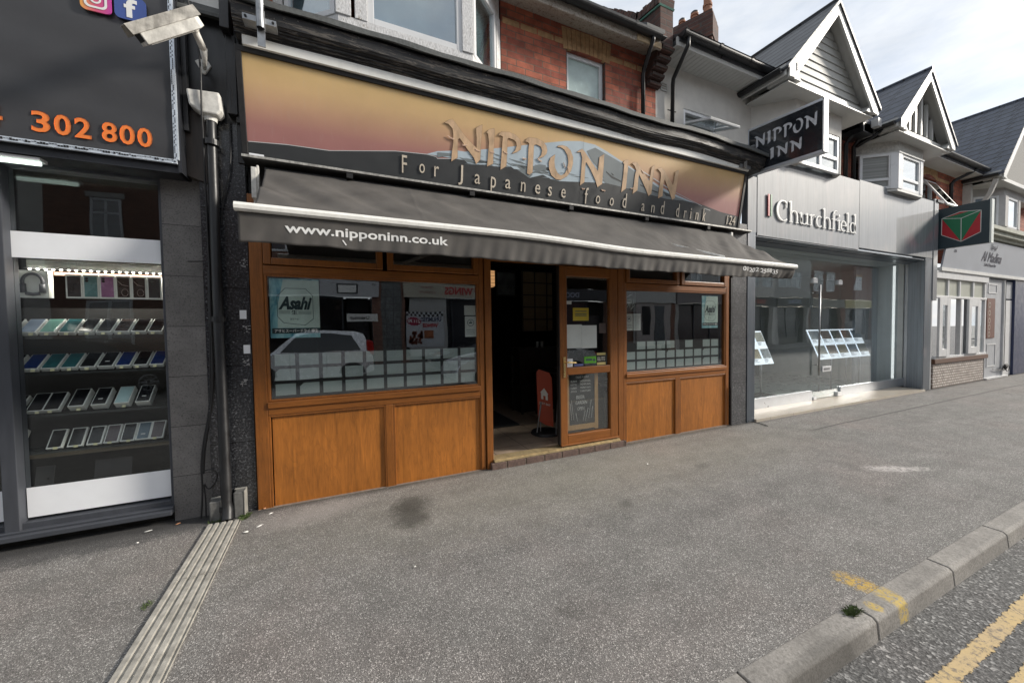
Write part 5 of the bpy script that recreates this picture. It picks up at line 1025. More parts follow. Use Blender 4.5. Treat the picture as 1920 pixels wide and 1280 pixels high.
def awning():
    t = thing('awning', (2.3, -0.4, 2.1), 'grey black fabric awning with a white front bar and valance printed with a web address', 'awning')
    FAB = M('awning_canvas', (0.086, 0.080, 0.074), 0.85, var=0.30, vs=4.0, bs=260, bst=0.25, dirt=0.35)
    zb = lambda x: 2.304-0.045*(0.5-0.5*math.cos(math.pi*min(1,max(0,(x-1.2)/1.6))))
    drop = lambda u, x: zb(x)-0.045-2.068-0.03*max(0,(u-0.82)/0.18)+0.005*math.sin(u*3.1)+0.004*math.sin(x*5.3)+0.003*math.sin(x*17)
    def fn(u, v):
        x0 = -0.545+u*5.52; x1 = -0.50+u*5.64; x = x0+(x1-x0)*v; y = -0.055-0.735*v; z = 2.815+(zb(x)-2.815)*v
        s = math.sin(math.pi*v)
        z -= 0.030*s                                   # belly of the cloth
        dl = x+0.55; dr = 5.1-x
        z += 0.020*math.sin(dl*13-v*9)*math.exp(-dl*0.7)*s + 0.006*math.sin(dl*29-v*20)*math.exp(-dl*1.1)*s
        z += 0.026*math.sin(dr*10-v*8.5)*math.exp(-dr*0.65)*s + 0.009*math.sin(dr*27-v*19)*math.exp(-dr*0.9)*s
        z += 0.007*math.sin(dl*7.3-v*6+1.3*math.sin(x*2.1))*s*math.exp(-abs(x-1.5)*0.4) + 0.006*math.sin(x*3.1+v*11+2*math.sin(v*4+x))*s
        z += 0.0035*math.exp(-((x % 1.16)-0.58)**2*9000)   # sewn seams
        z += 0.004*math.sin(x*6+v*5)*s+0.002*math.sin(x*47)*s*v*(1 if x > 3 else 0.3)
        return (x, y, z)
    G().grid(fn, 420, 36).build('canopy_fabric', FAB, t, smooth=True, solid=0.002)
    xa, xb = -0.60, 5.22
    g = G(); n = 30; pr = [(-0.79,-0.002),(-0.812,0.002),(-0.825,-0.018),(-0.825,-0.040),(-0.812,-0.052),(-0.790,-0.052),(-0.772,-0.04),(-0.772,-0.010)]
    vs = []
    for i in range(n+1):
        x = xa+(xb-xa)*i/n; vs += [(x, p[0], zb(x)+p[1]+0.004) for p in pr]
    k = len(pr); g.add(vs, [tuple(range(k)), tuple(range(n*k,(n+1)*k))]+[(i*k+j, i*k+(j+1)%k, (i+1)*k+(j+1)%k, (i+1)*k+j) for i in range(n) for j in range(k)])
    g.build('front_bar', M('white_bar', (0.80,0.79,0.74), 0.3, var=0.10, vs=18, dirt=0.06), t)
    def vf(u, v):
        x = -0.585+u*5.79; d = drop(u, x)
        a = 0.25+0.6*min(1, u*2.2)
        w = (0.005*math.sin(x*9)+a*0.008*math.sin(x*23+1.5*math.sin(x*2))+a*0.006*math.sin(x*57+v*3))*v
        cur = 0.05*max(0,(u-0.82)/0.18)*v*v
        return (x, -0.797+w+cur, zb(x)-0.045-d*v)
    G().grid(vf, 420, 12).build('valance', FAB, t, smooth=True, solid=0.0015)
    g = G()
    # web address follows the hanging cloth
    w = [('www.nipponinn.co.uk', -0.335, 0.720, 2.135, 2.200)]
    vs_, fs_ = text_pts('www.nipponinn.co.uk', 0.022)
    x0 = min(p.x for p in vs_); x1 = max(p.x for p in vs_); y0 = min(p.y for p in vs_); y1 = max(p.y for p in vs_)
    def clo(x, z, off=0.004):
        u = (x+0.585)/5.79; d = drop(u, x); v = (zb(x)-0.045-z)/d
        return Vector(vf(u, v))+Vector((0,-off,0))
    g.add([clo(-0.335+(p.x-x0)/(x1-x0)*1.075, 2.128+(p.y-y0)/(y1-y0)*0.082) for p in vs_], fs_)
    vs_, fs_ = text_pts('01202 258835', 0.02)
    x0 = min(p.x for p in vs_); x1 = max(p.x for p in vs_); y0 = min(p.y for p in vs_); y1 = max(p.y for p in vs_)
    r = random.Random(5)
    g.add([clo(4.20+(p.x-x0)/(x1-x0)*0.66, 2.135+(p.y-y0)/(y1-y0)*0.05+0.008*math.sin(p.x*3.3)) for p in vs_], fs_)
    g.add([clo(0.0,2.125),clo(0.008,2.128),clo(0.03,2.095),clo(0.022,2.092)], [(0,1,2,3)])
    g.build('valance_lettering', LETTERWHITE, t)
    g = G(); g.tube([(-0.55,-0.03,2.80),(4.98,-0.03,2.80)], 0.035, 14); g.build('roller', M('dark_roller',(0.03,0.03,0.03),0.6), t)
    g = G(); g.box(-0.635,-0.600,-0.10,-0.01,2.56,2.80); g.box(-0.600,-0.585,-0.09,-0.05,2.60,2.82); g.box(-0.60,-0.55,-0.08,-0.04,2.575,2.64); g.box(-0.63,-0.605,-0.06,0.0,2.5,2.56)
    g.box(4.99,5.03,-0.10,-0.01,2.60,2.82); g.build('wall_bracket', CREAMMETAL, t, bevel=0.003)
    g = G()
    for xa_, xm, xb_ in ((0.3, 1.3, 0.6),(4.2,3.2,3.9)):
        g.tube([(xa_,-0.05,2.62),(xm,-0.36,2.50),(xb_,-0.78,2.27)],0.022,8)
    g.build_each('folding_arm', CREAMMETAL, t)
    g = G()
    for x in (0.05, 1.15, 2.3, 3.4, 4.5): g.box(x, x+0.05, -0.11, -0.02, 2.815, 2.856)
    g.build_each('hanger', BLACK, t)
awning()
# ---------------------------------------------------------------- blade sign of the restaurant
def blade():
    t = thing('blade_sign', (5.55, -0.5, 3.65), 'projecting black box sign reading NIPPON INN on the party wall', 'sign', None)
    drp = lambda y: 0.064*(y+0.01)      # sags slightly towards its outer end
    def pl(x0, x1, a, b, z0, z1, name, mat, bevel=0):
        g = G(); g.add([(x0,a,z0+drp(a)),(x1,a,z0+drp(a)),(x1,b,z0+drp(b)),(x0,b,z0+drp(b)),(x0,a,z1+drp(a)),(x1,a,z1+drp(a)),(x1,b,z1+drp(b)),(x0,b,z1+drp(b))],[(0,3,2,1),(4,5,6,7),(0,1,5,4),(1,2,6,5),(2,3,7,6),(3,0,4,7)]); return g.build(name, mat, t, bevel=bevel)
    pl(5.510,5.590,-0.930,-0.012,3.745,4.37,'face_panel', BLADEBLK)
    FR = M('blade_frame', (0.55,0.58,0.62), 0.35, metal=0.5, var=0.1); EW = M('blade_edge_white', (0.66,0.67,0.68), 0.4, var=0.08, dirt=0.15)
    pl(5.50,5.60,-0.945,-0.005,4.355,4.388,'frame_top', FR, 0.002); pl(5.50,5.60,-0.945,-0.005,3.718,3.752,'frame_bottom', FR, 0.002); pl(5.50,5.60,-0.005,0.008,3.722,4.385,'frame_side', FR, 0.002)
    pl(5.50,5.60,-0.948,-0.932,3.722,4.385,'frame_end', EW, 0.002)
    # letters: same brush alphabet as the fascia, laid on the face (outer edge is -y)
    g = G(); U = Vector((0,-1,-0.064)); V = Vector((0,0,1))
    def put(key, o0, o1, z0, z1):
        pts = ART[key]; a0 = min(p[0] for p in pts); a1 = max(p[0] for p in pts); b0 = min(p[1] for p in pts); b1 = max(p[1] for p in pts)
        q = [(o0+(p[0]-a0)/(a1-a0)*(o1-o0), z0+(p[1]-b0)/(b1-b0)*(z1-z0)) for p in pts]
        g.plate((5.506, 0, 0), U, V, q, 0.004)
    for k, a, b in (('N4',0.085,0.235),('I2',0.262,0.310),('P2',0.335,0.455),('P2',0.470,0.585),('O',0.595,0.715),('N4',0.725,0.872)): put(k, a, b, 4.075, 4.255)
    for k, a, b in (('I2',0.300,0.355),('N4',0.385,0.530),('N4',0.555,0.700)): put(k, a, b, 3.845, 4.005)
    g.build('lettering', LETTERGREY, t)
blade()
# ---------------------------------------------------------------- upper storey of the restaurant
def frame_win(P, pts4, fw, mat, gmat, name='window', curtain=None, split=None):
    """window in a vertical plane through A (left foot) and B (right foot); z0..z1"""
    (ax, ay), (bx, by), z0, z1 = pts4
    A = Vector((ax, ay, z0)); Bv = Vector((bx, by, z0)); u = (Bv-A); Ln = u.length; u.normalize(); v = Vector((0,0,1)); n = u.cross(v)
    w = thing_part(name, P); H = z1-z0
    g = G()
    def bar(x0, x1, y0, y1, off=0.0, th=0.05): g.plate(A+n*off-n*th, u, v, [(x0,y0),(x1,y0),(x1,y1),(x0,y1)], th+0.0)
    bar(0, fw, 0, H, 0.012); bar(Ln-fw, Ln, 0, H, 0.012); bar(fw, Ln-fw, 0, fw, 0.010); bar(fw, Ln-fw, H-fw, H, 0.010)
    if split:
        for kind, q in split:
            if kind == 'v': bar(q*Ln-fw/2, q*Ln+fw/2, fw, H-fw, 0.008)
            else: bar(fw, Ln-fw, q*H-fw/2, q*H+fw/2, 0.008)
    g.build('frame', mat, w, bevel=0.004)
    G().plate(A-n*0.02, u, v, [(fw*.8,fw*.8),(Ln-fw*.8,fw*.8),(Ln-fw*.8,H-fw*.8),(fw*.8,H-fw*.8)], 0.004).build('pane', gmat, w)
    if curtain:
        G().plate(A-n*0.10, u, v, [(0,0),(Ln,0),(Ln,H),(0,H)], 0.004).build('curtain', curtain, w)
    return w
def upper():
    P = RB; g = G()
    y0 = 0.30
    # brick wall built round the small window
    for (a, b, c, d) in ((1.68,2.535,3.9,5.2),(3.13,3.985,3.9,5.2),(2.535,3.13,4.90,5.2),(2.535,3.13,3.9,4.15)): g.box(a, b, y0, y0+0.25, c, d)
    g.box(-0.72, 1.68, y0+0.1, y0+0.25, 3.9, 5.2)
    g.build('brick_wall', BRICK, P)
    bb = G(); r = random.Random(2); x = 1.70
    for (a, b) in ((1.70,2.50),(3.20,3.97)):
        x = a
        while x < b-0.05: w = min(0.218, b-x); bb.box(x, x+w-0.008, y0-0.0035, y0+0.02, 4.932, 4.998); x += 0.226
    # soldier arch over the window: splayed buff bricks
    n = 11
    for i in range(n):
        t0, t1 = i/n, (i+0.90)/n
        f = lambda t, top: (2.50+t*0.70+(t-0.5)*(0.05 if top else 0), (5.150 if top else 4.895)+0.022*(1-(2*t-1)**2)*(0.6 if top else 1.2)-0.01)
        a, b, c, d = f(t0,0), f(t1,0), f(t1,1), f(t0,1); bb.prism([a,b,c,d], 'y', y0-0.006, y0+0.03)
    bb.build('buff_brickwork', BUFF, P, bevel=0.002)
    g = G(); g.box(2.50,2.54,y0+0.01,y0+0.2,4.88,4.91); g.build('arch_soffit', BRICKD, P)
    frame_win(P, ((2.55,0.36),(3.12,0.36),4.15,4.90), 0.05, UPVC, M('frosted_pane', (0.50,0.62,0.60), 0.22, var=0.15, vs=7))
    rv = G(); rv.box(2.530,2.548,0.301,0.42,4.15,4.9); rv.box(3.122,3.14,0.301,0.42,4.15,4.9); rv.build_each('window_reveal', BRICKD, P)
    # eaves: peeling soffit board, gutter
    s = G(); s.prism([(0.30,5.165),(0.05,5.085),(0.05,5.11),(0.30,5.19)],'x',-0.7,3.78); s.box(-0.7,3.80,0.03,0.05,5.06,5.19); s.build('eaves_board', SOFFITPEEL, P)
    gt = G()
    for i in range(9):
        a0 = math.pi*(1+i/8); 
    k = 10; ring = [(-0.022+0.052*math.cos(math.pi+math.pi*i/k), 5.180+0.052*math.sin(math.pi+math.pi*i/k)) for i in range(k+1)]
    gt.prism(ring+[(0.030,5.190),(-0.074,5.190)], 'x', -0.7, 3.74); 
    for x in (1.2,2.35,3.3): gt.prism([(p[0],p[1]-0.004) for p in ring]+[(0.034,5.198),(-0.080,5.198)], 'x', x, x+0.04)
    gt.build('gutter', GUTTER, P)
    G().tube([(3.62,-0.02,5.17),(3.62,-0.02,5.10),(3.70,0.22,4.92),(3.71,0.25,4.86),(3.71,0.25,4.12)], 0.027, 12).build('rain_pipe', PIPE, P, smooth=True)
    G().prism([(-0.03,5.20),(0.30,5.42),(4.2,8.0),(4.2,5.19),(-0.03,5.19)], 'x', -0.7, 3.85).build('roof', SLATE2, P)
    w = G(); w.box(3.40,3.80,0.018,0.028,5.065,5.135); w.build('bare_fascia_end', M('bare_timber',(0.42,0.32,0.2),0.8,var=0.3,vs=12), P)
    # party wall parapet on stepped corbels with tile coping
    pw = G()
    prof = [(0.30,4.76),(0.26,4.76),(0.26,4.84),(0.205,4.84),(0.205,4.92),(0.15,4.92),(0.15,5.0),(0.095,5.0),(0.095,5.08),(0.035,5.08),(0.035,5.62),(0.44,5.68),(2.3,7.35),(4.2,9.0),(4.2,5.0),(0.30,5.0)]
    pw.prism(prof, 'x', 3.80, 4.02); pw.build('party_wall', BRICKD, P)
    st = G()
    for i in range(5): yy = 0.26-0.055*i; zz = 4.76+0.08*i; st.tube([(3.82,yy,zz+0.04),(4.025,yy,zz+0.04)],0.031,8)
    st.build_each('corbel', BRICKD, P)
    cg = G(); cg.prism([(0.03,5.62),(0.44,5.68),(2.3,7.35),(4.2,9.0),(4.2,9.015),(2.28,7.365),(0.43,5.697),(0.02,5.637)], 'x', 3.78, 4.035); cg.build('copper_flashing', M('verdigris',(0.16,0.36,0.28),0.6,var=0.25,vs=10), P)
    cp = G(); r = random.Random(9); pts = [(0.03,5.64),(0.44,5.70),(4.2,9.02)]
    for (a, b) in zip(pts[:-1], pts[1:]):
        L_ = math.dist(a, b); q = 0; d = ((b[0]-a[0])/L_, (b[1]-a[1])/L_); nn = (-d[1], d[0])
        while q < L_:
            h = 0.10+r.uniform(-0.008, 0.01); e = min(q+0.066, L_)
            p0 = (a[0]+d[0]*q, a[1]+d[1]*q); p1 = (a[0]+d[0]*e, a[1]+d[1]*e); cp.prism([p0,p1,(p1[0]+nn[0]*h,p1[1]+nn[1]*h),(p0[0]+nn[0]*h,p0[1]+nn[1]*h)], 'x', 3.76, 4.03); q += 0.076
    cp.build('coping', BRICKD, P)
    fl = G(); fl.prism([(-0.04,5.21),(0.35,5.47),(0.35,5.56),(-0.04,5.26)], 'x', 3.5, 3.80); fl.build('lead_soaker', LEAD, P)
    # bay window: front and canted sides
    A, B_, Cc, D = (-0.50,0.32), (0.02,-0.12), (1.20,-0.12), (1.66,0.30)
    by = G(); by.prism([A,B_,Cc,D,(1.66,0.42),(-0.5,0.42)], 'z', 3.95, 4.16); by.build('bay_apron', WHITEPEEL, P)
    by = G(); by.prism([A,B_,Cc,D,(1.66,0.42),(-0.5,0.42)], 'z', 4.95, 5.2); by.build('bay_head', WHITEPEEL, P)
    def post(p, w, nm='bay_post'):
        g = G(); g.prism([(p[0]-w,p[1]-0.012),(p[0]+w,p[1]-0.012),(p[0]+w,p[1]+0.10),(p[0]-w,p[1]+0.10)], 'z', 4.16, 4.95); g.build(nm, WHITEPEEL, P, bevel=0.004)
    post((0.06,-0.12),0.06); post((0.20,-0.115),0.05); post((1.15,-0.12),0.055)
    g = G(); g.prism([(1.60,0.235),(1.67,0.30),(1.66,0.36),(1.56,0.30)], 'z', 4.16, 4.95); g.prism([(-0.50,0.30),(-0.42,0.235),(-0.40,0.30),(-0.50,0.36)], 'z', 4.16, 4.95); g.build('bay_post', WHITEPEEL, P)
    frame_win(P, ((0.25,-0.105),(1.10,-0.105),4.16,4.95), 0.055, UPVC, G_UP, curtain=CURTAIN)
    frame_win(P, ((1.215,-0.095),(1.585,0.24),4.16,4.95), 0.045, UPVC, G_UP, curtain=CURTAIN); frame_win(P, ((-0.40,0.22),(0.0,-0.10),4.16,4.95), 0.045, UPVC, G_UP, curtain=CURTAIN)
upper()
def chimney():
    t = thing('chimney_stack', (6.2, 1.9, 6.0), 'dark corbelled brick chimney stack with three clay pots behind the white house', 'chimney')
    c = Vector((6.39,1.66,0)); a = math.radians(-64); dx = Vector((math.cos(a), math.sin(a), 0)); dy = Vector((-dx.y, dx.x, 0))
    g = G(); hl, hw = 0.31, 0.18
    for z0, z1, e in ((5.2,6.75,0.0),(6.75,6.82,0.022),(6.82,6.89,0.044),(6.89,7.30,0.062),(7.30,7.38,0.045)): g.obox(c+Vector((0,0,(z0+z1)/2)), dx*(hl+e), dy*(hw+e), Vector((0,0,(z1-z0)/2)))
    g.build('stack', BRICKD, t)
    m = M('clay_pot', (0.36,0.17,0.10), 0.8, var=0.35, vs=8)
    for q, h, r0 in ((-0.23,0.20,0.060),(0.0,0.22,0.066),(0.23,0.55,0.075)):
        p = c+dx*q+Vector((0,0,7.37)); G().tube([p, p+Vector((0,0,h*.4)), p+Vector((0,0,h*.42)), p+Vector((0,0,h*.5)), p+Vector((0,0,h*.52)), p+Vector((0,0,h*.8)), p+Vector((0,0,h*.82)), p+Vector((0,0,h))],[r0*1.05,r0*.95,r0*1.12,r0*1.12,r0*.92,r0*.92,r0*1.15,r0*1.1],16).build('chimney_pot', m, t, smooth=False)
        if h < 0.5: G().tube([p+Vector((0,0,h)), p+Vector((0,0,h+0.035)), p+Vector((0,0,h+0.06))],[r0*1.0,r0*1.05,r0*0.6],14).build('cowl', M('cowl',(0.06,0.06,0.06),0.5,metal=0.4), t)
chimney()
# ---------------------------------------------------------------- estate agency next door
def streaky(name, col, metal=0.55, rough=0.28, coat=0.3):
    m, N, L, b = nt_new(name); n = noise(N, L, pos(N, L, (9, 9, 0.35)), 2.2, 8, 0.72); n2 = noise(N, L, pos(N, L, (45, 45, 0.6)), 3, 5, 0.7); n3 = noise(N, L, pos(N, L, (3.0, 3.0, 1.2)), 1.2, 3)
    c = ramp(N, L, n, (0.30, [x*0.72 for x in col]), (0.5, col), (0.72, [x*1.22 for x in col]))
    c = mixc(N, L, 1, c, ramp(N, L, n2, (0.35, (0.88,0.88,0.9)), (0.7, (1.08,1.05,1.02))), 'MULTIPLY')
    c = mixc(N, L, ramp(N, L, n3, (0.55, 0.0), (0.75, 0.35)), c, (0.40, 0.33, 0.33))
    L.new(c, b.inputs['Base Color']); b.inputs['Metallic'].default_value = metal; b.inputs['Coat Weight'].default_value = coat; b.inputs['Coat Roughness'].default_value = 0.025
    L.new(ramp(N, L, n2, (0.3, rough-0.05), (0.7, rough+0.1)), b.inputs['Roughness']); return m
FASC = streaky('weathered_metal_cladding', (0.165,0.183,0.203), 0.0, 0.55, 0.65)
DGREY = streaky('dark_grey_cladding', (0.105,0.125,0.15), 0.45, 0.35, 0.15)
REVEAL = streaky('grey_reveal_panel', (0.42,0.455,0.49), 0.4, 0.4, 0.1)
EA = thing('estate_agency_building', (8.6, 2.5, 0.05), 'white rendered building with a grey metal shopfront reading Churchfield and a clad gable', 'building')
def agency():
    P = EA
    box('cladding_panel', FASC, P, 5.690, 8.595, -0.020, 0.08, 2.865, 4.10); box('cladding_panel', FASC, P, 8.607, 11.655, -0.020, 0.08, 2.905, 4.125)
    box('cladding_panel', FASC, P, 5.478, 5.684, -0.015, 0.08, 2.90, 3.72); box('cladding_panel', FASC, P, 11.660, 11.86, -0.03, 0.3, 2.0, 4.18)
    G().box(11.75,12.06,-0.05,0.2,4.12,4.175).build('cap', BLACKPANEL, P)
    box('dark_pier', DGREY, P, 5.478, 5.655, -0.018, 0.42, 0.04, 2.90)
    sf = G(); sf.box(5.655, 11.70, -0.008, 0.42, 2.845, 2.862); sf.box(5.66,11.62,0.16,0.20,2.835,2.845); sf.build('soffit', DGREY, P)
    g = G(); [g.tube([(x,0.10,2.842),(x,0.10,2.836)],0.04,14) for x in (6.2,7.3,8.4,9.5,10.6)]; g.build_each('downlight', STEEL, P)
    # splayed end reveal and the slim end pier
    G().prism([(11.31,-0.010),(11.36,-0.010),(11.80,0.44),(11.72,0.44)], 'z', 0.06, 2.845).build('reveal', REVEAL, P)
    box('end_pier', DGREY, P, 11.315, 11.64, -0.018, -0.008, 0.05, 2.90)
    box('end_pier', M('pale_pier_return', (0.40,0.41,0.42), 0.4, metal=0.3), P, 11.642, 11.70, -0.016, 0.4, 0.05, 2.90)
    # tiled threshold
    m, N, L, b = nt_new('cream_tiles'); g_ = N.new('ShaderNodeNewGeometry'); t = N.new('ShaderNodeTexBrick'); t.offset = 0; t.inputs['Scale'].default_value = 1
    L.new(g_.outputs['Position'], t.inputs['Vector']); t.inputs['Brick Width'].default_value = 0.6; t.inputs['Row Height'].default_value = 0.6; t.inputs['Mortar Size'].default_value = 0.004
    t.inputs['Color1'].default_value = (0.50,0.44,0.36,1); t.inputs['Color2'].default_value = (0.46,0.41,0.34,1); t.inputs['Mortar'].default_value = (0.2,0.17,0.14,1); L.new(t.outputs['Color'], b.inputs['Base Color']); b.inputs['Roughness'].default_value = 0.3
    box('threshold_tiles', m, P, 5.655, 11.34, -0.05, 0.62, 0.02, 0.082)
    # frameless glazing
    y = 0.42
    RAIL = M('brushed_rail', (0.55,0.57,0.60), 0.35, metal=0.6, var=0.08)
    for a, b_ in ((5.655, 8.00), (8.98, 11.70)): box('glazing_rail', RAIL, P, a, b_, y-0.03, y+0.03, 0.082, 0.262, bevel=0.003)
    for a, b_ in ((5.655,8.00),(8.006,8.97),(8.98,11.35)):
        box('glass_pane', G_CH, P, a, b_, y-0.005, y+0.005, 0.262 if a != 8.006 else 0.095, 2.34 if a == 8.006 else 2.835)
    box('glass_pane', G_CH, P, 8.006, 8.97, y-0.004, y+0.004, 2.35, 2.835)
    g = G(); g.box(8.0,8.14,y-0.03,y+0.03,2.29,2.38); g.box(8.86,9.0,y-0.03,y+0.03,2.29,2.38); g.box(8.86,9.0,y-0.04,y+0.03,0.085,0.17); g.box(8.02,8.13,y-0.045,y+0.03,0.085,0.14); g.build_each('patch_fitting', UPVC, P, bevel=0.006)
    g = G(); g.tube([(8.13,y-0.07,0.55),(8.13,y-0.07,2.25)],0.016,12); 
    for z in (0.75,1.45,2.1): g.tube([(8.13,y-0.07,z),(8.13,y,z)],0.010,8)
    g.build('door_pull', STEEL, P, smooth=True)
    g = G(); g.box(8.36,8.66,y-0.02,y-0.006,0.60,0.70); g.build('letter_plate', UPVC, P, bevel=0.003); box('letter_slot', STEEL, P, 8.40, 8.60, y-0.024, y-0.020, 0.63, 0.67)
    box('light_strip', M('lit_strip', (0.9,0.93,0.92), 0.4, var=0, emit=0.5), P, 11.28, 11.33, y+0.03, y+0.06, 0.27, 2.80)
    # interior
    FL = M('office_floor', (0.34,0.39,0.37), 0.3, var=0.12); WL = M('office_wall', (0.58,0.59,0.57), 0.85, var=0.08)
    box('office_floor', FL, P, 5.66, 11.7, 0.62, 6.0, 0.03, 0.085); g = G(); g.box(5.62,11.9,5.5,5.55,0,2.9); g.box(5.60,5.65,0.45,5.5,0,2.9); g.box(11.72,11.76,0.45,5.5,0,2.9); g.build('office_wall', WL, P)
    box('side_panel', REVEAL, P, 10.7, 11.72, 0.9, 0.95, 0.085, 2.83)
    box('office_ceiling', M('office_ceiling',(0.6,0.61,0.60),0.9,var=0.05), P, 5.62, 11.9, 0.45, 5.5, 2.862, 2.90)
    box('floor_mat', BLACK, P, 6.7, 8.0, 0.70, 1.35, 0.086, 0.094)
    # upper storey: cream render, canted bay under the gable
    g = G(); yw = 0.30
    for (a, b_, c, d) in ((3.985,4.52,3.9,5.16),(5.20,6.02,3.9,5.16),(4.52,5.20,4.64,5.16),(4.52,5.20,3.9,4.05),(8.03,8.62,3.9,5.16)): g.box(a, b_, yw, yw+0.25, c, d)
    g.box(5.9,8.1,yw+0.15,yw+0.3,3.9,5.2)
    g.prism([(6.02,0.30),(6.46,-0.12),(7.74,-0.12),(8.13,0.30),(8.13,0.42),(6.02,0.42)], 'z', 4.66, 5.16)
    g.prism([(6.02,0.30),(6.46,-0.12),(6.62,-0.12),(6.62,0.42),(6.02,0.42)], 'z', 4.04, 4.66); g.prism([(7.70,-0.12),(7.74,-0.12),(8.13,0.30),(8.13,0.42),(7.70,0.42)], 'z', 4.04, 4.66)
    g.build('rendered_wall', RENDER, P)
    frame_win(P, ((6.62,-0.10),(7.70,-0.10),4.045,4.66), 0.06, UPVC, G_UP, curtain=CURTAIN, split=[('v',0.5),('h',0.4)])
    # eaves, soffit slats, gutter
    sl = G(); x = 4.02
    while x < 6.0: sl.box(x, x+0.070, -0.01, 0.32, 5.150, 5.160); x += 0.076
    sl.build('soffit_boards', WHITE, P)
    g = G(); g.box(4.02,6.02,-0.035,-0.012,5.145,5.255); g.prism([(-0.03,5.145),(-0.01,5.255),(-0.33,5.255),(-0.33,5.145)],'x',6.0,6.02) if False else None
    g.box(5.995,6.018,-0.38,-0.03,5.146,5.256); g.build('fascia_board', WHITE, P)
    k = 10; cs = lambda cx, cz, r=0.052: [(cx+r*math.cos(math.pi+math.pi*i/k), cz+r*math.sin(math.pi+math.pi*i/k)) for i in range(k+1)]
    gt = G(); gt.prism(cs(-0.095,5.275)+[(-0.035,5.285),(-0.155,5.285)], 'x', 4.04, 5.99); 
    for x in (4.05,4.7,5.35): gt.prism(cs(-0.095,5.275,0.057)+[(-0.03,5.29),(-0.16,5.29)], 'x', x, x+0.05)
    gt.prism([(p[0]+6.03,p[1]) for p in cs(-0.095,5.275)]+[(5.995,5.285),(5.875,5.285)], 'y', -0.36, -0.10)
    gt.build('gutter', GUTTER, P)
    G().tube([(4.14,-0.10,5.26),(4.14,-0.10,5.13),(4.20,0.19,4.90),(4.235,0.23,4.86),(4.235,0.25,4.10)],0.028,12).build('rain_pipe', PIPE, P, smooth=True)
    g = G(); g.tube([(4.15,0.24,4.50),(4.30,0.24,4.50)],0.008,6); g.build('pipe_clip', PIPE, P)
    g = G(); g.box(4.07,4.19,0.285,0.30,4.78,4.89); g.build('wall_vent', WHITE, P); s = G(); [s.box(4.085,4.175,0.280,0.285,z,z+0.012) for z in (4.80,4.83,4.86)]; s.build('vent_slot', M('vent_shade',(0.35,0.33,0.28),0.7), P)
    # small window with its sash pushed out
    w = thing_part('window', P); r_ = G(); frame_rect(r_, 4.52, 5.20, 4.05, 4.64, 0.045, 0.31, 0.36); r_.build('frame', UPVC, w); b2 = G(); [b2.box(4.565,5.155,0.36,0.365,z,z+0.02) for z in (4.5,4.54,4.58,4.46)]; b2.box(4.565,5.155,0.37,0.38,4.09,4.6); b2.build('blind', BLIND, w)
    sa = G(); O = Vector((4.53,0.28,4.44)); ux = Vector((1,0,0)); uy = (Vector((4.53,-0.13,4.30))-O); ln = uy.length; uy.normalize(); q = 0.05
    for (a,b_,c,d) in ((0,0.60,0,q),(0,0.60,ln-q,ln),(0,q,q,ln-q),(0.60-q,0.60,q,ln-q)): sa.plate(O, ux, uy, [(a,c),(b_,c),(b_,d),(a,d)], 0.03)
    sa.build('open_sash', UPVC, w, bevel=0.003); G().plate(O+Vector((0,0,0.01)), ux, uy, [(q,q),(0.60-q,q),(0.60-q,ln-q),(q,ln-q)], 0.004).build('pane', G_UP, w)
    # dormer-like gable with horizontal cladding
    gable(P, 7.07, -0.34, 1.20, 5.10, 6.47, 2.2, SLATE2, 'clad')
    G().prism([(-0.06,5.28),(0.30,5.50),(4.2,8.2),(4.2,5.2),(-0.04,5.2)], 'x', 4.05, 8.65).build('roof', SLATE2, P)
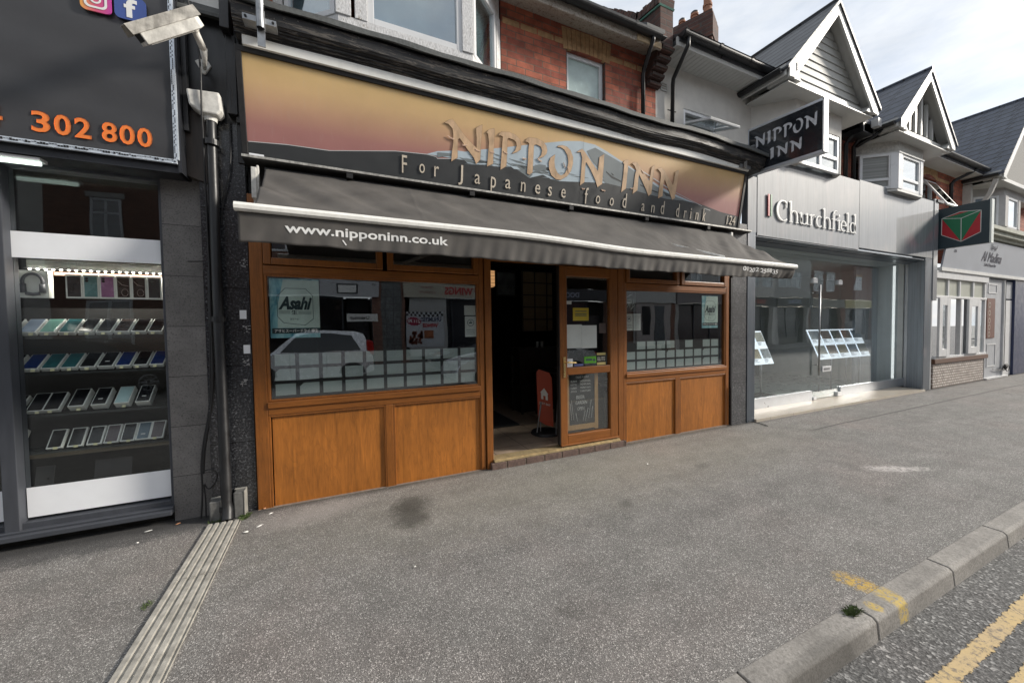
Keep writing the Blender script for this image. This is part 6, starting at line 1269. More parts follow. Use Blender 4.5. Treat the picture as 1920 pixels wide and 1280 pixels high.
def gable(P, cx, yf, hw, z0, zp, back, roofm, style):
    """front gable: bargeboards, recessed infill, eaves beam, roof slopes running back"""
    zf = z0+0.13; sl = (zp-zf)/hw
    # roof slopes as thick sheets
    for s in (-1, 1):
        a = [(cx, zp+0.03), (cx+s*(hw+0.10), zf-0.10*sl+0.03), (cx+s*(hw+0.10), zf-0.10*sl-0.02), (cx, zp-0.03)]
        G().prism(a, 'y', yf-0.05, back).build('roof_slope', roofm, P)
    rd = G(); rd.tube([(cx,yf-0.05,zp+0.035),(cx,back,zp+0.035)],0.035,8); rd.build('ridge_tiles', roofm, P)
    bw = 0.115
    for s in (-1, 1):
        a = [(cx, zp-0.03), (cx+s*(hw+0.04), zf-0.04*sl-0.03), (cx+s*(hw+0.04), zf-0.04*sl-0.03-bw*1.15), (cx+s*(hw-0.10), z0-0.06), (cx, zp-0.03-bw*1.45)]
        G().prism(a, 'y', yf-0.03, yf).build('bargeboard', WHITE, P, bevel=0.004)
        so = [(cx, zp-0.035), (cx+s*(hw+0.06), zf-0.06*sl-0.035), (cx+s*(hw+0.06), zf-0.06*sl-0.05), (cx, zp-0.05)]
        G().prism(so, 'y', yf, yf+0.30).build('verge_soffit', WHITE, P)
        G().prism([(cx+s*(hw+0.0),z0-0.06),(cx+s*(hw-0.28),z0-0.06),(cx+s*(hw-0.12),z0+0.08),(cx+s*(hw+0.02),z0+0.02)] if s > 0 else [(cx+s*(hw+0.0),z0-0.06),(cx+s*(hw+0.02),z0+0.02),(cx+s*(hw-0.12),z0+0.08),(cx+s*(hw-0.28),z0-0.06)], 'y', yf-0.01, yf+0.3).build('box_end', WHITE, P)
    yi = yf+0.16
    if style == 'clad':
        g = G(); z = z0+0.02; i = 0
        while z < zp-0.15:
            z1 = z+0.112; w = min(hw-0.02, (zp-0.08-z1)/sl+0.02); 
            if w > 0.02: g.prism([(yi,z+0.004),(yi-0.022,z+0.004),(yi-0.008,z1+0.006),(yi,z1+0.006)], 'x', cx-w, cx+w)
            z += 0.118
        g.build('horizontal_cladding', CLAD, P)
    elif style == 'timber':
        G().prism([(cx-hw+0.05,z0),(cx+hw-0.05,z0),(cx,zp-0.1)], 'y', yi, yi+0.04).build('pebbledash_infill', M('flint_infill', (0.09,0.085,0.075), 0.9, var=0.9, vs=55, bs=60, bst=1.0), P)
        g = G()
        for q in (-0.62,-0.38,-0.14,0.10,0.34,0.58):
            h = zp-0.14-abs(q+0.02)*sl; g.box(cx+q-0.035, cx+q+0.035, yi-0.04, yi, z0+0.1, h)
        g.build('mock_timber', WHITE, P)
    else:
        G().prism([(cx-hw+0.05,z0),(cx+hw-0.05,z0),(cx,zp-0.1)], 'y', yi, yi+0.04).build('pebbledash_wall', M('pebbledash', (0.34,0.33,0.31), 0.95, var=0.25, vs=50, bs=70, bst=1.0), P)
    g = G(); g.box(cx-hw+0.06, cx+hw-0.06, yi-0.06, yi+0.02, z0-0.10, z0+0.06); g.build('gable_beam', WHITE, P, bevel=0.004)
    G().box(cx-hw+0.02, cx+hw-0.02, yf+0.02, 0.32, z0-0.105, z0-0.09).build('gable_soffit', WHITE, P)
    g = G(); k = 8; r = 0.055
    for s in (-1, 1):
        xx = cx+s*(hw+0.14); zz = zf-0.10*sl+0.0
        g.prism([(xx+r*math.cos(math.pi+math.pi*i/k), zz+r*math.sin(math.pi+math.pi*i/k)) for i in range(k+1)], 'y', yf+0.02, 0.35)
    g.build('gutter', GUTTER, P)
    for s in (-1,):
        G().box(cx+s*(hw+0.09), cx+s*(hw+0.06), yf+0.0, 0.3, z0+0.0-0.05, zf-0.03).build('side_fascia', WHITE, P)
agency()
def agency_sign():
    t = thing('agency_lettering', (7.2, -0.03, 3.14), 'raised white serif letters reading Churchfield with a red and green bar on grey cladding', 'sign')
    U, V = Vector((1,0,0)), Vector((0,0,1)); Y = -0.030
    g = G()
    # serif capitals drawn with a broad nib: thick uprights, thin hairlines
    def pen(pts, thick=0.040, thin=0.014):
        P = [Vector((a, b)) for a, b in pts]
        Lf, Rt = [], []
        for i, p in enumerate(P):
            d = (P[min(i+1,len(P)-1)]-P[max(i-1,0)]).normalized(); w = thin+(thick-thin)*abs(d.y)**1.3; n = Vector((-d.y,d.x))*w/2; Lf.append(p+n); Rt.append(p-n)
        for i in range(len(P)-1):
            g.plate((0,Y,0), U, V, [tuple(Lf[i]),tuple(Rt[i]),tuple(Rt[i+1]),tuple(Lf[i+1])], 0.012)
    def arc(cx, cz, rx, rz, a0, a1, n=14): return [(cx+rx*math.cos(math.radians(a0+(a1-a0)*i/n)), cz+rz*math.sin(math.radians(a0+(a1-a0)*i/n))) for i in range(n+1)]
    def serif(x, z, w=0.085, up=False): g.plate((0,Y,0), U, V, [(x-w/2,z),(x+w/2,z),(x+w/2,z+0.013),(x-w/2,z+0.013)], 0.0115)
    def flag(x, z): g.plate((0,Y,0), U, V, [(x-0.055,z-0.022),(x+0.01,z+0.012),(x+0.01,z-0.02),(x-0.02,z-0.03)], 0.0113)
    base, xh, cap = 3.135, 0.185, 0.315
    def stem(x, h, foot=True, top=True):
        pen([(x,base+0.006),(x,base+h)], 0.038); 
        if foot: serif(x, base)
        if top: flag(x-0.01, base+h)
    x = 6.12
    pen(arc(x+0.17,base+cap/2,0.145,cap/2-0.004,52,308,26), 0.048, 0.016); g.plate((0,Y,0),U,V,[(x+0.235,base+cap-0.105),(x+0.262,base+cap-0.105),(x+0.268,base+cap-0.0),(x+0.250,base+cap-0.03)],0.0113)
    def hh(x): stem(x+0.04,0.33); pen(arc(x+0.125,base+xh-0.075,0.078,0.075,150,0,12)+[(x+0.203,base+0.006)],0.038,0.014); serif(x+0.203,base)
    def uu(x): stem(x+0.03,xh,False); pen([(x+0.03,base+0.10)]+arc(x+0.105,base+0.078,0.076,0.074,180,330,10),0.036,0.014); stem(x+0.19,xh,False); g.plate((0,Y,0),U,V,[(x+0.18,base),(x+0.235,base+0.008),(x+0.235,base+0.02),(x+0.18,base+0.02)],0.011)
    def rr_(x): stem(x+0.035,xh); pen(arc(x+0.105,base+xh-0.06,0.065,0.055,150,55,8),0.030,0.020); g.tube([(x+0.138,Y-0.001,base+xh-0.022),(x+0.138,Y-0.012,base+xh-0.022)],0.018,12)
    def cc(x): pen(arc(x+0.095,base+xh/2,0.080,xh/2-0.005,50,312,20),0.040,0.014)
    def ff(x): stem(x+0.05,0.26,True,False); pen(arc(x+0.115,base+0.255,0.065,0.072,180,60,10),0.036,0.014); serif(x+0.06,base+xh-0.014,0.13)
    def ii(x): stem(x+0.03,xh); g.tube([(x+0.03,Y-0.001,base+0.255),(x+0.03,Y-0.012,base+0.255)],0.024,14)
    def ee(x): pen(arc(x+0.09,base+xh/2,0.076,xh/2-0.005,0,312,22),0.038,0.014); g.plate((0,Y,0),U,V,[(x+0.03,base+xh/2+0.002),(x+0.155,base+xh/2+0.002),(x+0.155,base+xh/2+0.016),(x+0.03,base+xh/2+0.016)],0.011)
    def ll(x): stem(x+0.03,0.34)
    def dd(x): pen(arc(x+0.095,base+xh/2,0.078,xh/2-0.004,0,360,24),0.038,0.014); stem(x+0.175,0.34,False); serif(x+0.195,base,0.05)
    hh(6.44); uu(6.72); rr_(6.985); cc(7.155); hh(7.35); ff(7.615); ii(7.80); ee(7.88); ll(8.075); dd(8.165)
    # the photograph shows the word slightly stretched towards its end
    for p in g.v: p.x = 6.12+(p.x-6.12)*1.035
    g.build('lettering', LETTERWHITE, t)
    sh = G(); 
    for (a, m_) in ((5.915,'r'),(5.975,'g')):
        q = G().plate((0,Y,0), U, V, [(a,3.17),(a+0.035,3.17),(a+0.035,3.50),(a,3.50)], 0.012); q.build('red_bar' if m_ == 'r' else 'green_bar', M('pinkish_red',(0.52,0.09,0.10),0.4) if m_ == 'r' else M('soft_green',(0.09,0.25,0.14),0.4), t)
agency_sign()
def agency_blade():
    t = thing('agency_blade_sign', (12.05, -0.4, 3.1), 'projecting dark green box sign with a red and green cube emblem', 'sign')
    x0, x1 = 12.00, 12.12; ya, yb = 0.05, -0.705
    box('face_panel', NAVYSIGN, t, x0, x1, yb, ya, 3.13, 4.0, bevel=0.004); box('edge_panel', M('blade_edge',(0.62,0.66,0.62),0.4,var=0.06), t, x0-0.004, x1+0.004, yb-0.025, yb, 3.125, 4.005)
    # cube emblem drawn on the face; s = distance out from the wall
    U, V = Vector((0,-1,0)), Vector((0,0,1)); O = (x0-0.001, 0, 0)
    A, B_, Cc, D, E, F_, H = (0.04,3.785),(0.32,3.72),(0.59,3.815),(0.305,3.865),(0.04,3.43),(0.325,3.23),(0.59,3.37)
    g = G(); W_ = M('emblem_line',(0.62,0.62,0.60),0.4,var=0)
    def ln(p, q, w=0.011):
        d = Vector((q[0]-p[0], q[1]-p[1])).normalized(); n = Vector((-d.y,d.x))*w/2; g.plate((O[0]-0.003,0,0),U,V,[(p[0]-n.x,p[1]-n.y),(p[0]+n.x,p[1]+n.y),(q[0]+n.x,q[1]+n.y),(q[0]-n.x,q[1]-n.y)],0.002)
    r = G(); r.plate(O,U,V,[A,B_,F_,E],0.002); r.plate(O,U,V,[B_,Cc,H,F_],0.002); r.plate(O,U,V,[A,B_,Cc,D],0.002); r.build('emblem_red', RED, t)
    q = G(); O2 = (O[0]-0.0025,0,0); q.plate(O2,U,V,[A,B_,F_],0.001); q.plate(O2,U,V,[B_,Cc,F_],0.001); q.plate(O2,U,V,[A,(0.45,3.842),Cc,B_],0.0008); q.build('emblem_green', GREEN, t)
    for p, s in ((A,B_),(B_,Cc),(Cc,D),(D,A),(A,E),(B_,F_),(Cc,H),(E,F_),(F_,H)): ln(p, s)
    g.build('emblem_outline', W_, t)
agency_blade()
def office_inside():
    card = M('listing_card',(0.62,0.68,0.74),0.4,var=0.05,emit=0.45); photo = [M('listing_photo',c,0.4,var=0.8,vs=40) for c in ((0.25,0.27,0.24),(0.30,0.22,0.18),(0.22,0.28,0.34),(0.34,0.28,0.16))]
    def stand(x0, x1, y, nc, lab, legs):
        t = thing('display_stand', ((x0+x1)/2, y, 0.085), lab, 'display stand', 'property card stands behind the office glass')
        z0, z1 = 0.78, 1.42; tl = 0.20
        O = Vector((x0,y-0.05,z0)); u = Vector((1,0,0)); v = Vector((-0.07,0.22,0.64)); v.normalize(); H = 0.66; W_ = (x1-x0)
        G().plate(O+Vector((0,0.01,0)), u, v, [(0,0),(W_,0),(W_,H),(0,H)], 0.006).build('panel', card, t)
        r = random.Random(int(x0*10)); w = W_/nc
        for i in range(nc):
            for j in range(2):
                c = G(); a, b_ = i*w+0.015, (i+1)*w-0.015; lo, hi = j*H/2+0.015, (j+1)*H/2-0.015
                c.plate(O+Vector((0,-0.002,0)), u, v, [(a,lo),(b_,lo),(b_,hi),(a,hi)], 0.002); cd = c.build('listing_card', card, t)
                dark = (i == 0 and j == 0 and x0 < 6.5)
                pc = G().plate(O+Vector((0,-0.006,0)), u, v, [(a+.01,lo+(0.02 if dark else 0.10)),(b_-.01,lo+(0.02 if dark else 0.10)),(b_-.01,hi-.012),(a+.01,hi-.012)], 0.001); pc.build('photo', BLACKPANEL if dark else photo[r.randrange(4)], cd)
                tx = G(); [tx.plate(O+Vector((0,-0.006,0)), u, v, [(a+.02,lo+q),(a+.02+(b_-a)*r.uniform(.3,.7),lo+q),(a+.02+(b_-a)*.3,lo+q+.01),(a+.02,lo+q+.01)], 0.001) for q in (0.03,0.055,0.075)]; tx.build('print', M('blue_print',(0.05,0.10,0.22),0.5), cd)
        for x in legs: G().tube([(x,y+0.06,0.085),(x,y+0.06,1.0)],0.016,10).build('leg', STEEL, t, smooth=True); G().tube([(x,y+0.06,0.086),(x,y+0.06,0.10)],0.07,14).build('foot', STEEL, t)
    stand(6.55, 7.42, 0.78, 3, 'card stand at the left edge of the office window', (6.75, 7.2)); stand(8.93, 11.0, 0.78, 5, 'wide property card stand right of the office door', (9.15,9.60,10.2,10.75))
    t = thing('office_chair', (7.6, 1.6, 0.085), 'black office armchair with chrome frame behind the office glass', 'chair')
    BL = M('chair_leather',(0.02,0.022,0.024),0.4,var=0.2); CH = M('chrome',(0.55,0.56,0.58),0.15,metal=1,var=0)
    g = G(); g.grid(lambda u,v: (7.30+0.55*u, 1.95+0.05*math.sin(math.pi*u), 0.62+0.50*v+0.0*u), 10, 6); g.build('backrest', BL, t, smooth=True, solid=0.04)
    box('seat', BL, t, 7.28, 7.86, 1.45, 1.95, 0.52, 0.58, bevel=0.02)
    for x in (7.26, 7.88): G().tube([(x,1.95,0.95),(x,1.5,0.80),(x,1.45,0.72),(x,1.5,0.55),(x,1.95,0.53)],0.014,8).build('armrest', CH, t, smooth=True)
    G().tube([(7.57,1.7,0.52),(7.57,1.7,0.20)],0.03,12).build('column', CH, t); g = G(); [g.tube([(7.57,1.7,0.20),(7.57+0.32*math.cos(a),1.7+0.32*math.sin(a),0.11)],[0.02,0.012],8) for a in [i*1.2566 for i in range(5)]]; g.build('star_base', CH, t)
    t = thing('office_desk', (9.6, 3.2, 0.085), 'pale office desk deep inside the agency', 'desk'); box('top', M('desk',(0.35,0.34,0.32),0.4), t, 8.8, 10.6, 2.9, 3.6, 0.80, 0.84)
    for x in (8.85,10.5): box('leg', STEEL, t, x, x+.05, 2.95, 3.55, 0.085, 0.80)
office_inside()
# ---------------------------------------------------------------- cafe and the houses beyond
CB = thing('cafe_building', (14.6, 2.5, 0.05), 'brick and bay-windowed building with half-timbered gable above a white cafe front', 'building')
def cafe():
    P = CB
    WHT = M('cafe_white_paint', (0.62,0.62,0.62), 0.5, var=0.07, dirt=0.18); GRY = M('cafe_grey_paint', (0.36,0.37,0.39), 0.6, var=0.12, dirt=0.15)
    box('mosaic_stall_riser', TILEBRICK, P, 11.86, 14.75, 0.0, 0.12, 0.05, 0.60)
    box('timber_sill', TIMBERDARK, P, 11.84, 14.92, -0.035, 0.12, 0.60, 0.70, bevel=0.006)
    g = G(); g.box(11.88,14.86,-0.02,0.10,0.702,0.752); g.box(11.90,14.84,-0.01,0.08,2.07,2.12); g.box(11.86,14.86,-0.03,0.12,2.50,2.66)
    for x in (11.93, 12.58, 13.22, 14.02, 14.76): g.box(x-0.035 if x > 12 else x-0.035, x+0.035, 0.0, 0.07, 2.12, 2.50)
    for x in (13.32, 14.30, 14.80): g.box(x-0.04, x+0.04, 0.0, 0.08, 0.752, 2.07)
    g.build('window_frame', WHT, P, bevel=0.004)
    for a, b_ in ((11.94,12.50),(13.55,14.24)):
        w = thing_part('open_casement', P); s = G(); frame_rect(s, a, b_, 0.76, 2.06, 0.16, -0.06, -0.02); s.build('sash', WHT, w, bevel=0.003); box('pane', G_SHOP, w, a+.15, b_-.15, -0.04, -0.035, 0.9, 1.92)
    for a, b_ in ((14.34,14.76),): box('window_pane', G_SHOP, P, a, b_, 0.03, 0.035, 0.76, 2.06)
    for i, (a, b_) in enumerate(((11.97,12.54),(12.62,13.18),(13.26,13.98),(14.06,14.72))): box('top_light', M('frosted_top_light',(0.38,0.39,0.33),0.4), P, a, b_, 0.03, 0.035, 2.12, 2.5)
    inn = G(); inn.box(11.86,17,3.0,3.05,0,2.7); inn.box(11.84,11.88,0.12,3.0,0,2.7); inn.box(11.86,17,0.12,3,0.04,0.1); inn.build('interior', M('cafe_inside',(0.16,0.14,0.12),0.9,var=0.4,vs=3), P)
    it = G(); it.box(12.6,13.1,1.2,1.6,0.1,1.35); it.box(12.7,13.0,1.15,1.25,1.45,1.75); it.build('cafe_counter', M('counter_pale',(0.40,0.38,0.34),0.5,var=0.2), P)
    # recessed entrance with brown notice panel, far door, navy pier
    box('entrance_wall', GRY, P, 14.93, 16.10, 0.03, 0.38, 0.05, 2.62); box('entrance_step', WHT, P, 14.8, 16.3, -0.05, 0.03, 0.05, 0.085)
    box('side_wall', GRY, P, 14.86, 14.93, 0.12, 0.38, 0.05, 2.62)
    g = G(); frame_rect(g, 15.05, 15.65, 0.35, 0.95, 0.03, 0.018, 0.03); frame_rect(g, 15.05, 15.65, 2.25, 2.5, 0.03, 0.018, 0.03); g.build('wall_panel_moulding', WHT, P)
    bp = thing_part('brown_notice_board', P); box('board', M('brown_board',(0.13,0.045,0.025),0.5,var=0.2), bp, 14.97, 15.50, 0.012, 0.03, 1.10, 2.12)
    g = G()
    for z in (1.95,1.75,1.55,1.38,1.2): 
        for i in range(20):
            a0, a1 = i*0.314, (i+1)*0.314; g.add([(15.12+0.075*math.cos(a0),0.010,z+0.07*math.sin(a0)),(15.12+0.075*math.cos(a1),0.010,z+0.07*math.sin(a1)),(15.12+0.055*math.cos(a1),0.010,z+0.05*math.sin(a1)),(15.12+0.055*math.cos(a0),0.010,z+0.05*math.sin(a0))],[(0,1,2,3)])
    g.build('ring_ornament', M('pale_ornament',(0.4,0.36,0.30),0.5), bp)
    box('door_post', WHT, P, 16.10, 16.20, 0.0, 0.38, 0.05, 2.62); box('side_door', WHT, P, 16.20, 16.85, 0.04, 0.09, 0.06, 2.1); box('fanlight', GRY, P, 16.20, 16.85, 0.04, 0.09, 2.14, 2.6)
    box('navy_pier', M('navy_paint',(0.012,0.022,0.075),0.35,var=0.1), P, 16.86, 17.85, -0.01, 0.4, 0.05, 2.72)
    t = thing('cable_coil', (16.0, 0.0, 0.08), 'tangled black cable coil hanging low by the white door post', 'cable')
    g = G(); r = random.Random(3)
    for k in range(5):
        cx, cz, rr_ = 16.12+r.uniform(-.06,.06), 0.28+r.uniform(-.05,.05), r.uniform(.08,.15); g.tube([(cx+rr_*math.cos(a*.5),-0.03-0.01*k,cz+rr_*.7*math.sin(a*.5)) for a in range(14)],0.008,5)
    g.tube([(15.4,-0.0,0.28),(15.8,-0.02,0.24),(16.1,-0.03,0.30)],0.008,5); g.tube([(16.13,-0.015,0.3),(16.13,-0.012,2.6)],0.006,5); g.build('coil', CABLE, t)
    # upper wall: brick with the arched window, gutters
    g = G(); yw = 0.30
    for (a, b_, c, d) in ((8.62,9.2,3.9,5.2),(11.35,12.05,3.9,5.2),(12.80,13.6,3.9,5.2),(12.05,12.80,4.86,5.2)): g.box(a, b_, yw, yw+.25, c, d)
    g.box(9.2,11.35,yw+.15,yw+.3,3.9,5.2); g.box(12.05,12.8,yw+.2,yw+.3,3.9,5.2); g.build('brick_wall', BRICK, P)
    b = G(); n = 10
    for i in range(n):
        t0, t1 = i/n, (i+.88)/n; f = lambda t, o: (12.0+t*0.85, 4.84+0.10*(1-(2*t-1)**2)+o); a, c_ = f(t0,0), f(t1,0); d, e = f(t1,.2), f(t0,.2); b.prism([a,c_,d,e],'y',yw-.006,yw+.02)
    b.box(12.86,13.5,yw-.004,yw+.02,4.86,4.93); b.build('buff_brickwork', BUFF, P)
    w = thing_part('window', P); s = G(); frame_rect(s, 12.08, 12.78, 3.95, 4.84, 0.06, 0.36, 0.42); s.build('frame', UPVC, w); box('pane', G_UP, w, 12.13, 12.73, 0.39, 0.395, 4.0, 4.8)
    sa = G(); O = Vector((12.15,0.30,4.80)); uy = Vector((0.0,-0.42,-0.75)).normalized(); ux = Vector((1,0,0))
    for (a,b_,c,d) in ((0,.6,0,.06),(0,.6,.72,.78),(0,.06,.06,.72),(.54,.6,.06,.72)): sa.plate(O,ux,uy,[(a,c),(b_,c),(b_,d),(a,d)],0.03)
    sa.build('open_sash', UPVC, w); G().plate(O,ux,uy,[(.05,.05),(.55,.05),(.55,.73),(.05,.73)],0.004).build('sash_pane', G_UP, w)
    # canted bay of the middle house with frieze
    A, B_, C_, D = (9.20,0.30),(9.74,-0.12),(10.78,-0.12),(11.33,0.30)
    by = G(); by.prism([A,B_,C_,D,(11.33,.45),(9.2,.45)],'z',4.80,5.0); by.build('bay_frieze', M('carved_frieze',(0.45,0.44,0.41),0.8,var=0.3,vs=25,bs=25,bst=1.0), P)
    by = G(); by.prism([(9.18,.29),(9.74,-.14),(10.80,-.14),(11.36,.29),(11.33,.45),(9.2,.45)],'z',4.775,4.80); by.prism([A,B_,C_,D,(11.33,.45),(9.2,.45)],'z',4.055,4.10); by.build('bay_moulding', WHITE, P)
    g = G(); g.prism([(9.62,-.06),(9.745,-.13),(9.90,-.13),(9.90,-.02),(9.70,.03)],'z',4.10,4.776); g.prism([(10.66,-.13),(10.80,-.12),(10.90,-.04),(10.8,.05),(10.66,-.02)],'z',4.10,4.776); g.build_each('bay_post', UPVC, P, bevel=0.004)
    frame_win(P, ((9.24,0.26),(9.65,-0.06),4.10,4.775), 0.05, UPVC, M('slatted_blind_pane', (0.26,0.27,0.26), 0.35, var=0.45, vs=1.2, stretch=(0.1,0.1,22)), split=[('h',0.28)]); frame_win(P, ((9.90,-0.11),(10.66,-0.11),4.10,4.775), 0.05, UPVC, G_UP, curtain=CURTAIN, split=[('h',0.32)]); frame_win(P, ((10.88,-0.03),(11.30,0.28),4.10,4.775), 0.05, UPVC, G_UP, curtain=CURTAIN)
    gable(P, 10.35, -0.32, 1.12, 5.10, 6.34, 2.2, SLATE, 'timber')
    for x in (8.70, 8.98): G().tube([(x,-0.0,5.2),(x,0.16,5.0),(x,0.24,4.9),(x,0.24,3.95)],0.035,10).build('rain_pipe', PIPE, P, smooth=True)
    G().tube([(9.18,-0.15,5.13),(9.1,0.0,5.0),(8.98,0.2,4.88)],0.03,8).build('rain_pipe', PIPE, P, smooth=True)
    g = G(); g.box(8.62,8.95,-0.05,0.0,4.98,5.14); g.box(8.66,9.0,-0.05,0.3,5.0,5.2); g.build('eaves_box', BLACKPANEL, P)
    lan = G(); lan.box(8.86,8.98,-0.16,-0.06,5.08,5.22); lan.build('wall_lamp', M('lamp_glass',(0.5,0.5,0.5),0.2), P)
    sf = G(); sf.box(11.4,14.4,-0.02,0.3,5.08,5.10); sf.box(11.4,14.4,-0.04,-0.02,5.08,5.18); sf.build('eaves_board', WHITE, P)
    k = 10; ring = [(-0.10+.06*math.cos(math.pi+math.pi*i/k), 5.20+.06*math.sin(math.pi+math.pi*i/k)) for i in range(k+1)]; G().prism(ring,'x',11.5,14.3).build('gutter', GUTTER, P)
    G().tube([(13.75,-0.10,5.18),(13.70,0.0,5.08),(13.45,0.20,4.92),(13.42,0.24,4.85),(13.42,0.24,3.95)],0.035,10).build('rain_pipe', PIPE, P, smooth=True)
    G().box(12.3,13.7,0.34,0.75,5.15,5.66).build('parapet_stack', BRICKD, P)
    G().prism([(-0.06,5.2),(0.30,5.42),(4.2,8.1),(4.2,5.1),(-0.04,5.1)],'x',8.66,14.5).build('roof', SLATE, P)
cafe()
def cafe_sign():
    t = thing('cafe_fascia_sign', (14.9, -0.1, 2.7), 'pale grey cafe fascia board with dark script reading Al Madina', 'sign')
    O = Vector((0,-0.03,2.74)); u = Vector((1,0,0)); v = Vector((0,-0.10,0.75)).normalized(); n = u.cross(v)
    G().plate(O-n*0.03, u, v, [(12.10,0),(17.9,0),(17.9,0.76),(12.10,0.76)], 0.03).build('board', M('cafe_board',(0.36,0.38,0.42),0.45,var=0.10,vs=2), t)
    g = G(); g.box(12.0,17.9,-0.06,0.2,2.66,2.735); g.build('lower_moulding', M('moulding_white',(0.6,0.6,0.58),0.5), t); gg = G(); gg.box(12.1,18.2,-0.30,0.2,3.72,3.80); gg.box(12.1,18.2,-0.24,0.2,3.62,3.72); gg.box(12.1,18.2,-0.16,0.2,3.54,3.62); gg.build('cornice', M('stone_cornice',(0.42,0.43,0.36),0.8,var=0.25,vs=6,dirt=0.4), t)
    g = G(); text(g, 'Al Madina', O+u*14.16+v*0.265+n*0.004, u, v, 1.28, 0.235, thick=0.003, shear=0.12); text(g, 'Café & Dessert Bar', O+u*14.40+v*0.16+n*0.004, u, v, 0.76, 0.07, thick=0.003); text(g, 'المدينة', O+u*14.58+v*0.53+n*0.004, u, v, 0.42, 0.17, thick=0.003)
    text(g, '126', O+u*12.55+v*0.36+n*0.004, u, v, 0.12, 0.06, thick=0.003); g.build('lettering', M('cafe_letter',(0.05,0.045,0.07),0.4), t)
cafe_sign()
HB = thing('gabled_house', (18.0, 2.5, 0.05), 'grey pebbledash house with a big slate gable at the right edge', 'building')
def far_house():
    P = HB
    gable(P, 16.55, -0.30, 2.15, 5.02, 7.38, 3.0, SLATE, 'dash')
    g = G(); g.box(13.6,24,0.30,0.5,3.0,5.2); g.box(17.9,24,0.0,0.3,0,3.6); g.build('wall', BRICK, P)
    A = [(14.75,0.30),(15.35,-0.12),(17.2,-0.12),(17.8,0.3),(17.8,.45),(14.75,.45)]
    G().prism(A,'z',4.72,4.92).build('bay_frieze', M('grey_stucco',(0.40,0.39,0.38),0.85,var=0.15), P); G().prism(A,'z',3.7,3.95).build('bay_apron', RENDER2, P)
    g = G(); g.prism([(15.22,-.04),(15.36,-.14),(15.58,-.14),(15.58,0),(15.3,.05)],'z',3.95,4.72); g.box(16.35,16.5,-.13,0,3.95,4.72); g.build_each('bay_post', M('stucco_post',(0.45,0.44,0.43),0.8), P)
    frame_win(P, ((14.80,0.26),(15.25,-0.05),3.95,4.72), 0.05, UPVC, G_UP, curtain=CURTAIN); frame_win(P, ((15.58,-0.11),(16.35,-0.11),3.95,4.72), 0.05, UPVC, G_UP, curtain=CURTAIN)
    frame_win(P, ((15.9,-0.12),(17.1,-0.12),5.25,5.95), 0.06, UPVC, G_UP, curtain=CURTAIN, split=[('v',.5)])
    b = G(); b.box(14.30,14.42,0.16,0.30,4.0,4.95)
    pts = [(0.2,4.15),(0.02,4.35),(-0.12,4.62),(-0.22,4.95)]
    for p, q in zip(pts[:-1], pts[1:]): b.prism([(p[0]-.04,p[1]),(p[0]+.04,p[1]),(q[0]+.04,q[1]),(q[0]-.04,q[1])],'x',14.32,14.40)
    b.build('timber_bracket', M('bracket_paint',(0.50,0.49,0.46),0.7,var=0.15), P)
    G().prism([(-0.06,5.2),(0.30,5.42),(4.2,8.1),(4.2,5.1),(-0.04,5.1)],'x',14.5,26).build('roof', SLATE, P)
far_house()
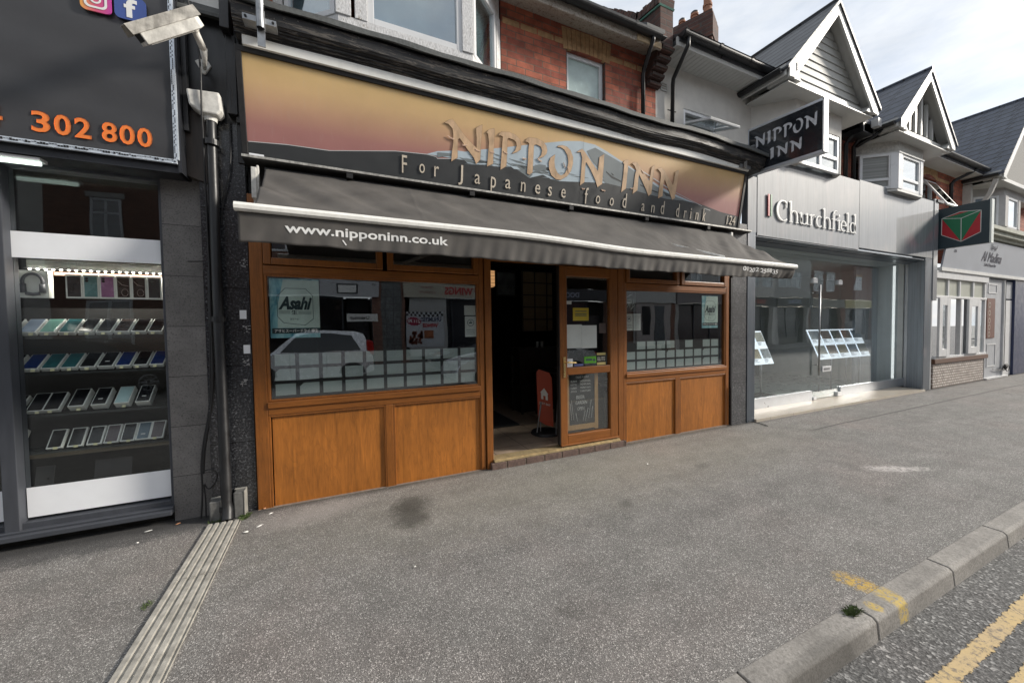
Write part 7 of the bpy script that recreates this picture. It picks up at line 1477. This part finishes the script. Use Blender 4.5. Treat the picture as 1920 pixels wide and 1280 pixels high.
# ---------------------------------------------------------------- opposite side of the road (seen in the windows)
def opposite():
    Y = -13.4
    U, V = Vector((-1,0,0)), Vector((0,0,1))
    UR = random.Random(21)
    def unit(x0, x1, fascia, ftext, fcol, lab, shop=True, wall=BRICKOPP, tx=None, gl=(0.03,0.03,0.035), roofp=True, th=0.30, white=False):
        if x0 > 18 or x0 < -13: wall = UR.choice((BRICKOPP, RENDER2, RENDER2, RENDER))
        P = thing('opposite_building', ((x0+x1)/2, Y-2, 0.03), lab, 'building')
        w = x1-x0
        g = G(); g.box(x0,x1,Y-.3,Y,3.75,7.0); 
        if not shop: g.box(x0,x1,Y-.3,Y,0,3.75)
        g.box(x0,x0+0.35,Y-.3,Y+.02,0,3.75); g.box(x1-0.35,x1,Y-.3,Y+.02,0,3.75); g.build('wall', wall, P)
        if shop:
            box('fascia', M('opp_fascia',fascia,0.5,var=0.05), P, x0+.1, x1-.1, Y+.03, Y+.14, 3.0, 3.68)
            if ftext: tw = min(w-1.2, len(ftext)*th*0.75) if tx is None else tx[1]; cx = (x0+x1)/2+tw/2 if tx is None else tx[0]; text(G(), ftext, (cx, Y+.145, 3.34-th/2), U, V, tw, th, bold=0.03, thick=0.01).build('fascia_lettering', M('opp_letter',fcol,0.5,var=0), P)
            box('shop_glass', M('opp_dark_glass',[q*1.6 for q in gl],0.12,var=0.3,vs=1.5), P, x0+.35, x1-1.5, Y-.25, Y-.2, 0.55, 3.0)
            box('stall_riser', M('opp_riser',(0.12,0.11,0.10),0.7), P, x0+.35, x1-1.5, Y-.25, Y-.12, 0, 0.55)
            f = G(); n = max(2, int((w-1.9)/1.4))
            for i in range(n+1): q = x0+.35+(w-1.9)*i/n; f.box(q-.03,q+.03,Y-.2,Y-.12,0.55,3.0)
            f.box(x0+.35,x1-1.5,Y-.2,Y-.12,2.9,3.0); f.build('shop_frame', UPVC if white else ALU, P)
            d = thing_part('door', P); box('leaf', M('opp_door',(0.05,0.05,0.055) if not white else (0.5,0.5,0.5),0.3), d, x1-1.4, x1-.5, Y-.6, Y-.55, 0.05, 2.2); box('fanlight', BLACK, d, x1-1.4, x1-.5, Y-.6, Y-.56, 2.25, 3.0)
            box('recess', DARKROOM, P, x1-1.5, x1-.35, Y-1.2, Y-1.15, 0, 3.0); box('reveal', DARKROOM, P, x1-.40, x1-.352, Y-1.2, Y-.3, 0, 3.0)
        hw_ = UR.uniform(0.4, 0.75); zb_ = UR.uniform(4.3, 4.7); zt_ = zb_+UR.uniform(1.1, 1.6)
        for a in ((0.27, 0.73) if x0 < 18 else UR.choice(((0.3,0.7),(0.22,0.5,0.8),(0.45,),(0.25,0.6)))):
            c = x0+w*a; frame_win(P, ((c+hw_,Y+.02),(c-hw_,Y+.02),zb_,zt_), 0.07, UPVC, G_UP, curtain=CURTAIN, split=[('v',.5),('h',.65)])
            box('window_head', UR.choice((WHITE, RENDER2, BUFF)), P, c-hw_-.1, c+hw_+.1, Y, Y+.06, zt_+.02, zt_+.18)
            if not shop: frame_win(P, ((c+.6,Y+.02),(c-.6,Y+.02),1.0,2.7), 0.08, UPVC, G_UP, curtain=CURTAIN, split=[('v',.5)])
        G().prism([(Y+.25,6.95),(Y-3.5,9.3),(Y-3.5,6.9),(Y,6.9)],'x',x0,x1).build('roof', SLATE, P); box('gutter', GUTTER, P, x0, x1, Y+.18, Y+.28, 6.88, 6.98)
        return P
    unit(-26,-20,(0.10,0.12,0.16),None,None,'brick shop building far left across the road, dark blue fascia')
    unit(-20,-14.2,(0.4,0.38,0.3),None,None,'brick shop across the road with a cream blank fascia')
    unit(-14.2,-8.8,None,None,None,'brown brick house across the road with white windows, leftmost of two', shop=False)
    unit(-8.8,-3.3,None,None,None,'brown brick house across the road with white windows, next to the white fascia shop', shop=False)
    P = unit(-3.3,1.5,(0.52,0.52,0.53),None,None,'shop across the road with white fascia and a hanging Creatorium panel', gl=(0.008,0.008,0.009))
    box('hanging_panel', WHITEBOARD, P, 0.1, 1.35, Y+.0, Y+.03, 1.9, 2.22); text(G(),'Creatorium',(1.0,Y+.032,1.98),U,V,0.78,0.15,bold=0.02,thick=0.004).build('panel_lettering', BLACK, P)
    text(G(),'137',(1.30,Y+.145,3.45),U,V,0.16,0.09,bold=0.02,thick=0.004).build('number', BLACK, P)
    g = G(); g.box(-0.25,0.55,Y+.14,Y+.148,3.12,3.52); g.build('fascia_emblem', M('emblem_dark',(0.06,0.06,0.065),0.5), P); g = G(); g.box(-0.18,0.48,Y+.148,Y+.152,3.18,3.46); g.build('emblem_inset', WHITEBOARD, P)
    box('fascia_picture', M('photo_print',(0.14,0.15,0.17),0.5,var=0.8,vs=12), P, -2.6,-0.9,Y+.14,Y+.146,3.03,3.65)
    P = unit(2.3,8.2,(0.45,0.42,0.34),'OF WINGS',(0.45,0.02,0.025),'takeaway across the road with cream fascia and red wings lettering', tx=(6.2,1.95), th=0.36)
    box('white_wall', M('opp_white_wall',(0.42,0.42,0.41),0.7,var=0.1), P, 2.45, 4.35, Y-.05, Y+.02, 0.3, 3.0)
    text(G(),'DINE IN',(3.75,Y+.145,3.42),U,V,0.55,0.1,thick=0.004).build('small_lettering', M('dull_red',(0.25,0.05,0.05),0.5), P); text(G(),'& TAKEAWAY',(3.85,Y+.145,3.2),U,V,0.75,0.1,thick=0.004).build('small_lettering', M('dull_red2',(0.25,0.05,0.05),0.5), P)
    t = thing('wings_poster', (3.3, Y+.04, 0.85), 'poster across the road reading UNLIMITED WINGS with a red price burst', 'poster'); yy = Y+.025
    box('sheet', M('opp_poster',(0.55,0.57,0.60),0.5,var=0.05), t, 2.5, 4.2, yy, yy+.01, 0.8, 2.35)
    g = G(); 
    for i in range(17):
        for j in range(2):
            if (i+j)%2: g.box(2.5+i*.1, 2.6+i*.1, yy+.01, yy+.013, 2.25-.1*j, 2.35-.1*j)
    text(g,'UNLIMITED',(3.42,yy+.013,1.97),U,V,0.85,0.17,bold=0.03,thick=0.003) if False else None
    g.build('chequer', BLACK, t)
    text(G(),'UNLIMITED',(4.12,yy+.013,1.93),U,V,0.95,0.2,bold=0.04,thick=0.003).build('lettering', M('navy_print',(0.05,0.06,0.12),0.5), t); text(G(),'WINGS',(4.0,yy+.013,1.65),U,V,0.75,0.2,bold=0.05,thick=0.003).build('lettering', M('red_print',(0.45,0.03,0.04),0.5), t)
    g = G(); pts = [(2.85+0.36*(1 if i%2 else .82)*math.cos(i*math.pi/14), 1.92+0.2*(1 if i%2 else .82)*math.sin(i*math.pi/14)) for i in range(28)]; g.prism(pts,'y',yy+.01,yy+.014); g.build('price_burst', M('burst',(0.35,0.01,0.06),0.5), t); text(G(),'£11.90',(3.12,yy+.016,1.85),U,V,0.55,0.15,bold=0.03,thick=0.003).build('price', LETTERWHITE, t)
    g = G(); r = random.Random(4)
    for i in range(40): g.obox((2.95+r.uniform(-.3,.3),yy+.02,1.2+r.uniform(-.25,.25)),(r.uniform(.03,.07),0,0),(0,.01,0),(0,0,r.uniform(.03,.07)))
    g.build('food_picture', M('wings_picture',(0.22,0.06,0.03),0.5,var=0.6,vs=9), t); G().obox((3.55,yy+.02,1.35),(.22,0,0),(0,.01,0),(0,0,.16)).build('bowl_picture', M('bowl_picture',(0.36,0.13,0.06),0.5,var=0.4,vs=8), t)
    g = G(); g.box(1.5,2.3,Y-.3,Y+.03,0,4); tag(g.build('tiled_pier', slabs('pale_tiles',(0.19,0.2,0.2),0.3,0.3,0.01,20,((0.22,0.23,0.23),(0.26,0.26,0.26)),0.4)), 'grey tiled pier between the two shops across the road', 'pier')
    P = unit(8.2,14.0,(0.03,0.03,0.035),'DOCKS',(0.3,0.32,0.4),'dark fascia shop across the road right of the wings takeaway')
    P = unit(14.0,19.0,(0.5,0.5,0.48),None,None,'brown shop across the road with a cream panelled door and side window', gl=(0.09,0.045,0.03), white=True)
    g = G(); g.box(15.9,18.6,Y-.1,Y+.05,0.4,3.0); g.build('cream_bay', M('cream_bay',(0.42,0.38,0.36),0.6,var=0.08), P); box('bay_window', BLACK, P, 16.3,16.95,Y+.05,Y+.06,1.05,2.75); box('bay_door', M('bay_door',(0.07,0.08,0.09),0.3), P, 17.25,18.1,Y+.05,Y+.06,0.45,2.85)
    unit(19.0,25.4,(0.22,0.2,0.2),None,None,'grey fascia shop across the road beyond the cream bay', gl=(0.05,0.04,0.04))
    unit(25.4,30.6,(0.02,0.02,0.022),'SMILE GRILL',(0.45,0.06,0.03),'black fascia grill across the road with red lettering')
    unit(30.6,35.2,(0.02,0.02,0.022),'ZINZINO',(0.35,0.4,0.5),'black fascia shop across the road with pale blue lettering')
    unit(35.2,40.3,(0.20,0.19,0.16),None,None,'dull brown fascia shop far across the road'); unit(40.3,46,(0.42,0.36,0.16),None,None,'mustard fascia shop far across the road'); unit(46,60,(0.2,0.2,0.2),None,None,'long grey shop at the far end across the road')
opposite()
# ---------------------------------------------------------------- vehicles (seen in the windows)
def car(label, xc, yc, d, L_, H, colour, style, cat='car'):
    """d=+1 front towards +x"""
    W_ = 0.86; gz0 = -0.1
    t = thing('parked_car', (xc, yc, gz0), label, cat, 'cars on the road')
    X = lambda s: xc+d*(s-0.5)*L_
    if style == 'hatch':
        low = [(0.00,0.35),(0.01,0.80),(0.03,0.95),(0.30,1.0),(0.68,0.98),(0.86,0.86),(0.97,0.72),(1.0,0.55),(1.0,0.32),(0.90,0.22),(0.10,0.22)]
        cab = [(0.025,0.95),(0.07,H-0.12),(0.13,H-0.03),(0.30,H),(0.48,H-0.02),(0.58,H-0.10),(0.76,0.96)]
        win = [(0.10,1.0),(0.17,H-0.14),(0.32,H-0.07),(0.48,H-0.09),(0.57,H-0.17),(0.69,1.0)]
    else:
        low = [(0.00,0.35),(0.005,0.75),(0.02,0.90),(0.20,0.95),(0.64,0.93),(0.88,0.80),(0.98,0.66),(1.0,0.5),(1.0,0.30),(0.90,0.2),(0.10,0.2)]
        cab = [(0.09,0.92),(0.22,H-0.08),(0.34,H),(0.46,H-0.01),(0.56,H-0.09),(0.72,0.92)]
        win = [(0.15,0.95),(0.24,H-0.13),(0.35,H-0.06),(0.46,H-0.07),(0.55,H-0.15),(0.66,0.95)]
    paint = M('car_paint', colour, 0.25, metal=0.35, var=0.03, coat=1.0)
    def loft(prof, ws, name, mat, par=t, bev=0.03):
        g = G(); n = len(prof)
        ys = [(-1,ws[1]),(-0.9,1),(0.9,1),(1,ws[1])]
        cx = sum(p[0] for p in prof)/n; cz = sum(p[1] for p in prof)/n
        vs = []
        for s, q in ys: vs += [(X(cx+(p[0]-cx)*(q if abs(s)==1 else 1)), yc+s*ws[0]*(1-ws[2]*max(0,p[1]-0.9)), gz0+cz+(p[1]-cz)*(q if abs(s)==1 else 1)) for p in prof]
        fs = [tuple(range(n)), tuple(range(3*n,4*n))[::-1]]+[(k*n+i,k*n+(i+1)%n,(k+1)*n+(i+1)%n,(k+1)*n+i) for k in range(3) for i in range(n)]
        return g.add(vs, fs).build(name, mat, par, smooth=False, bevel=bev)
    loft(low, (W_, 0.97, 0.0), 'body', paint); loft(cab, (W_*0.93, 0.96, 0.38), 'cabin', paint)
    GL = M('car_glass',(0.015,0.018,0.02),0.05,var=0,coat=1)
    for s in (-1, 1):
        g = G(); n = len(win); o = [(X(p[0]), yc+s*(W_*0.93*(1-0.38*max(0,p[1]-0.9))+0.006), gz0+p[1]) for p in win]; g.add(o, [tuple(range(n))]); g.build('side_window', GL, t)
        tl = G(); tl.obox((X(0.03), yc+s*W_*0.86, gz0+(1.08 if style == 'hatch' else 0.80)), (0.11,0,0),(0,0.09,0),(0,0,0.22 if style == 'hatch' else 0.08)); tl.build('tail_light', M('tail_red',(0.45,0.01,0.015),0.15,coat=1,var=0.1), t, bevel=0.02)
        hl = G(); hl.obox((X(0.955), yc+s*W_*0.78, gz0+0.68), (0.10,0,0),(0,0.10,0),(0,0,0.06)); hl.build('headlight', M('headlight_clear',(0.55,0.57,0.6),0.1,coat=1,var=0), t, bevel=0.02)
        for a in (0.17, 0.81):
            c = Vector((X(a), yc+s*(W_-0.10), gz0+0.31)); wh = thing_part('wheel', t)
            G().tube([c-Vector((0,.1,0)),c+Vector((0,.11,0))],0.31,24).build('tyre', BLACK, wh, bevel=0.02)
            r_ = G(); yo = c.y+s*0.115
            for k in range(10):
                q = k*math.pi/5; r_.tube([(c.x+.03*math.cos(q),yo,c.z+.03*math.sin(q)),(c.x+.20*math.cos(q),yo,c.z+.20*math.sin(q))],[.022,.015],6)
            r_.tube([(c.x+.205*math.cos(k*math.pi/12),yo,c.z+.205*math.sin(k*math.pi/12)) for k in range(25)],.014,6); r_.build('rim', M('alloy',(0.45,0.46,0.47),0.25,metal=0.8,var=0), wh)
            ar = G(); m_ = 14; ar.add([(c.x+.37*math.cos(math.pi*k/m_), yc+s*(W_+.004), c.z-0.02+.37*math.sin(math.pi*k/m_)) for k in range(m_+1)], [tuple(range(m_+1))]); ar.build('wheel_arch', BLACK, t)
    def scr(a, b, name):
        g = G(); (s0,z0),(s1,z1) = a, b; w0 = W_*0.93*(1-0.38*max(0,z0-0.9))*0.88; w1 = W_*0.93*(1-0.38*max(0,z1-0.9))*0.86
        e = 0.012; g.add([(X(s0)+d*e*(1 if s0 > .5 else -1),yc-w0,gz0+z0+.01),(X(s0)+d*e*(1 if s0 > .5 else -1),yc+w0,gz0+z0+.01),(X(s1)+d*e*(1 if s0 > .5 else -1),yc+w1,gz0+z1+.01),(X(s1)+d*e*(1 if s0 > .5 else -1),yc-w1,gz0+z1+.01)],[(0,1,2,3)]); g.build(name, GL, t)
    if style == 'hatch': scr((0.74,0.99),(0.59,H-0.11),'windscreen'); scr((0.027,1.02),(0.068,H-0.13),'rear_window')
    else: scr((0.70,0.95),(0.57,H-0.10),'windscreen'); scr((0.105,0.95),(0.21,H-0.10),'rear_window')
    G().obox((X(-0.002),yc,gz0+0.6),(0.01,0,0),(0,0.26,0),(0,0,0.055)).build('number_plate', M('plate_yellow',(0.55,0.42,0.05),0.4,var=0), t); G().obox((X(1.002),yc,gz0+0.45),(0.01,0,0),(0,0.26,0),(0,0,0.055)).build('number_plate', WHITE, t)
    g = G()
    for a in (0.36, 0.62): g.obox((X(a),yc+W_+.004,gz0+.62),(0.006,0,0),(0,.003,0),(0,0,.33)); g.obox((X(a)+.0,yc-W_-.004,gz0+.62),(0.006,0,0),(0,.003,0),(0,0,.33))
    g.build('door_gap', BLACK, t); g = G(); [g.obox((X(a),yc+W_+.015,gz0+.88),(0.09,0,0),(0,.012,0),(0,0,.014)) for a in (0.30,0.54)]; g.build('door_handle', paint, t)
car('silver hatchback parked across the road, red tail light facing right', -1.05, -9.85, -1, 3.75, 1.62, (0.88,0.89,0.92), 'hatch')
car('dark blue saloon parked across the road behind the white car', 5.0, -9.85, -1, 4.4, 1.44, (0.02,0.024,0.032), 'saloon')
car('white saloon on the near side of the road', 4.75, -6.3, -1, 4.4, 1.45, (0.72,0.73,0.75), 'saloon')
car('black estate parked across the road on the left', -6.1, -9.85, 1, 4.3, 1.50, (0.012,0.013,0.016), 'hatch')
